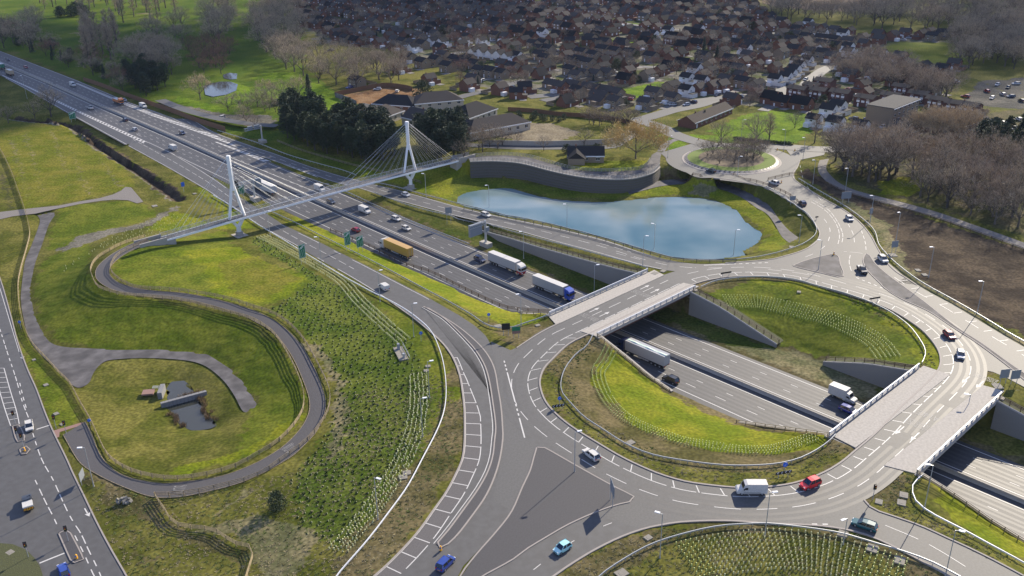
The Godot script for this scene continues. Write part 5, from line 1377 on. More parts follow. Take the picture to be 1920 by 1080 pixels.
func build_ground() -> void:
	# nodes under a road sheet lie a little lower, so that the sheet covers them
	var low := PackedFloat32Array()
	low.resize(NX * NZ)
	var sunk := []
	for pr in [["slip_left", "slip_right"], ["nslip_n", "nslip_s"], ["south_road_n", "south_road_s"], ["se_road_n", "se_road_s"], ["nr_west", "nr_east"], ["ramp_a", "ramp_b"], ["seg_out", "seg_in"], ["pond_track_o", "pond_track_i"], ["foot_e_n", "foot_e_s"]]:
		var q: PackedVector3Array = G[pr[0]].duplicate()
		q.append_array(rev(G[pr[1]]))
		sunk.append(q)
	sunk.append(G.track_l)
	sunk.append(G.track_ew)
	sunk.append(circle(G.small_c[0], 27.0))
	sunk.append_array([G.fill_north, G.fill_east, G.fill_west, G.fill_small_sw, G.fill_small_e, G.small_path])
	var lk: PackedVector3Array = G.local_kerb.duplicate()
	for k in range(G.local_kerb.size() - 1, -1, -1):
		lk.append(G.local_kerb[k] + Vector3(-40, 0, 10))
	sunk.append(lk)
	var q2: PackedVector3Array = G.bypass_isl.slice(0, 16)
	q2.append_array(rev(G.exit_w_right))
	sunk.append(q2)
	for pl in sunk:
		for s in spans(pl, X0, Z0, CS, NX, NZ):
			for i in range(s[1], s[2] + 1):
				low[s[0] * NX + i] = 0.14
	var inner := mask_poly(G.kerb_inner)
	for s in spans(G.ring_out, X0, Z0, CS, NX, NZ):
		for i in range(s[1], s[2] + 1):
			if not inner[s[0] * NX + i]:
				low[s[0] * NX + i] = 0.15
	var vv := PackedVector3Array()
	var uu := PackedVector2Array()
	var ix := PackedInt32Array()
	for j in NZ:
		for i in NX:
			var x := X0 + i * CS
			var z := Z0 + j * CS
			var k := j * NX + i
			var d := x * S_NOR.x + z * S_NOR.z
			var y := H[k] - low[k]
			if d < -165.0 and d > -193.0:
				var s := x * S_DIR.x + z * S_DIR.z
				if s < 250 and FX[k] and y < 0.6:
					y = minf(y, yM(s) - 0.3)
			vv.append(Vector3(x, y, z))
			uu.append(Vector2((x - X0) / (X1 - X0), (z - Z0) / (Z1 - Z0)))
	for j in NZ - 1:
		for i in NX - 1:
			var k := j * NX + i
			ix.append_array(PackedInt32Array([k, k + 1, k + NX + 1, k, k + NX + 1, k + NX]))
	var nn := PackedVector3Array()
	for j in NZ:
		for i in NX:
			var k := j * NX + i
			var ax: float = vv[j * NX + maxi(i - 1, 0)].y - vv[j * NX + mini(i + 1, NX - 1)].y
			var az: float = vv[maxi(j - 1, 0) * NX + i].y - vv[mini(j + 1, NZ - 1) * NX + i].y
			nn.append(Vector3(ax, 2 * CS, az).normalized())
	var arr := []
	arr.resize(Mesh.ARRAY_MAX)
	arr[Mesh.ARRAY_VERTEX] = vv
	arr[Mesh.ARRAY_NORMAL] = nn
	arr[Mesh.ARRAY_TEX_UV] = uu
	arr[Mesh.ARRAY_INDEX] = ix
	var am := ArrayMesh.new()
	am.add_surface_from_arrays(Mesh.PRIMITIVE_TRIANGLES, arr)
	var im := cover_map(X0, Z0, int((X1 - X0) / PX), int((Z1 - Z0) / PX), PX, near_plots(), COVERS, 11, 0.022)
	var o := part_mesh("ground", am, ground_material("turf", im, 0.09, 30.0))
	tag(o, "grass, soil and planted slopes of the junction", "", "", "structure")

# ---------------------------------------------------------------- roads
const COVERS_NOTE := "pairs of linear base colours between which each kind of ground cover wanders"
var COVERS := [
	[Color(0.114, 0.125, 0.022), Color(0.222, 0.203, 0.053)], [Color(0.170, 0.218, 0.014), Color(0.279, 0.281, 0.027)], [Color(0.088, 0.135, 0.017), Color(0.170, 0.198, 0.036)],
	[Color(0.119, 0.109, 0.039), Color(0.225, 0.180, 0.095)], [Color(0.160, 0.182, 0.019), Color(0.243, 0.224, 0.038)], [Color(0.058, 0.043, 0.034), Color(0.135, 0.100, 0.072)],
	[Color(0.270, 0.220, 0.160), Color(0.360, 0.300, 0.220)], [Color(0.119, 0.161, 0.015), Color(0.206, 0.224, 0.030)], [Color(0.163, 0.165, 0.080), Color(0.320, 0.270, 0.155)],
	[Color(0.088, 0.094, 0.031), Color(0.175, 0.145, 0.080)], [Color(0.050, 0.050, 0.040), Color(0.070, 0.070, 0.045)], [Color(0.077, 0.109, 0.015), Color(0.144, 0.151, 0.034)],
	[Color(0.170, 0.155, 0.130), Color(0.280, 0.255, 0.220)], [Color(0.119, 0.208, 0.012), Color(0.206, 0.302, 0.022)], [Color(0.100, 0.097, 0.094), Color(0.180, 0.165, 0.150)],
	[Color(0.088, 0.151, 0.013), Color(0.155, 0.203, 0.024)], [Color(0.240, 0.125, 0.060), Color(0.360, 0.220, 0.125)], [Color(0.200, 0.140, 0.100), Color(0.270, 0.195, 0.135)],
	[Color(0.088, 0.109, 0.030), Color(0.260, 0.235, 0.200)]]


func lift(p: PackedVector3Array, dy: float) -> PackedVector3Array:
	var r := p.duplicate()
	for k in r.size():
		r[k].y += dy
	return r

func road_between(a0: PackedVector3Array, b0: PackedVector3Array, dy: float, b: MB, step := 2.5) -> void:
	var n := maxi(4, int(maxf(plen(a0), plen(b0)) / step))
	b.ribbon(resample(a0, n), resample(b0, n), dy)

func verge(p0: PackedVector3Array, w: float, b: MB, dy := 0.06) -> void:    # a soil shoulder that falls away from the road's edge
	var p := every(p0, 2.0)
	var q := offset(p, w, -0.42)
	b.ribbon(p, q, dy)

func kerb(p0: PackedVector3Array, m: Material, parent: Node, w := 0.3, dy := 0.05, h := 0.13, called := "kerb") -> void:
	var p := every(p0, 2.0)
	var q := offset(p, w)
	var b := MB.new()
	b.ribbon(lift(p, dy), lift(p, dy + h))
	b.ribbon(lift(p, dy + h), lift(q, dy + h))
	b.ribbon(lift(q, dy + h), lift(q, -0.3))
	part(called, b, m, parent)

func solid(p0: PackedVector3Array, w: float, dy: float, b: MB) -> void:
	var p := every(p0, 3.0)
	b.ribbon(offset(p, -w * 0.5), offset(p, w * 0.5), dy)

func dashes(p0: PackedVector3Array, mark: float, gap: float, w: float, dy: float, b: MB, start := 0.0) -> void:
	var total := plen(p0)
	var t := start
	var p := every(p0, 1.0)
	var n := p.size() - 1
	while t + mark < total:
		var i := int(t / total * n)
		var j := mini(n, maxi(i + 1, int(round((t + mark) / total * n))))
		var q := p.slice(i, j + 1)
		b.ribbon(offset(q, -w * 0.5), offset(q, w * 0.5), dy)
		t += mark + gap

func rungs(a0: PackedVector3Array, b0: PackedVector3Array, step: float, w: float, dy: float, b: MB, skew := 0.0) -> void:
	var n := maxi(2, int(plen(a0) / step))
	var a := resample(a0, n)
	var c := resample(b0, n)
	for k in range(0, n - 1):
		var f := (a[k + 1] - a[k]).normalized()
		var p := a[k]
		var q := c[k] + f * skew
		b.quad(p - f * w * 0.5 + Vector3(0, dy, 0), p + f * w * 0.5 + Vector3(0, dy, 0), q + f * w * 0.5 + Vector3(0, dy, 0), q - f * w * 0.5 + Vector3(0, dy, 0))

func arrow(at: Vector3, yaw: float, length: float, b: MB, dy: float) -> void:
	var t := Transform3D(Basis(Vector3.UP, yaw), at + Vector3(0, dy, 0))
	b.quad(t * Vector3(-0.12, 0, length * 0.5), t * Vector3(0.12, 0, length * 0.5), t * Vector3(0.12, 0, -length * 0.15), t * Vector3(-0.12, 0, -length * 0.15))
	b.tri(t * Vector3(-0.55, 0, -length * 0.12), t * Vector3(0.55, 0, -length * 0.12), t * Vector3(0, 0, -length * 0.5))

func lettering(text: String, at: Vector3, yaw: float, wide: float, long: float, parent: Node, dy := 0.02) -> void:
	var f := SystemFont.new()
	f.font_names = PackedStringArray(["Droid Sans"])
	var t := TextMesh.new()
	t.text = text
	t.font = f
	t.font_size = 32
	t.pixel_size = 0.02
	t.depth = 0.004
	var w := t.get_aabb().size
	var o := part_mesh("lettering", t, M.paint_worn, parent)
	var b := Basis(Vector3.UP, yaw) * Basis(Vector3.RIGHT, -PI / 2)
	o.transform = Transform3D(b * Basis.from_scale(Vector3(wide / maxf(w.x, 0.1), long / maxf(w.y, 0.1), 1)), at + Vector3(0, dy, 0))

func main_road() -> void:
	var b := MB.new()
	# south carriageway and the slip lane that joins it in the west
	b.ribbon(sline(-900, -640, -166.5, -166.0, 10), sline(-900, -640, -178.8, -178.8, 10), 0.02)
	b.ribbon(sline(-640, -436, -165.6, -157.2, 10), sline(-640, -436, -178.8, -178.8, 10), 0.02)
	b.ribbon(sline(-436, 240, -164.6, -164.4, 6), sline(-436, 240, -178.8, -178.8, 6), 0.02)
	b.ribbon(sline(-900, -520, -194.8, -194.8, 10), sline(-900, -520, -178.8, -178.8, 10), 0.02)
	b.ribbon(sline(-520, -425, -194.8, -198.6, 8), sline(-520, -425, -178.8, -178.8, 8), 0.02)
	b.ribbon(sline(-425, -365, -198.6, -193.4, 6), sline(-425, -365, -178.8, -178.8, 6), 0.02)
	b.ribbon(sline(-365, 240, -192.8, -192.7, 6), sline(-365, 240, -178.8, -178.8, 6), 0.02)
	var road := struct("road", b, M.asphalt_dark, "dual carriageway main road, dark asphalt, running beneath the bridges")
	var e := MB.new()
	for q in [[-900, -500, -177.0, -177.0], [-500, 240, -177.0, -177.0], [-900, 240, -181.5, -181.5], [-362, 240, -191.3, -191.5], [-432, -300, -167.0, -166.9], [-300, 240, -166.9, -165.6]]:
		solid(sline(q[0], q[1], q[2], q[3]), 0.24, 0.032, e)
	for q in [[-640, -436, -165.9, -158.2], [-900, -520, -194.3, -194.3], [-520, -425, -194.3, -197.9]]:
		solid(sline(q[0], q[1], q[2], q[3]), 0.22, 0.032, e)
	part("edge_line", e, M.paint_white, road)
	var l := MB.new()
	for q in [[-300, 240, -173.3, -172.8], [-300, 240, -170.4, -169.1], [-300, 240, -184.6, -184.6], [-300, 240, -188.1, -188.1]]:
		dashes(sline(q[0], q[1], q[2], q[3]), 2.1, 6.9, 0.16, 0.032, l, 3.0)
	for q in [[-900, -300, -173.6, -173.4], [-900, -300, -170.5, -170.4], [-900, -300, -184.8, -184.6], [-900, -300, -188.2, -188.1]]:
		dashes(sline(q[0], q[1], q[2], q[3]), 2.6, 4.4, 0.16, 0.032, l)
	part("lane_line", l, M.paint_white, road)
	# bands rubbed smooth by the wheels
	for q in [[-167.0, -170.4], [-170.4, -173.4], [-173.4, -177.0], [-181.5, -184.6], [-184.6, -188.1], [-188.1, -191.3]]:
		var t := MB.new()
		for f in [0.27, 0.73]:
			var d := lerpf(q[0], q[1], f)
			t.ribbon(sline(-600, 240, d - 0.4, d - 0.4), sline(-600, 240, d + 0.4, d + 0.4), 0.026)
		part("wheel_track", t, M.asphalt_worn, road)
	# ghost islands of white bars
	var g := MB.new()
	for q in [[-590, -480, -191.0, -190.6, -192.0, -193.4], [-480, -384, -190.8, -194.4, -193.4, -197.0], [-384, -330, -194.6, -196.4, -197.0, -197.7], [-410, -364, -190.4, -191.2, -190.9, -193.6], [-650, -560, -167.4, -167.0, -166.9, -165.9], [-560, -432, -167.0, -166.8, -165.9, -164.9]]:
		var lo := sline(q[0], q[1], q[2], q[3], 4)
		var hi := sline(q[0], q[1], q[4], q[5], 4)
		solid(lo, 0.3, 0.032, g)
		solid(hi, 0.3, 0.032, g)
		rungs(lo, hi, 3.4, 1.7, 0.032, g, 1.5)
	part("chevron_marking", g, M.paint_white, road)
	# concrete barrier in the central reserve
	for q in [[-900, -420], [-420, -150], [-150, 60], [60, 240]]:
		var n := MB.new()
		var prof := [Vector2(-0.36, 0), Vector2(-0.3, 0.12), Vector2(-0.17, 0.4), Vector2(-0.11, 0.95), Vector2(0.11, 0.95), Vector2(0.17, 0.4), Vector2(0.3, 0.12), Vector2(0.36, 0)]
		for k in prof.size() - 1:
			n.ribbon(sline(q[0], q[1] + 0.0, -179.2 + prof[k].x, -179.2 + prof[k].x, 8, prof[k].y), sline(q[0], q[1] + 0.0, -179.2 + prof[k + 1].x, -179.2 + prof[k + 1].x, 8, prof[k + 1].y), 0.02)
		var o := part("concrete_barrier", n, M.concrete)
		tag(o, "stepped concrete barrier along the middle of the main road, %s" % {-900: "far stretch under the cloud's shade", -420: "stretch beneath the footbridge", -150: "stretch between the two road bridges", 60: "stretch beyond the frame"}[q[0]], "barrier", "concrete barriers in the central reserve")

func slip_roads() -> void:
	# southern slip
	var b := MB.new()
	road_between(G.slip_left, G.slip_right, 0.035, b)
	var q2: PackedVector3Array = smooth(G.bypass_isl.slice(0, 16))
	road_between(q2, smooth(G.exit_w_right), 0.039, b)
	var r := struct("road", b, M.asphalt, "southern slip road curving from the main road past the roundabout")
	var sl := smooth(G.slip_left)
	var sr := smooth(G.slip_right)
	var e := MB.new()
	solid(offset(sl, -0.35), 0.18, 0.05, e)
	solid(offset(sr.slice(0, 46), 0.6), 0.18, 0.05, e)
	var isl_a: PackedVector3Array = smooth(G.bypass_isl.slice(0, 16))
	solid(offset(isl_a, 0.5), 0.16, 0.05, e)
	part("edge_line", e, M.paint_white, r)
	var l := MB.new()
	dashes(between(sl.slice(0, 56), sr.slice(0, 46), 0.52, 90), 4.0, 3.0, 0.17, 0.05, l)
	part("lane_line", l, M.paint_white, r)
	# hatched margin on the outside of the bend
	var h := MB.new()
	var i0 := 15 * 4
	var edge := offset(sl.slice(i0 - 4, sl.size()), -0.35)
	var inner := PackedVector3Array()
	for k in edge.size():
		var t := clampf(k / 14.0, 0.25, 1.0)
		inner.append(edge[k] + side(edge, k) * -3.4 * t)
	rungs(edge, inner, 4.1, 0.2, 0.05, h)
	dashes(inner, 6.6, 1.6, 0.2, 0.05, h)
	part("hatching", h, M.paint_white, r)
	var hs_ := MB.new()
	road_between(offset(edge, -0.1), inner, 0.042, hs_)
	part("red_margin", hs_, M.red_surface, r)
	kerb(rev(sl.slice(40)), M.kerb, r, 0.35, 0.03, 0.1)
	# long dark island that parts the bypass lane
	var isl := MB.new()
	isl.prism(G.bypass_isl, -0.1, 0.13)
	var io := part("traffic_island", isl, M.asphalt_new)
	tag(io, "long narrow dark island parting the bypass lane from the roundabout entry", "traffic island")
	kerb(closed(smooth(G.bypass_isl)), M.kerb, io, -0.32, 0.03, 0.13)
	# northern slip
	b = MB.new()
	road_between(smooth(G.nslip_n), smooth(G.nslip_s), 0.035, b)
	r = struct("road", b, M.asphalt, "northern slip road running past the pond up to the roundabout")
	var nn := smooth(G.nslip_n)
	var ns := smooth(G.nslip_s)
	e = MB.new()
	solid(offset(nn, 0.5).slice(0, 66), 0.2, 0.05, e)
	solid(offset(ns, -0.5).slice(0, 66), 0.2, 0.05, e)
	part("edge_line", e, M.paint_white, r)
	l = MB.new()
	dashes(between(nn, ns, 0.5, 120), 4.2, 4.2, 0.18, 0.05, l)
	dashes(between(nn.slice(58, 68), ns.slice(60, 72), 0.33, 30), 4.0, 2.0, 0.18, 0.05, l)
	dashes(between(nn.slice(58, 68), ns.slice(60, 72), 0.68, 30), 4.0, 2.0, 0.18, 0.05, l)
	part("lane_line", l, M.paint_white, r)

func junction() -> void:
	# carriageway round the large roundabout: a sheet with the central island cut out
	var b := MB.new()
	var ro: PackedVector3Array = G.ring_out
	var inr := every(closed(smooth(G.kerb_inner)), 2.0)
	var out := every(closed(smooth(closed(ro))), 1.0)
	# each inner point is joined to the nearest outer point, advancing round the ring
	var o2 := PackedVector3Array()
	var n := out.size()
	for k in inr.size():
		var best := 0
		var bd := INF
		for j in n:
			var d := out[j].distance_squared_to(inr[k])
			if d < bd:
				bd = d
				best = j
		o2.append(out[best])
	b.ribbon(inr, o2, 0.05)
	var r := struct("road", b, M.asphalt_old, "grey roundabout carriageway circling above the main road")
	# mouths of the joining roads
	for pr in [["south_road_n", "south_road_s"], ["se_road_s", "se_road_n"], ["nr_west", "nr_east"], ["seg_out", "seg_in"]]:
		var m := MB.new()
		road_between(smooth(G[pr[0]]), smooth(G[pr[1]]), 0.043, m)
		struct("road", m, M.asphalt_old if pr[0] != "south_road_n" else M.asphalt, {"south_road_n": "road leaving the roundabout south-west past the dark island", "se_road_s": "road leaving the roundabout at its lower right", "nr_west": "wide road from the small roundabout down to the large one", "seg_out": "separate turning lane beside the ploughed field"}[pr[0]])
	var mouth := MB.new()
	mouth.sheet(V2([G.ring_out[12], G.ring_out[13], G.ring_out[14], G.south_road_s[1], G.south_road_s[2], G.south_road_n[2], G.south_road_n[1]]), 0.047)
	mouth.sheet(V2([G.ring_out[18], G.ring_out[19], G.ring_out[20], G.ring_out[21], G.se_road_n[1], G.se_road_n[2], G.se_road_s[3], G.se_road_s[1]]), 0.046)
	road_between(G.south_fill, G.kerb_south.slice(5, 15), 0.044, mouth)
	part("junction_mouth", mouth, M.asphalt_old, r)
	# worn white marks
	var inner := smooth(closed(G.kerb_inner))
	var h := MB.new()
	var lip := every(inner, 2.0)
	var line := offset(lip, 0.35)
	var off := PackedVector3Array()
	for k in lip.size():
		off.append(lip[k] + side(lip, k) * -2.6)
	var sgn := -1.0
	var a := PackedVector3Array()
	var c := PackedVector3Array()
	for k in lip.size():
		var nrm := side(lip, k) * ring_sign
		a.append(lip[k] + nrm * 0.5)
		c.append(lip[k] + nrm * 2.7)
	rungs(a, c, 4.6, 0.22, 0.062, h)
	dashes(c, 4.4, 1.4, 0.2, 0.062, h)
	part("hatching", h, M.paint_white, r)
	var d := MB.new()
	var mid := PackedVector3Array()
	var mid2 := PackedVector3Array()
	for k in lip.size():
		var nrm := side(lip, k) * ring_sign
		mid.append(lip[k] + nrm * 6.6)
		mid2.append(lip[k] + nrm * 10.4)
	dashes(mid, 4.0, 3.6, 0.18, 0.062, d)
	part("lane_line", d, M.paint_white, r)
	for w0_ in [4.0, 5.6, 7.8, 9.4]:
		var t := MB.new()
		var t0 := PackedVector3Array()
		var t1 := PackedVector3Array()
		for k in lip.size():
			var nrm := side(lip, k) * ring_sign
			t0.append(lip[k] + nrm * w0_)
			t1.append(lip[k] + nrm * (w0_ + 0.8))
		t.ribbon(t0, t1, 0.056)
		part("wheel_track", t, M.asphalt_rubbed, r)
	for q in [[-155, -204, 7, 3.4], [-151, -170, 5, 3.0], [-66, -176, 3, 7], [-65, -199, 3.6, 6]]:
		var t := MB.new()
		t.quad(sd(q[0], q[1], 0.058), sd(q[0] + q[2], q[1], 0.058), sd(q[0] + q[2], q[1] + q[3], 0.058), sd(q[0], q[1] + q[3], 0.058))
		part("repair_patch", t, M.asphalt if int(q[0]) % 4 else M.asphalt_rubbed, r)
	kerb(inner, M.kerb, r, 0.4 * -ring_sign, 0.05, 0.14)
	# give-way lines
	var w := MB.new()
	for q in [[G.ring_out[5], G.ring_out[8]], [G.ring_out[19], G.ring_out[18]], [G.ring_out[40], G.ring_out[42]], [G.ring_out[36], G.ring_out[37]]]:
		dashes(PackedVector3Array(q), 1.2, 0.9, 0.3, 0.064, w)
	part("give_way_line", w, M.paint_white, r)
	kerb(smooth(G.kerb_south), M.kerb, r, 0.4, 0.04, 0.13)
	kerb(smooth(rev(G.ring_out.slice(1, 5))), M.kerb, r, 0.35, 0.04, 0.13)
	kerb(smooth(rev(G.se_road_n)), M.kerb, r, 0.35, 0.04, 0.13)
	kerb(rev(smooth(G.nr_west)), M.kerb, r, 0.35, 0.04, 0.13)
	kerb(smooth(rev(G.nr_east)), M.kerb, r, 0.35, 0.04, 0.13)

var ring_sign := 1.0

func V2(a: Array) -> PackedVector3Array:
	var r := PackedVector3Array()
	for p in a:
		r.append(Vector3(p.x, 0, p.z))
	return r

func more_marks() -> void:
	var b := MB.new()
	for q in north_marks():
		dashes(every(smooth(q[0]), 1.0), q[1], q[2], 0.16, 0.066, b)
	var a := every(smooth(rev(G.seg_out)).slice(0, 28), 2.0)
	var c := PackedVector3Array()
	var e := PackedVector3Array()
	for k in a.size():
		e.append(a[k] + side(a, k) * -0.8)
		c.append(a[k] + side(a, k) * -3.4)
	rungs(e, c, 5.0, 0.22, 0.066, b)
	dashes(c, 4.0, 6.0, 0.2, 0.066, b)
	part("lane_marking", b, M.paint_white).set_meta("kind", "structure")

func islands() -> void:
	for q in [["south_isl", "large triangular dark tarmac island between roundabout and south-west exit", "asphalt_new"], ["gore", "long tapering grey island beside the separate turning lane", "asphalt_track"], ["tri_north", "grey triangular island where the northern road meets the roundabout", "asphalt_track"]]:
		var b := MB.new()
		b.prism(G[q[0]], -0.1, 0.14)
		var o := part("traffic_island", b, M[q[2]])
		tag(o, q[1], "traffic island")
		kerb(closed(smooth(closed(G[q[0]]))), M.kerb, o, -0.3, 0.05, 0.12)

func tracks() -> void:
	var b := MB.new()
	road_between(smooth(G.ramp_a), smooth(G.ramp_b), 0.04, b, 1.5)
	var r := struct("path", b, M.asphalt_ramp, "dark winding cycle ramp climbing to the footbridge")
	kerb(smooth(G.ramp_a), M.timber, r, -0.12, 0.03, 0.06, "edging")
	kerb(smooth(G.ramp_b), M.timber, r, 0.12, 0.03, 0.06, "edging")
	b = MB.new()
	b.sheet(smooth(closed(G.track_l)).slice(0, -1), 0.06)
	struct("path", b, M.asphalt_track, "grey maintenance track curling round the small pond")
	b = MB.new()
	b.sheet(G.track_ew, 0.065)
	struct("path", b, M.gravel_road, "pale access track crossing below the field")
	b = MB.new()
	road_between(smooth(G.pond_track_o), smooth(G.pond_track_i), 0.06, b)
	struct("path", b, M.asphalt_track, "grey track round the head of the large pond")
	b = MB.new()
	road_between(smooth(G.foot_e_n), smooth(G.foot_e_s), 0.06, b)
	struct("path", b, M.gravel_road, "pale footway along the edge of the bare wood")
	b = MB.new()
	var lk := smooth(G.local_kerb)
	var far := PackedVector3Array()
	for p in lk:
		far.append(p + Vector3(-34, 0, 8.5))
	road_between(lk, far, 0.05, b)
	r = struct("road", b, M.asphalt, "local road with traffic islands at the left edge")
	kerb(rev(lk), M.kerb, r, 0.3, 0.05, 0.12)
	b = MB.new()
	b.sheet(G.pond_water)
	tag(struct("water", b, M.water), "pale blue pond beside the northern slip road", "", "", "structure")
	b = MB.new()
	b.sheet(G.sw_pond)
	tag(struct("water", b, M.pond_dark), "small dark pond inside the cycle ramp's loop", "", "", "structure")

# ---------------------------------------------------------------- bridges, walls, rails
func unit_post(w: float, h: float, d := 0.0) -> ArrayMesh:
	var b := MB.new()
	b.box(Vector3(0, h * 0.5, 0), Vector3(w, h, d if d else w))
	return b.mesh()

func posts(parent: Node3D, pts: PackedVector3Array, mesh: Mesh, m: Material, called := "post") -> void:
	for k in pts.size():
		var o := part_mesh(called, mesh, m, parent)
		var f := pts[mini(k + 1, pts.size() - 1)] - pts[maxi(k - 1, 0)]
		o.transform = Transform3D(Basis(Vector3.UP, atan2(-f.z, f.x)), pts[k] - parent.position)

func lift_by(p: PackedVector3Array, by: Vector3) -> PackedVector3Array:
	var r := p.duplicate()
	for k in r.size():
		r[k] += by
	return r

func rail(pts: PackedVector3Array, h: float, w: float, t: float, b: MB) -> void:
	for k in pts.size() - 1:
		b.bar(pts[k] + Vector3(0, h, 0), pts[k + 1] + Vector3(0, h, 0), w, t)

func wall_between(s0: float, s1: float, d: float, thick: float, tops: Array, bottom: float, b: MB, c: MB) -> void:
	# a wall along the main road; tops: [s, y, s, y ...]; b gets the wall, c its coping
	var n := maxi(2, int((s1 - s0) / 3.0) + 1)
	for k in n - 1:
		var a := lerpf(s0, s1, float(k) / (n - 1))
		var e := lerpf(s0, s1, float(k + 1) / (n - 1))
		var ya := table(a, tops)
		var ye := table(e, tops)
		for f in [0.0, thick]:
			b.quad(sd(a, d + f, bottom), sd(e, d + f, bottom), sd(e, d + f, ye), sd(a, d + f, ya))
		b.quad(sd(a, d, ya), sd(e, d, ye), sd(e, d + thick, ye), sd(a, d + thick, ya))
		c.bar(sd(a, d + thick * 0.5, ya + 0.12), sd(e, d + thick * 0.5, ye + 0.12), thick + 0.16, 0.24)
	for q: float in [s0, s1]:
		var y := table(q, tops)
		b.quad(sd(q, d, bottom), sd(q, d + thick, bottom), sd(q, d + thick, y), sd(q, d, y))

func parapet(parent: Node3D, a: Vector3, e: Vector3, solid_: bool) -> void:
	var p := every(PackedVector3Array([a, e]), 2.6)
	posts(parent, p, unit_post(0.12, 1.15, 0.22), M.galvanised, "parapet_post")
	for h in [0.4, 0.75, 1.12]:
		var b := MB.new()
		rail(lift_by(p, -parent.position), h, 0.12 if h < 1.0 else (0.28 if solid_ else 0.16), 0.16, b)
		part("parapet_rail", b, M.white_steel if h > 1.0 else M.galvanised, parent)

func road_bridge(s0: float, s1: float, label: String, foot: Array) -> void:
	var o := thing("road_bridge", label, "bridge", sd(s0, -184, 0))
	var b := MB.new()
	var org := o.position
	var da := -162.8
	var de := -205.6
	# deck slab, edge beams
	for y in [-0.02, -0.42]:
		b.quad(sd(s0, da, y) - org, sd(s1, da, y) - org, sd(s1, de, y) - org, sd(s0, de, y) - org)
	part("deck", b, M.concrete_grey, o)
	for s: float in [s0, s1]:
		b = MB.new()
		b.bar(sd(s, da, -0.18) - org, sd(s, de, -0.18) - org, 0.5, 0.75)
		part("edge_beam", b, M.concrete, o)
		parapet(o, sd(s, da, 0.2), sd(s, de, 0.2), s0 > -100)
	# rusty girders
	for k in 7:
		b = MB.new()
		var s := lerpf(s0 + 0.9, s1 - 0.9, k / 6.0)
		b.bar(sd(s, da - 1.2, -1.05) - org, sd(s, de + 1.2, -1.05) - org, 0.12, 1.25)
		b.bar(sd(s, da - 1.2, -1.66) - org, sd(s, de + 1.2, -1.66) - org, 0.6, 0.06)
		part("girder", b, M.rust, o)
	for d in [-163.2, -205.2]:
		b = MB.new()
		b.bar(sd(s0 - 0.4, d, -4.4) - org, sd(s1 + 0.4, d, -4.4) - org, 1.0, 6.2)
		part("abutment", b, M.concrete_wall, o)
		for s in [s0 - 0.3, s1 + 0.3]:
			b = MB.new()
			b.box(sd(s, d, -0.65) - org, Vector3(1.3, 1.5, 1.3), -atan2(S_DIR.z, S_DIR.x))
			part("pilaster", b, M.concrete, o)
	for f in foot:
		b = MB.new()
		b.prism(V2(f), 0.0, 0.16)
		for k in b.v.size():
			b.v[k] -= org
		part("footway", b, M.footway, o)

func road_bridges() -> void:
	road_bridge(-159.6, -141.9, "western road bridge carrying the roundabout over the main road, nearest the lorries", [
		[sd(-159.2, -162.4), sd(-154.4, -160.2), sd(-154.6, -207.4), sd(-159.2, -208.4)],
		[sd(-142.2, -162.8), sd(-147.2, -162.0), sd(-147.0, -206.8), sd(-142.2, -208.0)]])
	road_bridge(-75.4, -56.2, "eastern road bridge carrying the roundabout over the main road, cut near the right edge", [
		[sd(-75.0, -163.6), sd(-69.4, -163.0), sd(-68.6, -207.5), sd(-75.0, -207.4)],
		[sd(-56.6, -163.0), sd(-62.2, -161.2), sd(-61.0, -208.0), sd(-56.6, -208.8)]])

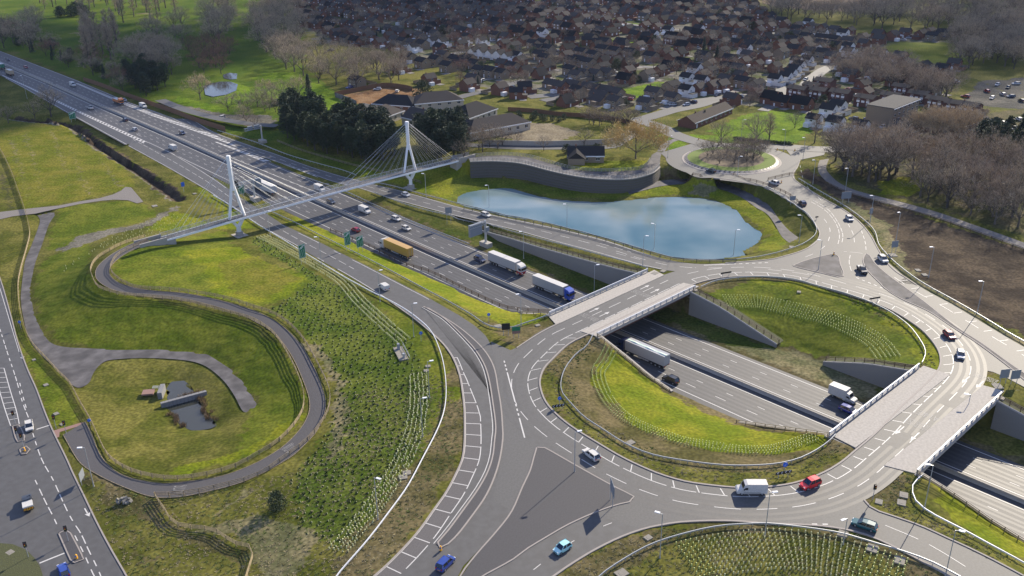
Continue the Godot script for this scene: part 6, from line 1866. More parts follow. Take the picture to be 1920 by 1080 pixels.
func walls() -> void:
	var defs := [
		[-236.0, -160.0, -202.8, -0.6, [-236, -5.2, -217, -4.0, -204, -3.4, -186, -2.2, -169, -1.0, -160, 0.0], "long grey retaining wall between the northern slip and the main road"],
		[-141.6, -112.5, -202.8, -0.6, [-141.6, 0.0, -131, -1.6, -121, -4.2, -112.5, -6.4], "sloping wing wall behind the first bridge, with a pale timber fence"],
		[-98.5, -75.6, -202.8, -0.6, [-98.5, -6.3, -87, -2.4, -75.6, 0.0], "sloping wing wall in front of the second bridge"],
		[-56.0, -27.0, -202.8, -0.6, [-56, 0.0, -44, -2.4, -27, -6.4], "sloping wing wall under the right edge of the picture"],
		[-171.0, -160.0, -164.0, 0.6, [-171, -3.4, -160, 0.0], "short wing wall at the green strip"],
		[-141.6, -117.5, -164.0, 0.6, [-141.6, 0.0, -131, -3.1, -125, -5.2, -117.5, -6.7], "wing wall below the lawn of the roundabout, left end"],
		[-98.0, -75.6, -164.0, 0.6, [-98, -6.9, -92, -5.1, -85, -2.9, -75.6, 0.0], "wing wall below the lawn of the roundabout, right end"],
		[-56.0, -21.0, -164.0, 0.6, [-56, 0.2, -48, -1.4, -41, -3.4, -33, -5.0, -21, -6.8], "wing wall by the bright grass wedge at lower right"]]
	for q in defs:
		var b := MB.new()
		var c := MB.new()
		wall_between(q[0], q[1], q[2], q[3], q[4], -7.6, b, c)
		var o := thing("retaining_wall", q[5], "wall")
		part("wall", b, M.concrete_wall, o)
		part("coping", c, M.concrete, o)
		if q[2] < -190.0:      # the turfed backfill behind the wall
			var t := MB.new()
			var m := int((q[1] - q[0]) / 3.0)
			for k in m:
				var a := lerpf(q[0], q[1], float(k) / m)
				var e := lerpf(q[0], q[1], float(k + 1) / m)
				t.quad(sd(a, -203.4, table(a, q[4]) - 0.1), sd(e, -203.4, table(e, q[4]) - 0.1), sd(e, -207.0, table(e, q[4]) - 0.05), sd(a, -207.0, table(a, q[4]) - 0.05))
			part("backfill", t, M.turf_edge, o, "stuff")
		# timber post and rail along its top
		var p := PackedVector3Array()
		var n := int((q[1] - q[0]) / 2.4)
		for k in n + 1:
			var s := lerpf(q[0], q[1], float(k) / n)
			p.append(sd(s, q[2] + q[3] * 2.4, table(s, q[4])))
		fence(p, 1.25, M.timber if q[2] < -190 else M.timber_new, "timber fence on the " + String(q[5]).replace("sloping ", "").replace(" of the picture", "").replace(", with a pale timber fence", "").replace("long grey ", ""), 3, M.timber_brown if q[2] < -190 else M.timber)

func fence(p: PackedVector3Array, h: float, m: Material, label: String, rails := 3, pm: Material = null, group := "post and rail fences") -> void:
	var o := thing("timber_fence", label, "fence", Vector3.ZERO, 0, group)
	posts(o, lift(p, -0.15), unit_post(0.15, h + 0.15), pm if pm else m)
	for k in rails:
		var b := MB.new()
		rail(p, h * (0.94 - k * 0.28 * 3.0 / rails), 0.06, 0.13, b)
		part("rail", b, m, o)

func guard_rail(p0: PackedVector3Array, label: String, bright := true) -> void:
	var p := drape(every(smooth(p0), 2.4))
	var o := thing("safety_barrier", label, "barrier", Vector3.ZERO, 0, "metal safety barriers along the verges")
	posts(o, lift(p, -0.1), unit_post(0.1, 0.75), M.galvanised)
	var b := MB.new()
	for y in [0.52, 0.68]:
		rail(p, y, 0.13, 0.15, b)
	rail(p, 0.6, 0.06, 0.1, b)
	part("beam", b, M.white_steel if bright else M.galvanised, o)

func rails_and_fences() -> void:
	for q in [["bar_slip_l", "white safety barrier curving along the outside of the southern slip", true], ["bar_slip_r", "grey safety barrier between southern slip and bright green strip", false], ["bar_island_sw", "pale barrier ringing the southern half of the roundabout island", false],
			["bar_island_ne", "grey barrier ringing the northern half of the roundabout island", false], ["bar_south", "grey barrier along the bottom verge above the tube rows", false], ["bar_se", "barrier bending from the second bridge down the lower right exit", true],
			["bar_north_road", "long barrier beside the ploughed field and turning lane", false], ["bar_pond", "barrier between the pond and the curving carriageway", false], ["bar_n_far", "barrier on the far verge near the blue gantry", false],
			["bar_nslip_s", "low barrier on top of the long grey retaining wall", false], ["bar_n_main", "barrier at the foot of the green bank below the northern slip", false]]:
		guard_rail(G[q[0]], q[1], q[2])
	for q in [["fence_a", "pale timber fence following the outer side of the cycle ramp and the maintenance track", 3.0, "timber_new", "timber"], ["fence_b", "timber fence following the inner side of the cycle ramp", 3.0, "timber", "timber"], ["fence_c", "new yellow timber fence zigzagging over rough grass at lower left", 3.0, "timber_new", "timber_new"],
			["fence_green", "thin post fence at the edge of the bright green strip", 3.2, "timber_brown", "timber_brown"], ["fence_e_foot", "low dark fence along the pale footway by the wood", 4.0, "timber_brown", "timber_brown"], ["fence_n_timber", "brown timber fence below the dark conifers", 3.2, "timber", "timber_brown"],
			["fence_pond_in", "dark post fence round the head of the pond", 3.2, "timber_brown", "timber_brown"], ["fence_pond_s", "thin dark fence on the pond side of the slip road", 4.0, "dark_steel", "dark_steel"]]:
		fence(drape(every(smooth(G[q[0]]), q[2])), 1.25, M[q[3]], q[1], 4 if q[0] in ["fence_c", "fence_a"] else 3, M[q[4]])
	# close-boarded fence by the northern verge: each board stands by itself
	var p := drape(every(smooth(G.board_fence), 1.0))
	var o := thing("board_fence", "long brown close-boarded fence above the far verge", "fence")
	var bm := unit_post(1.0, 2.6, 0.06)
	posts(o, p, bm, M.soil, "panel")

func pond_wall() -> void:
	var top := every(smooth(G.ret_top), 2.0)
	var north := resample(smooth(G.ret_path_n), top.size())
	var o := thing("retaining_wall", "tall dark curved wall holding the path above the pond", "wall")
	var b := MB.new()
	var base := PackedVector3Array()
	for k in top.size():
		var t := float(k) / (top.size() - 1)
		base.append(Vector3(top[k].x, lerpf(-5.4, -5.2, t) if t < 0.93 else lerpf(-5.2, -3.6, (t - 0.93) / 0.07), top[k].z) + side(top, k) * 0.6)
	for k in 6:
		var lo := PackedVector3Array()
		var hi := PackedVector3Array()
		for i in top.size():
			lo.append(base[i].lerp(top[i], k / 6.0))
			hi.append(base[i].lerp(top[i], (k + 1) / 6.0 - 0.012) + side(top, i) * 0.05)
		b.ribbon(lo, hi)
	part("wall", b, M.reinforced_earth, o)
	b = MB.new()
	b.ribbon(offset(top, 0.35, 0.12), offset(top, -0.1, 0.12))
	b.ribbon(offset(top, 0.35, 0.12), offset(top, 0.35, -0.25))
	part("coping", b, M.concrete, o)
	b = MB.new()
	b.ribbon(top, north, 0.05)
	struct("path", b, M.asphalt_track, "path on top of the curved wall leading to the footbridge")
	for q in [[top, "outer"], [north, "inner"]]:
		var r := thing("railing", "pale %s railing along the path above the curved wall" % q[1], "railing")
		var pts := every(q[0], 1.6)
		posts(r, pts, unit_post(0.13, 1.45), M.kerb)
		for h in [0.35, 0.85, 1.38]:
			var rb := MB.new()
			rail(pts, h, 0.06, 0.09, rb)
			part("rail", rb, M.galvanised, r)

func foot_bridge() -> void:
	var o := thing("footbridge", "white cable-stayed footbridge with two A-shaped pylons over the main road", "bridge", sd(-290, -175, 0))
	var org := o.position
	var deck := PackedVector3Array()
	for k in 41:
		var t := k / 40.0
		deck.append(sd(-290, lerpf(-111.0, -241.5, t), 2.1 + 0.75 * sin(PI * t)) - org)
	var w := 1.95
	var b := MB.new()
	b.ribbon(offset(deck, w), offset(deck, -w))
	part("walkway", b, M.asphalt_track, o)
	for s: float in [w, -w]:
		b = MB.new()
		var e := offset(deck, s)
		rail(e, -0.3, 0.3, 0.62, b)
		part("edge_beam", b, M.white_steel, o)
		var pts := every(e, 2.6)
		for k in pts.size():
			pts[k] += org
		posts(o, pts, unit_post(0.1, 1.45), M.galvanised, "parapet_post")
		for h in [0.18, 1.42]:
			b = MB.new()
			rail(e, h, 0.09, 0.1, b)
			part("parapet_rail", b, M.galvanised, o)
		for h in 5:
			b = MB.new()
			rail(e, 0.4 + h * 0.2, 0.03, 0.03, b)
			part("parapet_wire", b, M.galvanised, o)
	b = MB.new()
	rail(deck, -0.55, 2.4, 0.4, b)
	part("box_girder", b, M.white_steel, o)
	# pylons
	for q in [[-138.4, -4.2, 25.0], [-215.2, -4.6, 22.9]]:
		var c := sd(-290, q[0], 0) - org
		var dy: float = 2.1 + 0.75 * sin(PI * (q[0] + 111.0) / -130.5)
		var fork: float = dy + (q[2] - dy) * 0.46
		b = MB.new()
		for s: float in [-1.0, 1.0]:
			b.bar(c + S_NOR * (s * 2.9) + Vector3(0, dy - 0.2, 0), c + S_NOR * (s * 0.35) + Vector3(0, fork + 1.5, 0), 0.95, 0.8)
		b.bar(c + Vector3(0, fork - 0.4, 0), c + Vector3(0, q[2], 0), 1.35, 1.15)
		part("pylon", b, M.white_steel, o)
		b = MB.new()
		for k in 9:
			var y := lerpf(fork + 3.0, q[2] - 0.6, k / 8.0)
			for s: float in [-1.0, 1.0]:
				b.box(c + S_NOR * (s * 0.72) + Vector3(0, y, 0), Vector3(0.3, 0.4, 0.3))
		part("cable_anchor", b, M.white_steel, o, "stuff")
		b = MB.new()
		for s: float in [-1.0, 1.0]:
			b.bar(c + S_NOR * (s * 2.3) + Vector3(0, dy - 0.6, 0), c + S_NOR * (s * 0.4) + Vector3(0, dy - 3.2, 0), 0.9, 1.0)
		b.bar(c + Vector3(0, dy - 2.9, 0), c + Vector3(0, q[1] + 1.2, 0), 1.5, 1.2)
		part("pier", b, M.white_steel, o)
		b = MB.new()
		b.box(c + Vector3(0, q[1] + 0.5, 0), Vector3(2.0, 2.0, 2.0), -atan2(S_DIR.z, S_DIR.x))
		b.box(c + Vector3(0, q[1] - 0.1, 0), Vector3(5.2, 0.5, 4.2), -atan2(S_DIR.z, S_DIR.x))
		part("pedestal", b, M.concrete, o)
		for s: float in [-1.0, 1.0]:
			for k in 8:
				var y := lerpf(fork + 3.0, q[2] - 0.6, k / 7.0)
				var reach: float = (6.0 + k * 4.1) * s
				if s > 0 and q[0] > -150: reach = (5.0 + k * 2.7)
				if s < 0 and q[0] < -200: reach = -(5.0 + k * 2.65)
				var d: float = q[0] + reach
				var yd := 2.1 + 0.75 * sin(PI * clampf((d + 111.0) / -130.5, 0, 1))
				for e: float in [-1.0, 1.0]:
					b = MB.new()
					b.tube([c + S_NOR * (s * 0.6) + Vector3(0, y, 0), sd(-290 + e * 1.8, d, yd) - org], 0.035, 0.035, 4, false)
					part("cable", b, M.galvanised if k < 7 else M.white_steel, o)
	# end blocks
	for q in [[-106.5, 2.0], [-243.5, 2.1]]:
		for s: float in [-1.0, 1.0]:
			b = MB.new()
			b.bar(sd(-290 + s * 2.25, q[0] - 5.0, q[1] - 0.1) - org, sd(-290 + s * 2.25, q[0] + 4.2, q[1] - 0.1) - org, 0.5, 2.4)
			part("end_wall", b, M.concrete, o)
		b = MB.new()
		b.box(sd(-290, -113.0 if q[0] > -200 else -239.5, -0.6) - org, Vector3(4.4, 4.6, 3.0), -atan2(S_DIR.z, S_DIR.x))
		part("abutment", b, M.concrete, o)

func lamps() -> void:
	var b := MB.new()
	b.tube([Vector3(0, 0, 0), Vector3(0, 1.2, 0), Vector3(0, 1.25, 0), Vector3(0, 9.7, 0)], 0.12, 0.07, 6)
	var base: Node3D = thing("lamp_post", "", "street lamp", Vector3.ZERO, 0, "grey lamp posts")
	part("pole", b, M.galvanised, base)
	b = MB.new()
	b.bar(Vector3(0, 9.65, 0), Vector3(0.9, 9.75, 0), 0.08, 0.08)
	part("bracket", b, M.galvanised, base)
	b = MB.new()
	b.box(Vector3(0.95, 9.78, 0), Vector3(0.95, 0.16, 0.42))
	part("lantern", b, M.white_steel, base)
	b = MB.new()
	b.lathe(Vector3.ZERO, [[0.2, 0], [0.2, 0.08], [0.13, 0.3]], 8)
	part("foot", b, M.concrete, base)
	var first := true
	for q in lamp_posts():
		var label := "grey lamp post " + String(q[4])
		var h := 1.0
		if String(q[4]).begins_with("shorter"): h = 0.6
		if String(q[4]).begins_with("tall"): h = 1.35
		var yaw := (0.0 if q[3] > 0 else PI) + rng.randf_range(-0.5, 0.5)
		if first:
			base.transform = Transform3D(Basis(Vector3.UP, yaw), Vector3(q[0], q[1], q[2]))
			base.set_meta("label", label)
			first = false
		else:
			dup(base, Vector3(q[0], q[1], q[2]), yaw, label, "", Vector3(1, h, 1))

# ---------------------------------------------------------------- vehicles
func paint(called: String, c: Color) -> StandardMaterial3D:
	if M.has(called):
		return M[called]
	var m := mat(called, c, 0.35)
	m.clearcoat_enabled = true
	m.clearcoat = 0.8
	m.clearcoat_roughness = 0.08
	return m

func paints() -> void:
	for q in [["white", .74, .75, .76], ["silver", .42, .43, .45], ["slate", .035, .05, .08], ["navy", .012, .022, .07], ["red", .28, .012, .02], ["bright_red", .62, .012, .018], ["blue", .02, .03, .22], ["royal", .008, .04, .25], ["black", .011, .012, .014], ["teal", .006, .085, .10], ["aqua", .36, .66, .66], ["orange", .55, .16, .02], ["yellow", .52, .31, .06], ["green", .03, .16, .09], ["tan", .40, .31, .20], ["grey", .40, .39, .37], ["maroon", .12, .01, .015], ["lorry_blue", .015, .06, .38]]:
		paint("paint_" + q[0], lin(q[1], q[2], q[3]))
	var g := mat("glass_dark", lin(0.012, 0.016, 0.02), 0.06)
	g.metallic_specular = 0.7
	mat("tyre", lin(0.014, 0.014, 0.015), 0.85)
	mat("alloy", lin(0.40, 0.41, 0.42), 0.35, null, 1, 0.6)
	mat("lamp_clear", lin(0.8, 0.8, 0.78), 0.15)
	mat("lamp_red", lin(0.45, 0.012, 0.01), 0.25)
	mat("trim_black", lin(0.02, 0.02, 0.022), 0.6)
	mat("curtain_grey", lin(0.42, 0.42, 0.42), 0.55, M.kerb.albedo_texture, 2)
	mat("sheet_green", lin(0.42, 0.52, 0.45), 0.5)

# a body lofted along z (front at -z): each station is [z, half width, underside, shoulder, roof, half roof width]
func loft(st: Array, b: MB, shoulder_only: bool) -> void:
	var rings := []
	for q in st:
		var r := []
		var top: float = q[3] if shoulder_only else q[4]
		var wr: float = q[1] * 0.94 if shoulder_only else q[5]
		if shoulder_only:
			for p in [[-q[1] * 0.93, q[2]], [-q[1], q[2] + 0.18], [-q[1], lerpf(q[2], top, 0.72)], [-wr, top], [wr, top], [q[1], lerpf(q[2], top, 0.72)], [q[1], q[2] + 0.18], [q[1] * 0.93, q[2]]]:
				r.append(Vector3(p[0], p[1], q[0]))
		else:
			for p in [[-q[1] * 0.93, q[3] - 0.03], [-wr, top - 0.07], [-wr * 0.86, top], [wr * 0.86, top], [wr, top - 0.07], [q[1] * 0.93, q[3] - 0.03]]:
				r.append(Vector3(p[0], p[1], q[0]))
		rings.append(r)
	for k in rings.size() - 1:
		var a: Array = rings[k]
		var c: Array = rings[k + 1]
		for i in a.size() - 1:
			b.quad(a[i], a[i + 1], c[i + 1], c[i])
	b.fan(rings[0])
	b.fan(rings[rings.size() - 1])

func wheel(parent: Node3D, at: Vector3, r: float, w := 0.22) -> void:
	var b := MB.new()
	b.tube([at - Vector3(w * 0.5, 0, 0), at + Vector3(w * 0.5, 0, 0)], r, r, 12)
	var o := part("wheel", b, M.tyre, parent)
	b = MB.new()
	var s := signf(at.x)
	b.tube([at + Vector3(s * w * 0.3, 0, 0), at + Vector3(s * (w * 0.5 + 0.015), 0, 0)], r * 0.62, r * 0.58, 10)
	part("rim", b, M.alloy, o)

func lights(o: Node3D, zf: float, zr: float, x: float, yf: float, yr: float) -> void:
	for s in [-1.0, 1.0]:
		var b := MB.new()
		b.box(Vector3(s * x, yf, zf), Vector3(0.36, 0.17, 0.12))
		part("headlight", b, M.lamp_clear, o)
		b = MB.new()
		b.box(Vector3(s * x, yr, zr), Vector3(0.26, 0.26, 0.08))
		part("tail_light", b, M.lamp_red, o)
	for q in [[zf - 0.03, 0.42], [zr + 0.02, 0.55]]:
		var b := MB.new()
		b.box(Vector3(0, q[1], q[0]), Vector3(0.52, 0.12, 0.04))
		part("number_plate", b, M.sign_white if q[0] < 0 else M.sign_yellow, o)

func car_body(o: Node3D, kind: String, m: Material) -> void:
	var l := 4.2
	var w := 0.89
	var h := 1.46
	match kind:
		"estate": l = 4.65; h = 1.48
		"suv": l = 4.6; w = 0.95; h = 1.72
		"mini": l = 3.6; w = 0.82; h = 1.47
		"mpv": l = 4.1; w = 0.87; h = 1.62
	var f := -l * 0.5
	var r := l * 0.5
	var sh := h * 0.6
	var body := MB.new()
	loft([[f, w * 0.78, 0.32, sh * 0.72, 0, 0], [f + 0.18, w * 0.95, 0.2, sh * 0.84, 0, 0], [f + l * 0.25, w, 0.2, sh * 0.98, 0, 0], [f + l * 0.55, w, 0.2, sh, 0, 0], [r - 0.35, w * 0.98, 0.2, sh, 0, 0], [r - 0.08, w * 0.93, 0.26, sh * 0.97, 0, 0], [r, w * 0.85, 0.34, sh * 0.85, 0, 0]], body, true)
	part("body", body, m, o)
	var tail: float = {"car": 0.3, "estate": 0.12, "suv": 0.14, "mini": 0.22, "mpv": 0.1}.get(kind, 0.3)
	var cab := MB.new()
	var z0 := f + l * (0.24 if kind != "mpv" else 0.18)
	var z1 := f + l * (0.42 if kind != "mpv" else 0.36)
	loft([[z0, w * 0.93, 0, sh, sh + 0.08, w * 0.86], [z1, w * 0.96, 0, sh, h - 0.03, w * 0.78], [f + l * 0.6, w * 0.96, 0, sh, h, w * 0.79], [r - tail - l * 0.08, w * 0.95, 0, sh, h - 0.04, w * 0.76], [r - 0.06, w * 0.9, 0, sh, sh + 0.06, w * 0.8]], cab, false)
	part("glasshouse", cab, M.glass_dark, o)
	var roof := MB.new()
	loft([[z1 - 0.02, w * 0.78, h - 0.08, h - 0.005, 0, 0], [f + l * 0.6, w * 0.81, h - 0.1, h + 0.025, 0, 0], [r - tail - l * 0.08, w * 0.78, h - 0.1, h - 0.01, 0, 0]], roof, true)
	part("roof", roof, m, o)
	for s in [-1.0, 1.0]:
		var p := MB.new()
		p.bar(Vector3(s * w * 0.93, sh, z0 + 0.05), Vector3(s * w * 0.79, h - 0.05, z1), 0.09, 0.09)
		p.bar(Vector3(s * w * 0.97, sh, f + l * 0.58), Vector3(s * w * 0.81, h - 0.04, f + l * 0.6), 0.1, 0.08)
		p.bar(Vector3(s * w * 0.92, sh, r - 0.14), Vector3(s * w * 0.78, h - 0.07, r - tail - l * 0.08), 0.22, 0.1)
		part("pillar", p, m, o)
		p = MB.new()
		p.box(Vector3(s * (w + 0.09), sh + 0.06, z0 + 0.35), Vector3(0.18, 0.14, 0.1))
		part("wing_mirror", p, m, o)
		for z in [f + l * 0.19, r - l * 0.19]:
			wheel(o, Vector3(s * (w - 0.1), 0.33, z), 0.33 if kind != "suv" else 0.38)
	lights(o, f + 0.1, r - 0.02, w * 0.68, sh * 0.72, sh * 0.82)
	var g := MB.new()
	g.box(Vector3(0, 0.5, f + 0.03), Vector3(0.9, 0.18, 0.08))
	part("grille", g, M.trim_black, o)

func van_body(o: Node3D, kind: String, m: Material) -> void:
	var l := 5.9
	var w := 1.0
	var h := 2.5
	if kind == "smallvan": l = 4.5; w = 0.9; h = 1.85
	if kind == "boxvan": l = 3.0
	var f := -l * 0.5 if kind != "boxvan" else -3.2
	var r := f + l
	var sh := h * 0.5
	var b := MB.new()
	loft([[f, w * 0.85, 0.36, sh * 0.8, 0, 0], [f + 0.25, w * 0.97, 0.28, sh * 0.92, 0, 0], [f + 1.0, w, 0.28, sh * 1.02, 0, 0], [f + 1.05, w, 0.28, sh * 1.06, 0, 0]], b, true)
	loft([[f + 1.0, w, 0.28, sh * 1.06, 0, 0], [f + 1.5, w, 0.28, h * 0.93, 0, 0], [f + 2.0, w, 0.28, h, 0, 0], [r - 0.1, w, 0.28, h, 0, 0], [r, w * 0.97, 0.3, h - 0.08, 0, 0]], b, true)
	part("body", b, m, o)
	b = MB.new()
	b.quad(Vector3(-w * 0.86, sh * 1.08, f + 1.02), Vector3(w * 0.86, sh * 1.08, f + 1.02), Vector3(w * 0.84, h * 0.91, f + 1.44), Vector3(-w * 0.84, h * 0.91, f + 1.44))
	part("windscreen", b, M.glass_dark, o)
	for s in [-1.0, 1.0]:
		b = MB.new()
		b.quad(Vector3(s * (w + 0.012), sh * 1.05, f + 1.2), Vector3(s * (w + 0.012), sh * 1.05, f + 2.1), Vector3(s * (w + 0.012), h * 0.72, f + 2.1), Vector3(s * (w + 0.012), h * 0.72, f + 1.55))
		part("side_window", b, M.glass_dark, o)
		b = MB.new()
		b.box(Vector3(s * (w + 0.14), sh * 1.15, f + 1.3), Vector3(0.24, 0.34, 0.12))
		part("wing_mirror", b, M.trim_black, o)
		b = MB.new()
		b.box(Vector3(s * (w + 0.01), 0.62, f + l * 0.5), Vector3(0.03, 0.1, l * 0.55))
		part("side_strip", b, M.trim_black, o)
		for z in [f + 0.95, r - 1.0]:
			wheel(o, Vector3(s * (w - 0.12), 0.36, z), 0.36)
	lights(o, f + 0.1, r - 0.01, w * 0.72, sh * 0.75, sh * 0.8)
	if kind == "boxvan":
		b = MB.new()
		b.box(Vector3(0, 1.95, 1.35), Vector3(2.3, 2.35, 4.5))
		part("box", b, m, o)
		b = MB.new()
		b.box(Vector3(0, 0.6, 1.2), Vector3(1.6, 0.3, 4.6))
		part("chassis", b, M.trim_black, o)
		for s in [-1.0, 1.0]:
			wheel(o, Vector3(s * 0.9, 0.36, 2.3), 0.36)

func cab_unit(o: Node3D, z: float, m: Material, lower: Material) -> void:      # a lorry cab, nose at z
	var b := MB.new()
	loft([[z, 1.14, 0.45, 1.25, 0, 0], [z + 0.25, 1.22, 0.4, 1.35, 0, 0], [z + 2.2, 1.22, 0.4, 1.35, 0, 0]], b, true)
	part("bumper", b, lower, o)
	b = MB.new()
	loft([[z + 0.06, 1.14, 1.2, 2.5, 0, 0], [z + 0.22, 1.22, 1.2, 3.0, 0, 0], [z + 0.75, 1.2, 1.2, 3.45, 0, 0], [z + 2.2, 1.2, 1.2, 3.75, 0, 0]], b, true)
	part("cab", b, m, o)
	b = MB.new()
	b.quad(Vector3(-1.08, 1.75, z + 0.02), Vector3(1.08, 1.75, z + 0.02), Vector3(1.05, 2.55, z + 0.06), Vector3(-1.05, 2.55, z + 0.06))
	part("windscreen", b, M.glass_dark, o)
	for s in [-1.0, 1.0]:
		b = MB.new()
		b.quad(Vector3(s * 1.235, 1.75, z + 0.4), Vector3(s * 1.235, 1.75, z + 1.3), Vector3(s * 1.235, 2.45, z + 1.3), Vector3(s * 1.235, 2.45, z + 0.5))
		part("side_window", b, M.glass_dark, o)
		b = MB.new()
		b.box(Vector3(s * 1.42, 2.2, z + 0.1), Vector3(0.22, 0.7, 0.2))
		part("wing_mirror", b, M.trim_black, o)
		b = MB.new()
		b.box(Vector3(s * 0.85, 0.85, z - 0.02), Vector3(0.42, 0.22, 0.1))
		part("headlight", b, M.lamp_clear, o)
		wheel(o, Vector3(s * 1.05, 0.5, z + 1.35), 0.5, 0.32)
	b = MB.new()
	b.box(Vector3(0, 0.85, z + 4.2), Vector3(0.9, 0.35, 4.4))
	part("chassis", b, M.trim_black, o)

func lorry(o: Node3D, kind: String, m: Material, lower: Material, cargo: Material) -> void:
	var long := kind in ["artic", "bulk"]
	var l := 13.2 if long else 7.5
	var z := -8.1 if long else -4.8
	cab_unit(o, z, m, lower)
	var z0 := z + (2.75 if long else 2.4)
	var top := 3.95 if long else 3.5
	if kind == "tipper":
		top = 2.6
	var b := MB.new()
	var h := top - 1.15
	b.box(Vector3(0, 1.15 + h * 0.5, z0 + l * 0.5), Vector3(2.5, h, l))
	part("trailer_box" if long else "load_box", b, cargo, o)
	b = MB.new()
	if kind == "bulk":
		for k in 9:
			var za := z0 + l * k / 9.0
			b.quad(Vector3(-1.27, top - 0.35, za), Vector3(-1.27, top - 0.35, za + l / 9.0), Vector3(-0.5, top + 0.12 + 0.1 * sin(k * 1.9), za + l / 9.0), Vector3(-0.5, top + 0.12 + 0.1 * sin(k * 1.9 - 1.9), za))
			b.quad(Vector3(1.27, top - 0.35, za), Vector3(1.27, top - 0.35, za + l / 9.0), Vector3(0.2, top + 0.02, za + l / 9.0), Vector3(0.2, top + 0.02, za))
			b.quad(Vector3(0.2, top + 0.02, za), Vector3(0.2, top + 0.02, za + l / 9.0), Vector3(-0.5, top + 0.12 + 0.1 * sin(k * 1.9), za + l / 9.0), Vector3(-0.5, top + 0.12 + 0.1 * sin(k * 1.9 - 1.9), za))
		part("tarpaulin", b, M.sheet_green, o)
	else:
		b.box(Vector3(0, top + 0.02, z0 + l * 0.5), Vector3(2.42, 0.06, l - 0.08))
		part("roof", b, M.paint_yellow if cargo == M.paint_yellow else M.paint_white, o)
	b = MB.new()
	b.box(Vector3(0, 0.98, z0 + l * 0.5), Vector3(2.3, 0.3, l - 0.2))
	part("chassis", b, M.trim_black, o)
	for s in [-1.0, 1.0]:
		b = MB.new()
		b.box(Vector3(s * 0.95, 0.95, z0 + l + 0.02), Vector3(0.4, 0.16, 0.06))
		part("tail_light", b, M.lamp_red, o)
		for k in (3 if long else 1):
			wheel(o, Vector3(s * 1.05, 0.5, z0 + l - 1.4 - k * 1.35), 0.5, 0.35)
		if long:
			wheel(o, Vector3(s * 1.05, 0.5, z + 4.4), 0.5, 0.35)
			b = MB.new()
			b.box(Vector3(s * 1.22, 0.75, z0 + l * 0.48), Vector3(0.05, 0.4, 3.6))
			part("side_guard", b, M.curtain_grey, o)
	b = MB.new()
	b.box(Vector3(0, (top + 1.2) * 0.5, z0 + l + 0.03), Vector3(2.3, h - 0.25, 0.05))
	var door := part("rear_door", b, cargo, o)
	b = MB.new()
	for x in [-0.5, 0.5]:
		b.bar(Vector3(x, 1.3, z0 + l + 0.08), Vector3(x, top - 0.1, z0 + l + 0.08), 0.05, 0.05)
	part("lock_bar", b, M.galvanised, door)

func pickup(o: Node3D, m: Material) -> void:
	var b := MB.new()
	loft([[-2.6, 0.78, 0.4, 0.85, 0, 0], [-2.4, 0.92, 0.34, 1.0, 0, 0], [-1.2, 0.95, 0.34, 1.12, 0, 0], [2.4, 0.95, 0.34, 1.12, 0, 0], [2.6, 0.92, 0.4, 1.1, 0, 0]], b, true)
	part("body", b, m, o)
	b = MB.new()
	loft([[-1.35, 0.9, 0, 1.1, 1.16, 0.82], [-0.6, 0.92, 0, 1.1, 1.74, 0.74], [0.5, 0.92, 0, 1.1, 1.76, 0.74], [0.75, 0.9, 0, 1.1, 1.16, 0.8]], b, false)
	part("glasshouse", b, M.glass_dark, o)
	b = MB.new()
	loft([[-0.6, 0.76, 1.68, 1.76, 0, 0], [0.5, 0.76, 1.68, 1.79, 0, 0]], b, true)
	part("roof", b, m, o)
	b = MB.new()
	b.box(Vector3(0, 1.14, 1.7), Vector3(1.5, 0.06, 1.6))
	part("load_bed", b, M.curtain_grey, o)
	for s in [-1.0, 1.0]:
		for z in [-1.7, 1.6]:
			wheel(o, Vector3(s * 0.85, 0.4, z), 0.4, 0.26)
	lights(o, -2.5, 2.58, 0.66, 0.78, 0.9)

func make_vehicle(kind: String, colour: String, label: String) -> Node3D:
	var cat: String = {"artic": "lorry", "bulk": "lorry", "boxlorry": "lorry", "tipper": "lorry", "van": "van", "smallvan": "van", "boxvan": "van", "van_hi": "truck", "pickup": "pickup"}.get(kind, "car")
	var o := thing({"lorry": "lorry", "van": "van", "truck": "flatbed_truck", "pickup": "pickup_truck"}[cat] if cat != "car" else "car", label, cat, Vector3.ZERO, 0, "vehicles on the roads")
	match kind:
		"artic":
			if colour == "white_red": lorry(o, kind, M.paint_white, M.paint_red, M.curtain_grey)
			elif colour == "blue": lorry(o, kind, M.paint_lorry_blue, M.paint_lorry_blue, M.curtain_grey)
			elif colour == "yellow": lorry(o, kind, M.paint_white, M.paint_white, M.paint_yellow)
			else: lorry(o, kind, M.paint_white, M.trim_black, M.paint_white)
		"bulk": lorry(o, kind, M.paint_navy, M.paint_navy, M.paint_grey)
		"boxlorry": lorry(o, kind, M["paint_" + colour], M.trim_black, M["paint_" + colour])
		"tipper": lorry(o, kind, M.paint_orange, M.paint_navy, M.paint_orange)
		"van", "smallvan", "boxvan": van_body(o, kind, M["paint_" + colour])
		"pickup": pickup(o, M["paint_" + colour])
		"van_hi":
			pickup(o, M.paint_black)
			var b := MB.new()
			b.box(Vector3(0, 1.32, 1.65), Vector3(1.92, 0.3, 2.1))
			part("cover", b, M.paint_white, o)
			for k in 6:
				b = MB.new()
				b.quad(Vector3(-0.92 + k * 0.31, 0.55, 2.64), Vector3(-0.77 + k * 0.31, 0.55, 2.64), Vector3(-0.62 + k * 0.31, 1.15, 2.64), Vector3(-0.77 + k * 0.31, 1.15, 2.64))
				part("stripe", b, M.sign_yellow, o)
		_:
			car_body(o, kind, M["paint_" + colour])
	return o

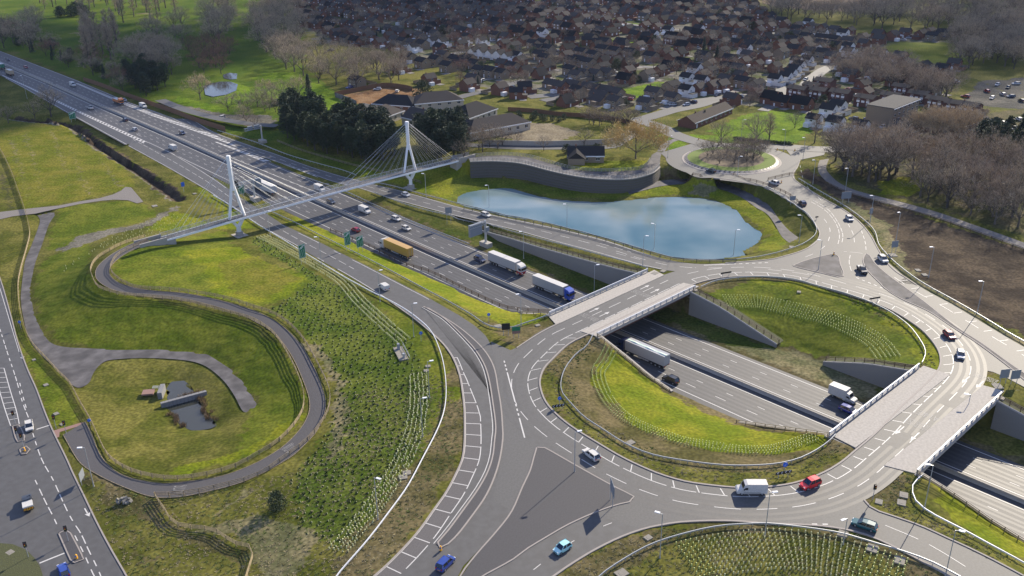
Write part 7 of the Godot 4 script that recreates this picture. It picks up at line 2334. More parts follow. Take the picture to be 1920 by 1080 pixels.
func vehicles() -> void:
	var made := {}
	for q in traffic():
		var key := "%s/%s" % [q[0], q[1]]
		var at := Vector3(q[2], q[3], q[4])
		if made.has(key):
			dup(made[key], at, q[5], q[6])
		else:
			var o := make_vehicle(q[0], q[1], q[6])
			o.position = at
			o.rotation.y = q[5]
			made[key] = o

# ---------------------------------------------------------------- trees and plants
func twig(b: MB, a: Vector3, d: Vector3, w: float) -> void:
	var s := d.cross(Vector3(rng.randf() - 0.5, rng.randf() - 0.5, rng.randf() - 0.5)).normalized() * w
	b.tri(a - s, a + s, a + d)

func limb(b: MB, a: Vector3, d: Vector3, r: float, depth: int, ends: Array) -> void:
	var e := a + d
	var mid := a.lerp(e, 0.5) + Vector3(rng.randf() - 0.5, rng.randf() * 0.4, rng.randf() - 0.5) * d.length() * 0.16
	b.tube([a, mid, e], r, r * 0.55, 4 if depth < 2 else 3, false)
	ends.append([mid, d, r * 0.6])
	ends.append([e, d, r * 0.5])
	if depth >= 3:
		return
	var n := 3 if depth > 0 else 4
	for k in n:
		var q := d.normalized().rotated(Vector3(d.z, 0.2, -d.x).normalized(), rng.randf_range(0.25, 0.75)).rotated(d.normalized(), TAU * (k + rng.randf()) / n)
		q.y = maxf(q.y, -0.1)
		limb(b, a.lerp(e, rng.randf_range(0.55, 1.0)), q * d.length() * rng.randf_range(0.55, 0.75), r * 0.5, depth + 1, ends)

func bare_tree(h: float, spread: float, upright: float, twigs: int, tw: float) -> Array:      # [trunk and limbs, twigs]
	var wood := MB.new()
	var fine := MB.new()
	var ends := []
	var th := h * lerpf(0.24, 0.3, upright)
	wood.tube([Vector3.ZERO, Vector3(0.1, th * 0.5, 0.05), Vector3(0, th, 0)], h * 0.028, h * 0.02, 7, false)
	if upright > 0.5:
		wood.tube([Vector3(0, th, 0), Vector3(0.2, h * 0.6, 0.1), Vector3(0, h * 0.94, 0)], h * 0.02, h * 0.004, 5, false)
		for k in 16:
			var y := lerpf(th * 0.6, h * 0.86, k / 15.0)
			var a := k * 2.4
			var out := spread * (1.0 - 0.6 * k / 15.0)
			limb(wood, Vector3(0, y, 0), Vector3(cos(a) * out * 0.5, h * 0.13, sin(a) * out * 0.5), h * 0.006, 2, ends)
	else:
		for k in 5:
			var a := TAU * (k + rng.randf() * 0.5) / 5.0
			limb(wood, Vector3(0, th * rng.randf_range(0.75, 1.0), 0), Vector3(cos(a) * spread * 0.5, h * rng.randf_range(0.26, 0.36), sin(a) * spread * 0.5), h * 0.012, 0, ends)
		limb(wood, Vector3(0, th, 0), Vector3(0.3, h * 0.4, 0.2), h * 0.013, 0, ends)
	for k in twigs:
		var e: Array = ends[rng.randi() % ends.size()]
		var d: Vector3 = (e[1] as Vector3).normalized() + Vector3(rng.randf() - 0.5, rng.randf() - 0.25, rng.randf() - 0.5) * 1.9
		twig(fine, e[0] + Vector3(rng.randf() - 0.5, rng.randf() - 0.5, rng.randf() - 0.5) * spread * 0.2, d.normalized() * rng.randf_range(0.6, 1.5) * h / 13.0, tw)
	return [wood.mesh(), fine.mesh()]

func leafy(h: float, r: float, conical: float, n: int, leaf: float, low := 0.12) -> Array:
	var wood := MB.new()
	var fine := MB.new()
	wood.tube([Vector3.ZERO, Vector3(0, h * 0.5, 0), Vector3(0, h * 0.92, 0)], h * 0.022, h * 0.005, 6, false)
	var clumps := []
	for k in 46:
		var t := (k + rng.randf()) / 46.0
		var y := lerpf(h * low, h * 0.97, t)
		var w := r * (lerpf(1.0, 0.06, t) if conical > 0.5 else sqrt(maxf(0.05, 1.0 - pow(absf(t - 0.42) / 0.6, 2.0))))
		var a := k * 2.39996
		var q := sqrt(rng.randf())
		clumps.append([Vector3(cos(a) * w * q, y, sin(a) * w * q), r * rng.randf_range(0.28, 0.46) * (lerpf(1.0, 0.5, t) if conical > 0.5 else 1.0)])
	for k in n:
		var c: Array = clumps[rng.randi() % clumps.size()]
		var v := Vector3(rng.randf() - 0.5, rng.randf() - 0.5, rng.randf() - 0.5).normalized()
		var p: Vector3 = c[0] + v * c[1] * Vector3(1, 0.72, 1) * rng.randf_range(0.6, 1.0)
		var s := v.cross(Vector3(rng.randf() - 0.5, 1, rng.randf() - 0.5)).normalized() * leaf * rng.randf_range(0.5, 1.0)
		var u := (v * 0.5 + Vector3(rng.randf() - 0.5, rng.randf() * 0.6, rng.randf() - 0.5)).normalized() * leaf * 1.3
		fine.quad(p - s, p + u * 0.4, p + s, p + u)
	return [wood.mesh(), fine.mesh()]

var TREES := {}
func tree_kinds() -> void:
	mat("bark", lin(0.11, 0.088, 0.07), 0.9)
	mat("bark_dark", lin(0.055, 0.045, 0.038), 0.9)
	mat("twig_brown", lin(0.31, 0.235, 0.16), 0.9)
	mat("twig_grey", lin(0.35, 0.275, 0.185), 0.9)
	mat("twig_red", lin(0.22, 0.11, 0.075), 0.9)
	mat("twig_tan", lin(0.42, 0.32, 0.19), 0.9)
	mat("twig_gold", lin(0.46, 0.33, 0.13), 0.9)
	mat("needle", lin(0.040, 0.062, 0.026), 0.85)
	mat("needle_blue", lin(0.035, 0.06, 0.045), 0.85)
	mat("needle_dark", lin(0.028, 0.046, 0.022), 0.85)
	rng.seed = 21
	TREES.bare = [[bare_tree(14, 7.5, 0, 1500, 0.045), "bark", "twig_brown", 14.0], [bare_tree(14, 6.2, 0, 1400, 0.045), "bark_dark", "twig_grey", 14.0], [bare_tree(14, 8.5, 0, 1600, 0.05), "bark", "twig_grey", 14.0]]
	TREES.poplar = [[bare_tree(16, 4.2, 1, 1300, 0.045), "bark", "twig_brown", 16.0], [bare_tree(16, 3.4, 1, 1200, 0.045), "bark_dark", "twig_grey", 16.0]]
	TREES.small = [[bare_tree(8, 5.0, 0, 900, 0.035), "bark_dark", "twig_grey", 8.0], [bare_tree(8, 4.4, 0, 800, 0.035), "bark", "twig_brown", 8.0]]
	TREES.red = [[bare_tree(11, 6.5, 0, 1500, 0.05), "bark_dark", "twig_red", 11.0]]
	TREES.tan = [[bare_tree(12, 6.5, 0, 1700, 0.055), "bark", "twig_tan", 12.0]]
	TREES.willow = [[bare_tree(10, 10.0, 0, 6500, 0.085), "bark", "twig_gold", 10.0]]
	TREES.pine = [[leafy(14, 3.0, 0, 2200, 0.42, 0.25), "bark_dark", "needle", 14.0], [leafy(14, 3.4, 0, 2400, 0.42, 0.2), "bark_dark", "needle_dark", 14.0]]
	TREES.spire = [[leafy(12, 2.3, 1, 1700, 0.34), "bark_dark", "needle_blue", 12.0]]
	TREES.dome = [[leafy(7, 3.4, 0, 1900, 0.34, 0.05), "bark_dark", "needle", 7.0]]

func tree_name(kind: String) -> String:
	return {"bare": "bare_tree", "poplar": "upright_tree", "small": "small_tree", "red": "red_tree", "tan": "tan_tree", "willow": "willow_tree", "pine": "pine_tree", "spire": "conifer_tree", "dome": "evergreen_bush"}[kind]

var protos := {}
func plant_tree(kind: String, v: int, at: Vector3, h: float, label: String, group: String) -> void:
	var t: Array = TREES[kind][v]
	var key := "%s%d" % [kind, v]
	var s: float = h / t[3]
	var sc := Vector3(s * rng.randf_range(0.88, 1.15), s, s * rng.randf_range(0.88, 1.15))
	var yaw := rng.randf() * TAU
	if protos.has(key):
		var o := dup(protos[key], at, yaw, label, group, sc)
		if group == "": o.remove_meta("group")
	else:
		var o := thing(tree_name(kind), label, "bush" if kind == "dome" else "tree", at, yaw, group)
		o.scale = sc
		part_mesh("trunk", t[0][0], M[t[1]], o)
		part_mesh("crown", t[0][1], M[t[2]], o)
		protos[key] = o

func trees() -> void:
	tree_kinds()
	rng.seed = 5
	var all := []
	for q in woods():
		var poly: PackedVector3Array = q[0]
		var p2 := PackedVector2Array()
		var lo := Vector2(INF, INF)
		var hi := Vector2(-INF, -INF)
		for p in poly:
			p2.append(Vector2(p.x, p.z))
			lo = lo.min(p2[p2.size() - 1])
			hi = hi.max(p2[p2.size() - 1])
		var got := []
		var tries := 0
		var gap := sqrt(absf((hi - lo).x * (hi - lo).y) / float(q[1])) * 0.45
		while got.size() < q[1] and tries < 6000:
			tries += 1
			var c := Vector2(rng.randf_range(lo.x, hi.x), rng.randf_range(lo.y, hi.y))
			if not Geometry2D.is_point_in_polygon(c, p2):
				continue
			var ok := true
			for g in got:
				if (g as Vector2).distance_to(c) < gap * (1.0 - tries / 8000.0):
					ok = false
					break
			if ok and not (q[2] == "mix" and near_void(c)):
				got.append(c)
		for c in got:
			var kind: String = q[2]
			if kind == "mix":
				kind = ["bare", "small", "small", "dome", "red", "spire", "small"][rng.randi() % 7]
			var h := rng.randf_range(q[3], q[4])
			if q[2] == "mix" and kind in ["dome", "spire"]: h *= 0.75
			var where := ", %s %s" % [["left", "middle", "right"][clampi(int((c.x - lo.x) / (hi.x - lo.x) * 3), 0, 2)], ["back", "centre", "front"][clampi(int((c.y - lo.y) / (hi.y - lo.y) * 3), 0, 2)]]
			all.append([h / Vector2(c.x, c.y).length(), kind, rng.randi() % (TREES[kind] as Array).size(), Vector3(c.x, ht(c.x, c.y) - 0.1, c.y), h, q[5] + where])
	for q in lone_trees():
		all.append([9.0, q[3], rng.randi() % (TREES[q[3]] as Array).size(), on(Vector3(q[0], 0, q[2]), -0.1), q[4], q[5]])
	all.sort_custom(func(a, b): return a[0] > b[0])
	var rest := {}
	for k in all.size():
		var q: Array = all[k]
		if k < 330:
			plant_tree(q[1], q[2], q[3], q[4], q[5], "" if q[0] > 5.0 else "trees: " + String(q[5]).substr(0, 60))
		else:
			var key := "%s/%d" % [q[1], q[2]]
			if not rest.has(key): rest[key] = []
			rest[key].append(q)
	for key in rest:
		var q0: Array = rest[key][0]
		var t: Array = TREES[q0[1]][q0[2]]
		for w in 2:
			var mm := MultiMesh.new()
			mm.transform_format = MultiMesh.TRANSFORM_3D
			mm.mesh = t[0][w]
			mm.instance_count = rest[key].size()
			var rr := RandomNumberGenerator.new()
			rr.seed = 3
			for i in rest[key].size():
				var q: Array = rest[key][i]
				var s: float = q[4] / t[3]
				mm.set_instance_transform(i, Transform3D(Basis(Vector3.UP, rr.randf() * TAU).scaled_local(Vector3.ONE * s), q[3]))
			var o := MultiMeshInstance3D.new()
			o.multimesh = mm
			o.material_override = M[t[1 + w]]
			o.name = numbered("distant_trees" if w else "distant_trunks")
			add_child(o)
			tag(o, "%s of the far trees among houses and woods, too many to tell apart" % ["twigs and leaves" if w else "trunks"], "trees", "", "stuff")

func near_void(c: Vector2) -> bool:
	for v in voids():
		var p2 := PackedVector2Array()
		for p in v: p2.append(Vector2(p.x, p.z))
		if Geometry2D.is_point_in_polygon(c, p2):
			return true
	for s in streets():
		var p: PackedVector3Array = s[0]
		for k in p.size() - 1:
			if Geometry2D.get_closest_point_to_segment(c, Vector2(p[k].x, p[k].z), Vector2(p[k + 1].x, p[k + 1].z)).distance_to(c) < s[1] * 0.5 + 3.0:
				return true
	return false

func scatter(called: String, label: String, category: String, spots: Array, mesh: Mesh, m: Material) -> void:
	var mm := MultiMesh.new()
	mm.transform_format = MultiMesh.TRANSFORM_3D
	mm.mesh = mesh
	mm.instance_count = spots.size()
	for k in spots.size():
		mm.set_instance_transform(k, spots[k])
	var o := MultiMeshInstance3D.new()
	o.multimesh = mm
	o.material_override = m
	o.name = numbered(called)
	add_child(o)
	tag(o, label, category, "", "stuff")

func inside(poly: PackedVector3Array, step: float, jitter: float) -> Array:
	var out := []
	var lo := Vector2(INF, INF)
	var hi := Vector2(-INF, -INF)
	var p2 := PackedVector2Array()
	for p in poly:
		p2.append(Vector2(p.x, p.z))
		lo = lo.min(Vector2(p.x, p.z))
		hi = hi.max(Vector2(p.x, p.z))
	var y := lo.y
	while y < hi.y:
		var x := lo.x
		while x < hi.x:
			var c := Vector2(x + rng.randf_range(-jitter, jitter), y + rng.randf_range(-jitter, jitter))
			if Geometry2D.is_point_in_polygon(c, p2):
				out.append(on(Vector3(c.x, 0, c.y)))
			x += step
		y += step
	return out

func planting() -> void:
	rng.seed = 77
	# plastic tree shelters in bands
	var b := MB.new()
	b.tube([Vector3.ZERO, Vector3(0, 0.62, 0)], 0.09, 0.11, 6, true)
	var tube_mesh := b.mesh()
	var stake := unit_post(0.05, 0.75)
	var first: Node3D = null
	var rest := []
	var rest2 := []
	for q in [["tubes_s", 11, 0.95, 0.95, "southern bank"], ["tubes_slip", 4, 1.25, 0.8, ""], ["tubes_bend", 5, 1.0, 0.85, ""], ["tubes_sw", 4, 1.05, 0.7, ""], ["tubes_ne", 6, 1.1, 0.85, ""]]:
		var line := every(smooth(G[q[0]]), q[3])
		for k in line.size():
			for r: int in q[1]:
				var p: Vector3 = line[k] + side(line, k) * ((r - (q[1] - 1) * 0.5) * q[2]) + Vector3(rng.randf_range(-0.06, 0.06), 0, rng.randf_range(-0.06, 0.06))
				p = on(p, -0.05)
				if rng.randf() < 0.03:
					continue
				var t := Transform3D(Basis(Vector3(rng.randf_range(-1, 1), 0, rng.randf_range(-1, 1)).normalized(), rng.randf_range(0, 0.1 if q[0] != "tubes_bend" else 0.6)), p)
				if q[0] == "tubes_s" and used.get("tree_shelter", 0) < 300 and (k + r) % 1 == 0 and k > 3:
					var o: Node3D
					if first == null:
						o = thing("tree_shelter", "pale green tube sheltering a young plant in the southern rows", "tree shelter", Vector3.ZERO, 0, "tree shelters in rows on the southern bank")
						part_mesh("tube", tube_mesh, M.tube_pale, o)
						part_mesh("stake", stake, M.timber, o)
						first = o
					else:
						o = dup(first, p, 0.0)
					o.transform = t
				elif q[0] in ["tubes_bend", "tubes_slip"]:
					rest2.append(t)
				else:
					rest.append(t)
	scatter("tree_shelters", "green tubes in rows on the roundabout banks", "tree shelters", rest, tube_mesh, M.tube)
	scatter("tree_shelters", "straw coloured tubes in rows down the slip road bank", "tree shelters", rest2, tube_mesh, M.tube_pale)
	# young shrubs on the big slope
	b = MB.new()
	for k in 46:
		var a := rng.randf() * TAU
		var d := Vector3(cos(a) * rng.randf_range(0.15, 0.5), rng.randf_range(0.2, 0.55), sin(a) * rng.randf_range(0.15, 0.5))
		twig(b, Vector3(cos(a), 0, sin(a)) * rng.randf() * 0.25, d, 0.09)
	var shrub := b.mesh()
	var spots := []
	var tubes := []
	for p in inside(G.planting, 1.6, 0.5):
		spots.append(Transform3D(Basis(Vector3.UP, rng.randf() * TAU).scaled(Vector3.ONE * rng.randf_range(0.35, 0.8)), p))
		if rng.randf() < 0.7:
			tubes.append(Transform3D(Basis(Vector3(1, 0, 0), rng.randf_range(-0.2, 0.2)).scaled(Vector3(0.6, 0.55, 0.6)), p + Vector3(0.2, 0, 0.1)))
	scatter("young_shrubs", "dark green young shrubs planted over the big slope", "shrubs", spots, shrub, M.leaf_green)
	for p in inside(G.young_trees, 2.6, 0.5):
		tubes.append(Transform3D(Basis.from_scale(Vector3(0.7, 0.8, 0.7)), p))
	scatter("tree_shelters", "scattered pale tubes among young shrubs on the slopes", "tree shelters", tubes, tube_mesh, M.tube_pale)
	# rough grass
	b = MB.new()
	for k in 26:
		var a := rng.randf() * TAU
		twig(b, Vector3(cos(a), 0, sin(a)) * rng.randf() * 0.5, Vector3(cos(a * 3.0) * 0.2, rng.randf_range(0.06, 0.17), sin(a * 2.0) * 0.2), 0.08)
	var tuft := b.mesh()
	mat("grass_green", lin(0.12, 0.15, 0.03), 0.9)
	mat("grass_straw", lin(0.31, 0.26, 0.14), 0.9)
	mat("grass_olive", lin(0.17, 0.155, 0.06), 0.9)
	var sets := [[], [], []]
	var n := FastNoiseLite.new()
	n.frequency = 0.06
	n.seed = 9
	for q in [["rough", 1.05], ["rough_b", 1.0], ["rough_c", 0.95], ["rough_d", 1.2], ["rough_e", 0.8]]:
		for p in inside(G[q[0]], q[1], 0.5):
			var v := n.get_noise_2d(p.x, p.z) + rng.randf_range(-0.35, 0.35)
			sets[0 if v > 0.15 else (1 if v < -0.22 else 2)].append(Transform3D(Basis(Vector3.UP, rng.randf() * TAU).scaled(Vector3(1, rng.randf_range(0.4, 1.2), 1) * rng.randf_range(0.6, 1.2)), p))
	for k in 3:
		scatter("rough_grass", "%s tufts of rough grass on the banks" % ["green", "straw coloured", "olive"][k], "grass", sets[k], tuft, M[["grass_green", "grass_straw", "grass_olive"][k]])

# ---------------------------------------------------------------- buildings
func tri_prism(b: MB, l: float, w: float, y0: float, y1: float) -> void:
	for s in [-1.0, 1.0]:
		b.tri(Vector3(s * l * 0.5, y0, -w * 0.5), Vector3(s * l * 0.5, y0, w * 0.5), Vector3(s * l * 0.5, y1, 0))

func roof_shape(kind: String, l: float, w: float, eave: float, ridge: float, b: MB, over := 0.35) -> void:
	var L := l * 0.5 + over
	var W := w * 0.5 + over
	var drop := (ridge - eave) * over / (w * 0.5)
	var e := eave - drop
	if kind == "flat":
		b.box(Vector3(0, eave + 0.15, 0), Vector3(l + 0.5, 0.4, w + 0.5))
		return
	var inx := L if kind == "gable" else maxf(L - W, 0.5)
	for t in [0.0, 0.16]:
		var a := Vector3(-L, e + t, -W)
		var c := Vector3(L, e + t, -W)
		var d := Vector3(L, e + t, W)
		var f := Vector3(-L, e + t, W)
		var r0 := Vector3(-inx, ridge + t, 0)
		var r1 := Vector3(inx, ridge + t, 0)
		b.quad(a, c, r1, r0)
		b.quad(f, d, r1, r0)
		if kind == "hip":
			b.tri(a, f, r0)
			b.tri(c, d, r1)
	if kind == "gable":
		for s in [-1.0, 1.0]:
			b.quad(Vector3(s * L, e, -W), Vector3(s * L, e + 0.16, -W), Vector3(s * L, ridge + 0.16, 0), Vector3(s * L, ridge, 0))
			b.quad(Vector3(s * L, e, W), Vector3(s * L, e + 0.16, W), Vector3(s * L, ridge + 0.16, 0), Vector3(s * L, ridge, 0))
	for s in [-1.0, 1.0]:
		b.quad(Vector3(-L, e, s * W), Vector3(L, e, s * W), Vector3(L, e + 0.16, s * W), Vector3(-L, e + 0.16, s * W))

func window(o: Node3D, at: Vector3, w: float, h: float, yaw: float, pane: bool) -> void:
	var t := Transform3D(Basis(Vector3.UP, yaw), at)
	var b := MB.new()
	b.obox(t, Vector3(w, h, 0.12))
	var f := part("window", b, M.frame_white if pane else M.glass_dark, o)
	if pane:
		b = MB.new()
		for s in ([-0.25, 0.25] if w > 1.3 else [0.0]):
			b.obox(t * Transform3D(Basis.IDENTITY, Vector3(s * w, 0, 0.015)), Vector3(w * (0.43 if w > 1.3 else 0.84), h * 0.84, 0.13))
		part("pane", b, M.glass_dark, f)

func building(o: Node3D, l: float, w: float, eave: float, ridge: float, kind: String, wm: Material, rm: Material, floors: int, pane: bool, extras := true) -> void:
	var b := MB.new()
	b.box(Vector3(0, eave * 0.5 - 0.3, 0), Vector3(l, eave + 0.6, w))
	if kind == "gable":
		tri_prism(b, l, w, eave, ridge)
	part("wall", b, wm, o)
	b = MB.new()
	roof_shape(kind, l, w, eave, ridge, b)
	var rf := part("roof", b, rm, o)
	var n := maxi(1, int(l / 4.4))
	var fh := eave / floors
	for f in floors:
		for k in n:
			var x := lerpf(-l * 0.5, l * 0.5, (k + 0.5) / n)
			for s in [-1.0, 1.0]:
				if f == 0 and k == 0 and s > 0 and extras:
					continue
				window(o, Vector3(x, fh * f + fh * 0.58, s * (w * 0.5 + 0.02)), 1.7, fh * 0.46, 0.0 if s > 0 else PI, pane)
	if kind == "gable" and ridge - eave > 2.0 and extras:
		window(o, Vector3(l * 0.5 + 0.02, eave - fh * 0.42, 0.6), 1.0, fh * 0.4, PI / 2, pane)
	if extras:
		b = MB.new()
		b.box(Vector3(lerpf(-l * 0.5, l * 0.5, 0.5 / n), 1.05, w * 0.5 + 0.03), Vector3(0.95, 2.1, 0.12))
		part("door", b, M.frame_white, o)
		b = MB.new()
		b.box(Vector3(-l * 0.28, ridge + 0.25, 0), Vector3(0.55, 1.3, 0.5))
		part("chimney", b, M.brick_wall, rf)

func house_kinds() -> Dictionary:
	var d := {}
	var defs := {
		"brick": [8.6, 7.2, 4.8, 7.4, "gable", "brick_wall", "tile_dark", 2, "red brick house with a dark gable roof"],
		"brickdet": [8.4, 7.4, 4.8, 7.6, "gable", "brick_wall", "tile_brown", 2, "red brick house with a brown gable roof"],
		"bungalow": [12.5, 8.2, 2.7, 5.4, "gable", "tan_brick", "tile_brown", 1, "low tan bungalow with a brown roof"],
		"chalet": [8.2, 8.0, 2.6, 7.2, "gable", "brick_wall", "tile_dark", 1, "chalet house with a steep dark roof"],
		"tan": [8.8, 7.4, 4.8, 7.3, "gable", "tan_brick", "tile_brown", 2, "tan brick house with a brown roof"],
		"white": [7.6, 7.2, 4.8, 7.3, "gable", "white_wall", "tile_dark", 2, "white rendered house with a dark roof"],
		"terrace": [9.6, 7.6, 4.8, 7.1, "gable", "tan_brick", "tile_dark", 2, "terraced house with a dark slate roof"],
		"dark": [11.0, 8.0, 3.6, 7.2, "gable", "brick_wall", "slate_dark", 1, "low house under a broad dark roof"],
		"brickrow": [11.5, 7.8, 5.4, 7.0, "gable", "brick_dark", "tile_tan", 2, "dark brick row house with white panels"]}
	for k in defs:
		var q: Array = defs[k]
		var o := thing("house", q[8], "house")
		building(o, q[0], q[1], q[2], q[3], q[4], M[q[5]], M[q[6]], q[7], true)
		var b := MB.new()
		if k in ["brick", "brickdet", "tan", "white", "chalet"]:
			b.box(Vector3(q[0] * 0.5 + 1.7, 1.2, 0.8), Vector3(3.2, 2.6, 5.4))
			var g := part("garage", b, M[q[5]], o)
			b = MB.new()
			b.box(Vector3(q[0] * 0.5 + 1.7, 2.6, 0.8), Vector3(3.5, 0.2, 5.7))
			part("garage_roof", b, M.felt_grey, g)
		if k in ["white", "brickdet", "tan"]:
			b = MB.new()
			b.box(Vector3(-1.6, 1.2, q[1] * 0.5 + 1.4), Vector3(3.2, 2.4, 2.8))
			part("conservatory", b, M.frame_white, o)
		elif k == "brickrow":
			for x in [-3.0, 0.0, 3.0]:
				b = MB.new()
				b.box(Vector3(x, 3.3, q[1] * 0.5 + 0.05), Vector3(1.9, 1.2, 0.14))
				part("panel", b, M.frame_white, o)
		elif k == "bungalow":
			b.box(Vector3(q[0] * 0.2, 1.3, q[1] * 0.5 + 1.2), Vector3(4, 2.6, 2.6))
			part("porch", b, M[q[5]], o)
		var f := MB.new()
		for e in [[-6.0, 11.0, 6.0, 11.0], [-6.0, 4.2, -6.0, 11.0], [6.0, 4.2, 6.0, 11.0]]:
			f.bar(Vector3(e[0], 0.8, -e[1]), Vector3(e[2], 0.8, -e[3]), 0.08, 1.8)
		part("garden_fence", f, M.timber, o)
		f = MB.new()
		f.box(Vector3(q[0] * 0.5 + 0.4, 0.12, 6.2), Vector3(4.6, 0.16, 5.6))
		part("driveway", f, M.drive, o)
		d[k] = o
	return d

func lot(x: float, z: float) -> String:        # where in the village, in words
	var v := "in the far shaded rows" if z < -680.0 else ("in the estate's middle rows" if z < -540.0 else "in the estate's nearest rows")
	if x > 150.0:
		v = "in the shaded streets beyond the flats" if z < -470 else "near the block of flats"
	elif x < -60.0 and z > -640:
		v = "beside the wood left of the estate"
	return v + [", left", ", middle", ", right"][clampi(int(fposmod(x + 30.0, 180.0) / 60.0), 0, 2)]

func village_houses() -> void:
	var g1: Texture2D = M.brick_wall.albedo_texture
	mat("tile_brown", lin(0.125, 0.11, 0.10), 0.95, g1, 4)
	mat("tile_dark", lin(0.062, 0.060, 0.062), 0.95, g1, 4)
	mat("slate_dark", lin(0.030, 0.030, 0.034), 0.9, g1, 4)
	mat("tile_tan", lin(0.15, 0.128, 0.108), 0.95, g1, 4)
	mat("felt_grey", lin(0.17, 0.165, 0.155), 0.9, g1, 5)
	for k in ["tile_brown", "tile_dark", "slate_dark", "tile_tan", "felt_grey"]:
		M[k].metallic_specular = 0.2
	mat("tan_brick", lin(0.42, 0.325, 0.225), 0.9, g1, 3)
	mat("brick_dark", lin(0.19, 0.085, 0.065), 0.9, g1, 3)
	mat("white_wall", lin(0.80, 0.79, 0.76), 0.8, M.kerb.albedo_texture, 3)
	mat("render", lin(0.52, 0.46, 0.36), 0.85, M.kerb.albedo_texture, 3)
	mat("drive", lin(0.30, 0.27, 0.24), 0.9, g1, 4)
	mat("frame_white", lin(0.72, 0.72, 0.72), 0.5)
	var kinds := house_kinds()
	var seen := {}
	var base := atan2(-S_DIR.z, S_DIR.x)
	var taken := []
	var count := 0
	rng.seed = 12
	for q in placed_houses():
		var yaw: float = [base, base + PI / 2, 0.0][q[3]] + rng.randf_range(-0.08, 0.08)
		count += place_house(kinds, seen, q[2], Vector3(q[0], ht(q[0], q[1]), q[1]), yaw)
		taken.append(Vector2(q[0], q[1]))
	for q in blocks():
		var o := thing("college_block" if String(q[10]).contains("college") else ("house" if String(q[10]).contains("house") else "building"), q[10], "building", Vector3(q[0], ht(q[0], q[1]) - 0.1, q[1]), q[2])
		var wm: Material = {"render": M.render, "brick": M.brick_wall, "tan": M.tan_brick, "white": M.white_wall}[q[8]]
		building(o, q[3], q[4], q[5], q[6], q[7], wm, M[q[9]], 4 if q[5] > 8 and q[8] == "tan" else (2 if q[5] > 5 else 1), true, q[7] == "gable")
		var b := MB.new()
		b.box(Vector3(0, q[5] - 0.15, q[4] * 0.5 + 0.4), Vector3(q[3] + 0.6, 0.45, 0.12))
		b.box(Vector3(0, q[5] - 0.15, -q[4] * 0.5 - 0.4), Vector3(q[3] + 0.6, 0.45, 0.12))
		part("fascia", b, M.frame_white, o)
		if String(q[10]).contains("L-shaped"):
			b = MB.new()
			b.box(Vector3(-4.0, 1.35, 5.5), Vector3(7.0, 3.3, 6.0))
			part("wing", b, wm, o)
			b = MB.new()
			for x: float in [-1.0, 1.0]:
				b.quad(Vector3(-4.0 + x * 4.0, 2.75, 0), Vector3(-4.0 + x * 4.0, 2.75, 8.9), Vector3(-4, 5.6, 8.9), Vector3(-4, 5.6, 0))
			b.tri(Vector3(-7.5, 3.0, 8.5), Vector3(-0.5, 3.0, 8.5), Vector3(-4, 5.5, 8.5))
			part("wing_roof", b, M[q[9]], o)
		for k in 3:
			taken.append(Vector2(q[0], q[1]) + Vector2(cos(q[2]), -sin(q[2])) * q[3] * (k - 1) * 0.4)
	# the remaining plots, in rows that follow the main road's direction or stand across it
	var p2 := PackedVector2Array()
	for p in village(): p2.append(Vector2(p.x, p.z))
	var u := Vector2(S_DIR.x, S_DIR.z)
	var w := Vector2(S_NOR.x, S_NOR.z)
	var spots := []
	var n := FastNoiseLite.new()
	n.seed = 4
	n.frequency = 0.011
	n.noise_type = FastNoiseLite.TYPE_CELLULAR
	n.cellular_return_type = FastNoiseLite.RETURN_CELL_VALUE
	for i in range(-90, 90):
		for j in range(-48, 48):
			var c0 := Vector2(40, -640) + u * (i * 10.8) + w * (j * 18.5)
			var cell := n.get_noise_2d(c0.x, c0.y)
			var c := c0 + w * (sin(i * 0.21 + j) * 3.0) + Vector2(rng.randf_range(-1.4, 1.4), rng.randf_range(-1.4, 1.4))
			if not Geometry2D.is_point_in_polygon(c, p2) or near_void(c):
				continue
			var ok := true
			for t in taken:
				if (t as Vector2).distance_to(c) < 12.5:
					ok = false
					break
			if ok and rng.randf() < 0.9:
				spots.append([-c.y, c, cell])
	spots.sort_custom(func(a, b): return a[0] < b[0])
	var far := {}
	var drives := []
	for s in spots:
		var c: Vector2 = s[1]
		var pick: float = absf(s[2]) * 7.31
		var bag: Array = [["brick", "brickdet", "brick"], ["terrace", "terrace", "tan"], ["tan", "brickdet", "white"], ["chalet", "brickdet", "dark"], ["brick", "dark", "brickrow"]][int(pick) % 5]
		if c.y < -700: bag = ["brick", "brickdet", "brickdet", "tan", "dark"]
		var kind: String = bag[rng.randi() % bag.size()]
		var yaw := base + (PI / 2 if fmod(pick, 1.0) > 0.6 else 0.0) + rng.randf_range(-0.12, 0.12) + (PI if rng.randf() < 0.5 else 0.0)
		var at := Vector3(c.x, ht(c.x, c.y), c.y)
		if rng.randf() < 0.5 and drives.size() < 200:
			drives.append([at + Vector3(4.4, 0.2, 6.2).rotated(Vector3.UP, yaw), yaw + (PI if rng.randf() < 0.5 else 0.0)])
		if count < 300:
			count += place_house(kinds, seen, kind, at, yaw)
		else:
			if not far.has(kind): far[kind] = []
			far[kind].append(Transform3D(Basis(Vector3.UP, yaw).scaled(Vector3.ONE * 0.88), at))
	drive_cars(drives)
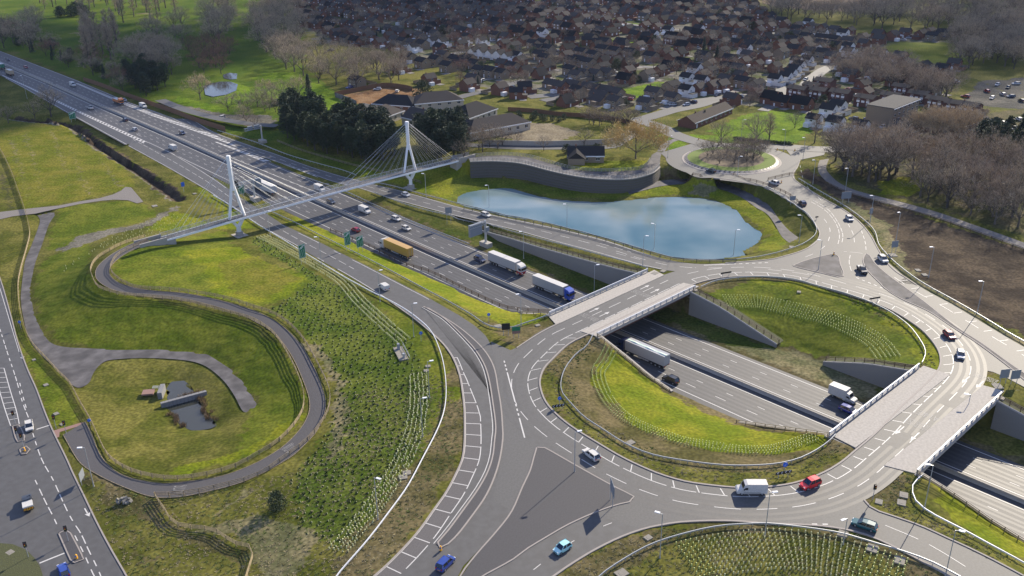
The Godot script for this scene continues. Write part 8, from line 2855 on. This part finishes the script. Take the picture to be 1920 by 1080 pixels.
	for kind in far:
		for ch in kinds[kind].get_children():
			var nm := String(ch.name)
			if nm.begins_with("wall") or nm.begins_with("roof") or nm.begins_with("garage") or nm.begins_with("window") or nm.begins_with("driveway") or nm.begins_with("panel"):
				var b := (ch as MeshInstance3D)
				var mm := MultiMesh.new()
				mm.transform_format = MultiMesh.TRANSFORM_3D
				mm.mesh = b.mesh
				mm.instance_count = far[kind].size()
				for k in far[kind].size():
					mm.set_instance_transform(k, far[kind][k])
				var o := MultiMeshInstance3D.new()
				o.multimesh = mm
				o.material_override = b.material_override
				o.name = numbered("distant_houses")
				add_child(o)
				tag(o, "farthest houses of the estate, too small to tell apart", "houses", "", "stuff")
	for kind in kinds:
		if not seen.has(kind):
			kinds[kind].free()

func place_house(kinds: Dictionary, seen: Dictionary, kind: String, at: Vector3, yaw: float) -> int:
	var label := "%s %s" % [kinds[kind].get_meta("label") if not seen.has(kind) else seen[kind], lot(at.x, at.z)]
	var grp := label.replace("house", "houses").replace("bungalow", "bungalows")
	if not seen.has(kind):
		seen[kind] = kinds[kind].get_meta("label")
		kinds[kind].position = at
		kinds[kind].rotation.y = yaw
		kinds[kind].scale = Vector3.ONE * 0.88
		kinds[kind].set_meta("label", label)
		kinds[kind].set_meta("group", grp)
	else:
		dup(kinds[kind], at, yaw, label, grp, Vector3.ONE * rng.randf_range(0.82, 0.93))
	return 1

func village_streets() -> void:
	for q in streets():
		var p: PackedVector3Array = every(smooth(q[0]), 3.0)
		for k in p.size():
			p[k].y = maxf(ht(p[k].x, p[k].z), -0.3)
		var b := MB.new()
		b.ribbon(offset(p, -q[1] * 0.5), offset(p, q[1] * 0.5), 0.14 + 0.004 * (used.get("street", 0)))
		struct("street", b, M.asphalt_old, q[2])
	# parked cars, too far off to show their parts
	var proto: Node3D = null
	var cols := ["white", "silver", "navy", "black", "red", "blue", "silver", "white"]
	var made := {}
	rng.seed = 31
	for p in parked():
		var c: String = cols[rng.randi() % cols.size()]
		var at := on(p, 0.1)
		if not made.has(c):
			var o := make_vehicle("estate", c, "")
			o.set_meta("label", "parked %s car among the houses and car parks" % c)
			o.set_meta("group", "parked %s cars in the village" % c)
			o.position = at
			o.rotation.y = rng.randf() * TAU
			made[c] = o
		else:
			dup(made[c], at, [0.8, 2.37, 0.0, 1.57][rng.randi() % 4] + rng.randf_range(-0.1, 0.1))

func drive_cars(spots: Array) -> void:
	var protos_ := {}
	for q in spots:
		var c: String = ["white", "silver", "navy", "black", "red", "silver", "slate"][rng.randi() % 7]
		if protos_.has(c):
			dup(protos_[c], q[0], q[1])
			continue
		var o := thing("car", "small %s car on a house's driveway in the estate" % c, "car", q[0], q[1], "%s cars on driveways of the estate" % c)
		var b := MB.new()
		loft([[-2.1, 0.7, 0.3, 0.62, 0, 0], [-1.9, 0.84, 0.25, 0.75, 0, 0], [-0.9, 0.88, 0.25, 0.88, 0, 0], [1.8, 0.88, 0.25, 0.92, 0, 0], [2.1, 0.8, 0.3, 0.85, 0, 0]], b, true)
		loft([[-0.4, 0.68, 1.32, 1.42, 0, 0], [0.4, 0.7, 1.34, 1.47, 0, 0], [1.3, 0.68, 1.32, 1.42, 0, 0]], b, true)
		part("body", b, M["paint_" + c], o)
		b = MB.new()
		loft([[-1.0, 0.82, 0, 0.88, 0.94, 0.76], [-0.4, 0.84, 0, 0.88, 1.4, 0.68], [1.3, 0.84, 0, 0.88, 1.4, 0.68], [1.95, 0.8, 0, 0.88, 0.96, 0.72]], b, false)
		part("glasshouse", b, M.glass_dark, o)
		protos_[c] = o

# ---------------------------------------------------------------- distance and sky
func far_ground() -> void:
	var w := 1100
	var h := 620
	var px := 1.3
	var im := cover_map(-715.0, -1260.0, w, h, px, far_plots(), COVERS, 23, 0.03)
	var b := MB.new()
	var x0 := -715.0
	var x1 := -715.0 + w * px
	var z0 := -1260.0
	for q in [[x0, x1, z0, Z0], [x0, X0, Z0, z0 + h * px], [X1, x1, Z0, z0 + h * px]]:
		for p in [Vector3(q[0], -0.3, q[2]), Vector3(q[1], -0.3, q[2]), Vector3(q[1], -0.3, q[3]), Vector3(q[0], -0.3, q[3])]:
			b.vert(p)
			b.uv.append(Vector2((p.x - x0) / (x1 - x0), (p.z - z0) / (h * px)))
		var i := b.v.size() - 4
		b.ix.append_array(PackedInt32Array([i, i + 1, i + 2, i, i + 2, i + 3]))
	tag(struct("ground", b, ground_material("far_turf", im, 0.05, 0.0)), "gardens, golf course and fields beyond the junction", "", "", "structure")
	b = MB.new()
	for q in [[-4000.0, 4000.0, -5000.0, z0], [-4000.0, x0, z0, 300.0], [x1, 4000.0, z0, 300.0]]:
		b.quad(Vector3(q[0], -0.3, q[2]), Vector3(q[1], -0.3, q[2]), Vector3(q[1], -0.3, q[3]), Vector3(q[0], -0.3, q[3]))
	b.quad(Vector3(x0, -0.3, z0 + h * px), Vector3(X0, -0.3, z0 + h * px), Vector3(X0, -0.3, 300), Vector3(x0, -0.3, 300))
	b.quad(Vector3(X1, -0.3, z0 + h * px), Vector3(x1, -0.3, z0 + h * px), Vector3(x1, -0.3, 300), Vector3(X1, -0.3, 300))
	b.quad(Vector3(X0, -4.0, Z1), Vector3(X1, -4.0, Z1), Vector3(X1, -4.0, 300), Vector3(X0, -4.0, 300))
	struct("ground", b, M.leaf_green, "open country beyond the village")

func clouds() -> void:
	var m := mat("cloud_white", Color(0.93, 0.93, 0.94), 1.0)
	rng.seed = 3
	var up := 1300.0
	var lift_ := Vector3(0.614, 0, -0.789) * (up / tan(deg_to_rad(27.4))) + Vector3(0, up, 0)
	var n_ := -1
	for poly in shade_of_clouds():
		n_ += 1
		var b := MB.new()
		var s := SphereMesh.new()
		s.radius = 1.0
		s.height = 2.0
		s.radial_segments = 8
		s.rings = 4
		var a := s.get_mesh_arrays()
		var sv: PackedVector3Array = a[Mesh.ARRAY_VERTEX]
		var si: PackedInt32Array = a[Mesh.ARRAY_INDEX]
		for p in inside(poly, [17.5, 27.0, 34.0][n_], 9.0):
			var r := rng.randf_range(11.0, 19.0)
			var c := Vector3(p.x, rng.randf_range(-14, 30), p.z) + lift_
			var o := b.v.size()
			for q in sv:
				b.v.append(c + q * Vector3(r, r * 0.62, r))
				b.c.append(Color.WHITE)
				b.nr.append((q / Vector3(1, 0.62, 1)).normalized())
			for i in si:
				b.ix.append(o + i)
		var o2 := part("cloud", b, m)
		tag(o2, "white cloud drifting beyond the view, its shade lying on the far ground", "cloud", "clouds above the village", "structure")

# ---------------------------------------------------------------- smaller things
func fills() -> void:
	var b := MB.new()
	for q in [["fill_north", 0.046], ["fill_east", 0.047], ["fill_west", 0.048], ["fill_small_e", 0.058]]:
		b.sheet(G[q[0]], q[1])
	struct("road", b, M.asphalt_old, "open junction surfaces where the roads meet the roundabouts")
	b = MB.new()
	b.sheet(G.fill_south, 0.037)
	b.sheet(G.fill_small_sw, 0.056)
	struct("road", b, M.asphalt, "road surface beside the bypass island and at the village mouth")
	b = MB.new()
	b.sheet(G.small_path, 0.07)
	b.sheet(G.lawn_path, 0.07)
	struct("path", b, M.asphalt_track, "short grey path crossing the lawn to the small roundabout")

func small_roundabout() -> void:
	var c: Vector3 = G.small_c[0]
	var b := MB.new()
	b.ribbon(closed(circle(c, 20.6, 64)), closed(circle(c, 27.2, 64)), 0.06)
	var r := struct("road", b, M.asphalt_old, "small roundabout carriageway by the village")
	b = MB.new()
	b.ribbon(closed(circle(c, 20.6, 64, 0.06)), closed(circle(c, 20.4, 64, 0.2)))
	b.ribbon(closed(circle(c, 20.4, 64, 0.2)), closed(circle(c, 19.6, 64, 0.24)))
	part("kerb", b, M.kerb, r)
	for k in 60:       # sloping white chevron blocks, every second one with a dark arrow
		var a0 := TAU * k / 60.0
		var a1 := TAU * (k + 1) / 60.0
		b = MB.new()
		var p := func(a: float, rad: float, y: float) -> Vector3: return c + Vector3(cos(a) * rad, y, sin(a) * rad)
		b.quad(p.call(a0, 19.6, 0.25), p.call(a1, 19.6, 0.25), p.call(a1, 18.2, 0.8), p.call(a0, 18.2, 0.8))
		var o := part("paving_block", b, M.kerb, r)
		b = MB.new()
		var am := a0 + 0.045
		b.quad(p.call(a0, 19.55, 0.29), p.call(am, 18.9, 0.54), p.call(am + 0.03, 18.9, 0.54), p.call(a0 + 0.03, 19.55, 0.29))
		b.quad(p.call(a0, 18.25, 0.81), p.call(am, 18.9, 0.54), p.call(am + 0.03, 18.9, 0.54), p.call(a0 + 0.03, 18.25, 0.81))
		part("arrow", b, M.sign_black, o)
	b = MB.new()
	b.ribbon(closed(circle(c, 18.2, 64, 0.78)), closed(circle(c, 13.5, 64, 1.0)))
	part("grass_ring", b, M.grass_ring, r)
	b = MB.new()
	b.sheet(circle(c, 13.5, 64, 1.0))
	part("leaf_litter", b, M.soil_brown, r)

func hedge(p0: PackedVector3Array, h: float, w: float, label: String) -> void:
	var o := thing("hedge", label, "hedge")
	var b := MB.new()
	var p := drape(every(smooth(p0), 0.5))
	for k in p.size():
		for i in 26:
			var q := p[k] + Vector3(rng.randf_range(-w, w) * 0.5, rng.randf() * h, rng.randf_range(-w, w) * 0.5)
			var s := Vector3(rng.randf() - 0.5, rng.randf() - 0.5, rng.randf() - 0.5).normalized() * 0.3
			var u := Vector3(rng.randf() - 0.5, rng.randf(), rng.randf() - 0.5).normalized() * 0.35
			b.quad(q - s, q + u, q + s, q - u)
	part("foliage", b, M.needle, o)

func local_road() -> void:
	var b := MB.new()
	for q in local_marks():
		var p: PackedVector3Array = every(smooth(q[0]), 1.0)
		if q[1] == "d":
			dashes(p, 2.2, 2.0, q[2], 0.08, b)
		else:
			solid(p, q[2], 0.08, b)
	var m := local_marks()
	rungs(every(m[3][0], 1.0), every(m[4][0], 1.0), 2.6, 0.2, 0.08, b)
	for q in [[0, 0.35, 0.9], [1, 0.62, 0.6]]:
		var p: PackedVector3Array = every(m[q[0]][0], 1.0)
		var k := int(p.size() * q[1])
		arrow(p[k] + side(p, k) * -3.0, atan2(-(p[k + 1] - p[k]).x, -(p[k + 1] - p[k]).z), 3.4, b, 0.08)
	part("marking", b, M.paint_white, null).set_meta("kind", "structure")
	for q in [["local_isl", "long dark traffic island at lower left with a yellow bollard"], ["local_isl_b", "smallest traffic island of the local road"], ["local_isl_c", "middle traffic island beside the white car"]]:
		b = MB.new()
		b.prism(G[q[0]], 0.0, 0.19)
		var o := part("traffic_island", b, M.asphalt_new)
		tag(o, q[1], "traffic island")
		var ring := closed(smooth(closed(G[q[0]])))
		kerb(ring, M.kerb, o, 0.25, 0.05, 0.16)
	b = MB.new()
	b.sheet(G.local_corner, 0.2)
	struct("grass", b, M.turf_edge, "grass corner at the bottom left")
	b = MB.new()
	b.sheet(G.tactile, 0.09)
	struct("paving", b, M.tactile, "red tactile paving at the crossing")
	# small pond: stone weir, inlet and reeds
	var wa := thing("weir_wall", "long grey stone weir across the small dark pond", "wall")
	for k in 12:
		b = MB.new()
		var p0: Vector3 = G.weir[0].lerp(G.weir[1], k / 12.0)
		var p1: Vector3 = G.weir[0].lerp(G.weir[1], (k + 0.96) / 12.0)
		p0.y = -6.0
		p1.y = -6.0
		b.bar(p0, p1, 0.9, 1.5)
		part("stone", b, M.gabion, wa)
	wa = thing("pond_inlet", "stone and brick inlet with a steel grating at the small pond", "drain inlet")
	var c: Vector3 = G.inlet[0].lerp(G.inlet[1], 0.5)
	b = MB.new()
	b.box(Vector3(c.x + 1.6, -5.8, c.z + 0.6), Vector3(1.1, 2.2, 4.6), 0.15)
	part("head_wall", b, M.gabion, wa)
	b = MB.new()
	b.box(Vector3(c.x - 1.4, -5.3, c.z + 1.4), Vector3(2.8, 0.4, 2.4), 0.15)
	part("apron", b, M.tactile, wa)
	b = MB.new()
	for k in 7:
		b.box(Vector3(c.x - 0.9 + k * 0.3, -4.95, c.z - 0.6), Vector3(0.08, 0.1, 1.4), 0.15)
	part("grating", b, M.galvanised, wa, "stuff")
	rng.seed = 63
	b = MB.new()
	for k in 34:
		var a := rng.randf() * TAU
		twig(b, Vector3(cos(a), 0, sin(a)) * rng.randf() * 0.7, Vector3(rng.randf() - 0.5, rng.randf_range(0.7, 1.4), rng.randf() - 0.5), 0.05)
	var rm := b.mesh()
	var spots := []
	var sp: PackedVector3Array = every(closed(G.sw_pond), 0.7)
	for k in sp.size():
		var t := float(k) / sp.size()
		if (t > 0.24 and t < 0.44) or (t > 0.6 and t < 0.74):
			for i in 1:
				spots.append(Transform3D(Basis(Vector3.UP, rng.randf() * TAU), sp[k] + Vector3(rng.randf_range(-0.8, 0.8), -0.2, rng.randf_range(-0.8, 0.8))))
	for k in 14:
		spots.append(Transform3D(Basis(Vector3.UP, rng.randf() * TAU), G.weir[0].lerp(G.weir[1], rng.randf_range(0.35, 0.8)) + Vector3(rng.randf_range(-1, 1), -1.9 - G.weir[0].y - 5.0, -1.6 - rng.randf() * 1.5)))
	for k in spots.size():
		spots[k].origin.y = -6.65
	scatter("reeds", "dry reeds standing in the small dark pond", "reeds", spots, rm, M.reed)

func signs() -> void:
	var face := atan2(S_DIR.x, S_DIR.z)      # towards drivers coming up the main road
	for q in sign_list():
		var k: String = q[3]
		var w: float = q[4]
		var h: float = q[5]
		var y: float = q[6]
		var o := thing("road_sign", q[7], "sign", Vector3(q[0], q[1], q[2]), face if k not in ["chev", "round", "dchev", "grey", "black", "small_green", "edge"] else {"edge": PI / 2 + 0.1, "round": 0.2, "chev": 0.25, "dchev": 0.3}.get(k, 0.15))
		for x in ([0.0] if w < 1.5 else [-0.3, 0.3]):
			var b := MB.new()
			b.tube([Vector3(x * w, -0.2, -0.08), Vector3(x * w, y + h * 0.9, -0.08)], 0.07, 0.07, 6)
			part("post", b, M.galvanised, o)
		var b := MB.new()
		if k == "round":
			b.tube([Vector3(0, y + h * 0.5, 0), Vector3(0, y + h * 0.5, 0.06)], w * 0.5, w * 0.5, 16)
		else:
			b.box(Vector3(0, y + h * 0.5, 0), Vector3(w, h, 0.07))
		part("board", b, {"green": M.sign_green, "blue": M.sign_blue, "round": M.sign_blue, "black": M.sign_black, "chev": M.sign_black, "dchev": M.sign_black, "small_green": M.sign_green}.get(k, M.sign_grey), o)
		b = MB.new()
		if k == "green":
			for x in [-0.46, 0.46]:
				b.box(Vector3(x * w, y + h * 0.5, 0.045), Vector3(0.08, h * 0.94, 0.02))
			for e in [0.03, 0.97]:
				b.box(Vector3(0, y + h * e, 0.045), Vector3(w * 0.94, 0.08, 0.02))
			for x in [-0.25, 0.02, 0.27]:
				b.bar(Vector3(x * w, y + h * 0.1, 0.05), Vector3(x * w + (0.0 if h < 4.2 else -0.12 * w), y + h * 0.62, 0.05), 0.2, 0.03)
			for r in 3:
				b.box(Vector3((r - 1) * 0.2 * w, y + h * (0.72 + 0.08 * r), 0.045), Vector3(w * 0.42, 0.2, 0.02))
			part("diagram", b, M.sign_white, o)
		elif k in ["chev"]:
			for i in 4:
				var x := -w * 0.5 + (i + 0.5) * w / 4.0
				for s: float in [-1.0, 1.0]:
					b.bar(Vector3(x - 0.18, y + h * 0.5, 0.05), Vector3(x + 0.18, y + h * (0.5 + s * 0.45), 0.05), 0.2, 0.03)
			part("chevron", b, M.sign_white, o)
		elif k == "round":
			b.bar(Vector3(-0.2, y + 0.3, 0.07), Vector3(0.15, y + 0.65, 0.07), 0.12, 0.02)
			part("symbol", b, M.sign_white, o)
		elif k == "small_green":
			b.box(Vector3(0, y + h * 0.2, 0.05), Vector3(w, h * 0.42, 0.04))
			part("lower_board", b, M.tactile, o)
	for q in bollard_list():
		var o := thing("bollard", "yellow illuminated bollard " + String(q[3]), "bollard", Vector3(q[0], q[1] + 0.15, q[2]), 0, "yellow bollards on the traffic islands")
		var b := MB.new()
		b.lathe(Vector3.ZERO, [[0.0, 0.0], [0.24, 0.0], [0.2, 0.8], [0.12, 1.0], [0.0, 1.02]], 8)
		part("shell", b, M.sign_yellow, o)
		b = MB.new()
		b.box(Vector3(0, 0.65, 0.2), Vector3(0.26, 0.26, 0.06))
		part("roundel", b, M.sign_blue, o)
	for q in signal_list():
		var o := thing("traffic_light", "traffic light " + String(q[3]), "traffic light", Vector3(q[0], q[1], q[2]), 0.3, "traffic lights")
		var b := MB.new()
		b.tube([Vector3.ZERO, Vector3(0, 3.3, 0)], 0.07, 0.06, 6)
		part("pole", b, M.galvanised, o)
		b = MB.new()
		b.box(Vector3(0, 3.2, 0.16), Vector3(0.42, 1.05, 0.3))
		b.box(Vector3(0, 3.2, 0.02), Vector3(0.62, 1.25, 0.03))
		var head := part("head", b, M.sign_black, o)
		for i in 3:
			b = MB.new()
			b.tube([Vector3(0, 2.9 + i * 0.3, 0.3), Vector3(0, 2.9 + i * 0.3, 0.34)], 0.1, 0.1, 8)
			part("lens", b, [M.leaf_green, M.sign_yellow, M.lamp_red][i], head)
	for q in slab_list():
		var b := MB.new()
		b.box(Vector3.ZERO, Vector3(q[3] * 0.7, 0.3, q[3] * 0.6), 0.4 + q[0] * 0.01)
		b.box(Vector3(0, 0.14, 0), Vector3(q[3] * 0.34, 0.06, q[3] * 0.3), 0.4 + q[0] * 0.01)
		var o := part("drain_cover", b, M.stone)
		o.position = Vector3(q[0], q[1] + 0.06, q[2])
		tag(o, "pale concrete drain cover set in the verges and banks", "drain cover", "pale drain covers in the verges")

func gantry(at: Vector3, mast: float, boards: Array, label: String, arm: float) -> void:
	var o := thing("sign_gantry", label, "gantry", at, atan2(S_DIR.x, S_DIR.z))      # local z up the road, x across it
	var b := MB.new()
	b.box(Vector3(0, 0.5, 0), Vector3(2.4, 2.2, 4.2))
	part("plinth", b, M.concrete, o)
	b = MB.new()
	b.tube([Vector3(0, 1.4, 0), Vector3(0, mast, 0)], 0.42, 0.36, 8)
	part("mast", b, M.galvanised, o)
	b = MB.new()
	for y in [mast - 0.3, mast - 1.3]:
		for z in [-0.5, 0.5]:
			b.bar(Vector3(0.3 * signf(arm), y, z), Vector3(arm, y, z), 0.14, 0.14)
	for k in 8:
		var x0_ := arm * k / 8.0
		b.bar(Vector3(x0_, mast - 0.3, 0.5), Vector3(x0_ + arm / 8.0, mast - 0.3, -0.5), 0.08, 0.08)
		b.bar(Vector3(x0_, mast - 1.3, 0.5), Vector3(x0_ + arm / 8.0, mast - 0.3, 0.5), 0.08, 0.08)
	part("arm", b, M.galvanised, o)
	for q in boards:
		b = MB.new()
		b.box(Vector3(q[0], mast - q[1], 0), Vector3(q[2], q[3], 0.9))
		part("board", b, M.sign_grey if q.size() < 5 else M.sign_black, o)

func other_details() -> void:
	gantry(sd(-223.5, -196.5), 9.6, [[-4.6, 2.2, 5.4, 4.2], [0.6, 3.4, 1.6, 1.6]], "big grey cantilever sign over the eastbound lanes by the retaining wall", -7.4)
	gantry(sd(-322, -162.3), 9.0, [[2.2, 2.0, 2.4, 3.6], [-7.5, 0.6, 2.2, 3.2, 1]], "grey cantilever sign beside the western pylon", -8.6)
	gantry(sd(-393, -206.0), 8.6, [[-2.2, 0.4, 2.4, 1.8], [-5.6, 0.4, 2.4, 1.8]], "blue grey gantry arm with two boards before the dark conifers", -8.5)
	mat("grass_ring", lin(0.20, 0.29, 0.03), 0.95, M.brick_wall.albedo_texture, 5)
	mat("soil_brown", lin(0.22, 0.165, 0.10), 0.95, M.brick_wall.albedo_texture, 6)
	mat("tactile", lin(0.27, 0.16, 0.13), 0.85, M.kerb.albedo_texture, 2)
	fills()
	more_marks()
	small_roundabout()
	local_road()
	signs()
	rng.seed = 90
	hedge(G.hedge_lawn, 1.4, 1.6, "clipped hedge along the footway below the village lawn")
	hedge(G.hedge_college, 2.2, 2.0, "tall dark hedge behind the pines")
	hedge(G.hedge_drive, 2.0, 1.8, "dark hedge beside the flat college hall")
	for q in [["yard_fence", "long orange brown close-boarded fence above the pale yard", "soil", 2.2], ["site_fence", "orange timber hoarding behind the dug building site", "soil", 2.6], ["site_fence_g", "grey hoarding in front of the dug building site", "concrete_grey", 2.6]]:
		var p := drape(every(smooth(G[q[0]]), 1.5))
		var o := thing("board_fence", q[1], "fence")
		posts(o, p, unit_post(1.48, q[3], 0.08), M[q[2]], "panel")
	var b := MB.new()
	var p := drape(every(smooth(G.pale_wall), 1.5))
	b.ribbon(p, lift(p, 2.4))
	b.ribbon(lift(p, 2.4), offset(p, 0.3, 2.4))
	b.ribbon(offset(p, 0.3, 2.4), offset(p, 0.3))
	tag(part("noise_wall", b, M.concrete), "pale grey wall curving round the golden willow to the access road", "wall")
	b = MB.new()
	for q in ["garden_pond", "garden_pond_b"]:
		var w: PackedVector3Array = G[q]
		for k in w.size(): w[k].y = -0.12
		b.sheet(w)
	struct("water", b, M.pond_dark, "garden pond glinting among trees beyond the main road")
	# lettering and arrows on the roads
	var r := thing("road_lettering", "white SLOW lettering and lane lettering painted on ramp and bridges", "road marking")
	var ra := smooth(G.ramp_a)
	var rb := resample(smooth(G.ramp_b), ra.size())
	for t in [0.672, 0.795]:
		var k := int(ra.size() * t)
		var c := ra[k].lerp(rb[k], 0.5)
		var f := ra[k + 1] - ra[k]
		lettering("SLOW", c, atan2(-f.x, -f.z) + (PI if t > 0.7 else 0.0), 2.6, 3.4, r, 0.07)
	var fd := atan2(-S_NOR.x, -S_NOR.z)
	for q in [[-151.5, -170.0, "B'HILL A14(W)"], [-151.0, -192.0, "B'HILL A14(W)"]]:
		lettering(q[2], sd(q[0], q[1], 0.0), fd + PI, 6.0, 2.6, r, 0.07)
	for q in [[-64.0, -181.0, "B1050 B1050"], [-64.6, -186.0, "A14(E)"], [-62.0, -212.0, "B1050 A14(E)"]]:
		lettering(q[2], sd(q[0], q[1], 0.0), fd, 5.2, 2.6, r, 0.07)
	b = MB.new()
	for q in [[-153.4, -174.5, PI], [-149.6, -174.5, PI], [-153.2, -196.5, PI], [-149.4, -196.5, PI], [-66.0, -176.0, 0.0], [-62.6, -176.0, 0.0], [-65.0, -208.0, 0.0], [-61.8, -208.0, 0.0]]:
		arrow(sd(q[0], q[1], 0.0), fd + q[2], 4.2, b, 0.068)
	part("arrow", b, M.paint_white, r)
	# slab with cabinets beside the slip road
	var o := thing("roadside_cabinets", "pale slab with grey cabinets and a railing inside the slip bend", "cabinet", on(sd(-172.0, -121.0)), 1.9)
	for q in [[Vector3(0, 0.1, 0), Vector3(7.5, 0.3, 2.4), "slab", "stone"], [Vector3(2.4, 1.0, 0), Vector3(0.9, 1.6, 0.6), "cabinet", "sign_grey"], [Vector3(-2.6, 0.8, 0.2), Vector3(0.7, 1.2, 0.5), "cabinet", "galvanised"]]:
		b = MB.new()
		b.box(q[0], q[1])
		part(q[2], b, M[q[3]], o)
	b = MB.new()
	for y in [0.6, 1.1]:
		b.bar(Vector3(-4, y, 1.5), Vector3(4, y, 1.5), 0.06, 0.06)
	for k in 5:
		b.box(Vector3(-4 + k * 2, 0.55, 1.5), Vector3(0.08, 1.2, 0.08))
	part("railing", b, M.galvanised, o)
	# heap of pale stone at the ramp entrance
	o = thing("stone_heap", "heap of pale stone blocks beside the ramp entrance", "stone heap", on(Vector3(G.fence_b[G.fence_b.size() - 1].x - 6.0, 0, G.fence_b[G.fence_b.size() - 1].z + 1.0)))
	for k in 16:
		b = MB.new()
		b.obox(Transform3D(Basis(Vector3(rng.randf(), rng.randf(), rng.randf()).normalized(), rng.randf() * 3.0), Vector3(rng.randf_range(-1.5, 1.5), 0.3 + (0.35 if k > 9 else 0.0), rng.randf_range(-0.5, 0.5))), Vector3(0.9, 0.5, 0.6) * rng.randf_range(0.6, 1.1))
		part("stone", b, M.stone, o)

# ---------------------------------------------------------------- scene
func _ready() -> void:
	rng.seed = 7
	var cam := Camera3D.new()
	cam.name = "camera"
	cam.fov = CAM_FOV
	cam.far = 6000.0
	cam.near = 1.0
	cam.transform = Transform3D(Basis(Vector3.RIGHT, deg_to_rad(CAM_PITCH)) * Basis(Vector3.BACK, deg_to_rad(CAM_ROLL)), Vector3(0, CAM_Y, 0))
	add_child(cam)
	var sky := ProceduralSkyMaterial.new()
	sky.sky_top_color = Color(0.22, 0.36, 0.60)
	sky.sky_horizon_color = Color(0.66, 0.76, 0.88)
	sky.sky_curve = 0.16
	var cn := FastNoiseLite.new()
	cn.frequency = 0.012
	cn.fractal_octaves = 5
	cn.seed = 17
	var ci := cn.get_seamless_image(512, 256)
	ci.convert(Image.FORMAT_RGBA8)
	for y in 256:
		for x in 512:
			var v := ci.get_pixel(x, y).r
			ci.set_pixel(x, y, Color(1, 0.98, 0.95, smoothstep(0.42, 0.75, v) * 0.5))
	sky.sky_cover = ImageTexture.create_from_image(ci)
	sky.sky_cover_modulate = Color(0.8, 0.8, 0.8)
	sky.ground_bottom_color = Color(0.2, 0.2, 0.18)
	sky.ground_horizon_color = Color(0.55, 0.6, 0.65)
	var env := Environment.new()
	env.background_mode = Environment.BG_SKY
	env.sky = Sky.new()
	env.sky.sky_material = sky
	env.tonemap_mode = Environment.TONE_MAPPER_LINEAR
	env.tonemap_exposure = 1.85
	env.fog_enabled = true
	env.fog_density = 0.00003
	env.fog_light_color = Color(0.80, 0.88, 1.0)
	env.sdfgi_enabled = true
	env.ssao_enabled = true
	env.ssil_enabled = true
	var we := WorldEnvironment.new()
	we.name = "world_environment"
	we.environment = env
	add_child(we)
	var sun := DirectionalLight3D.new()
	sun.name = "sun"
	sun.light_energy = 1.6
	sun.light_color = Color(1.0, 0.95, 0.865)
	sun.light_angular_distance = 0.5
	sun.shadow_enabled = true
	add_child(sun)
	sun.look_at_from_position(Vector3.ZERO, Vector3(-0.545, -0.46, 0.70), Vector3.UP)
	traces()
	materials()
	relief()
	build_ground()
	main_road()
	slip_roads()
	junction()
	islands()
	tracks()
	road_bridges()
	walls()
	pond_wall()
	foot_bridge()
	rails_and_fences()
	lamps()
	paints()
	vehicles()
	village_houses()
	village_streets()
	trees()
	other_details()
	planting()
	far_ground()
	clouds()
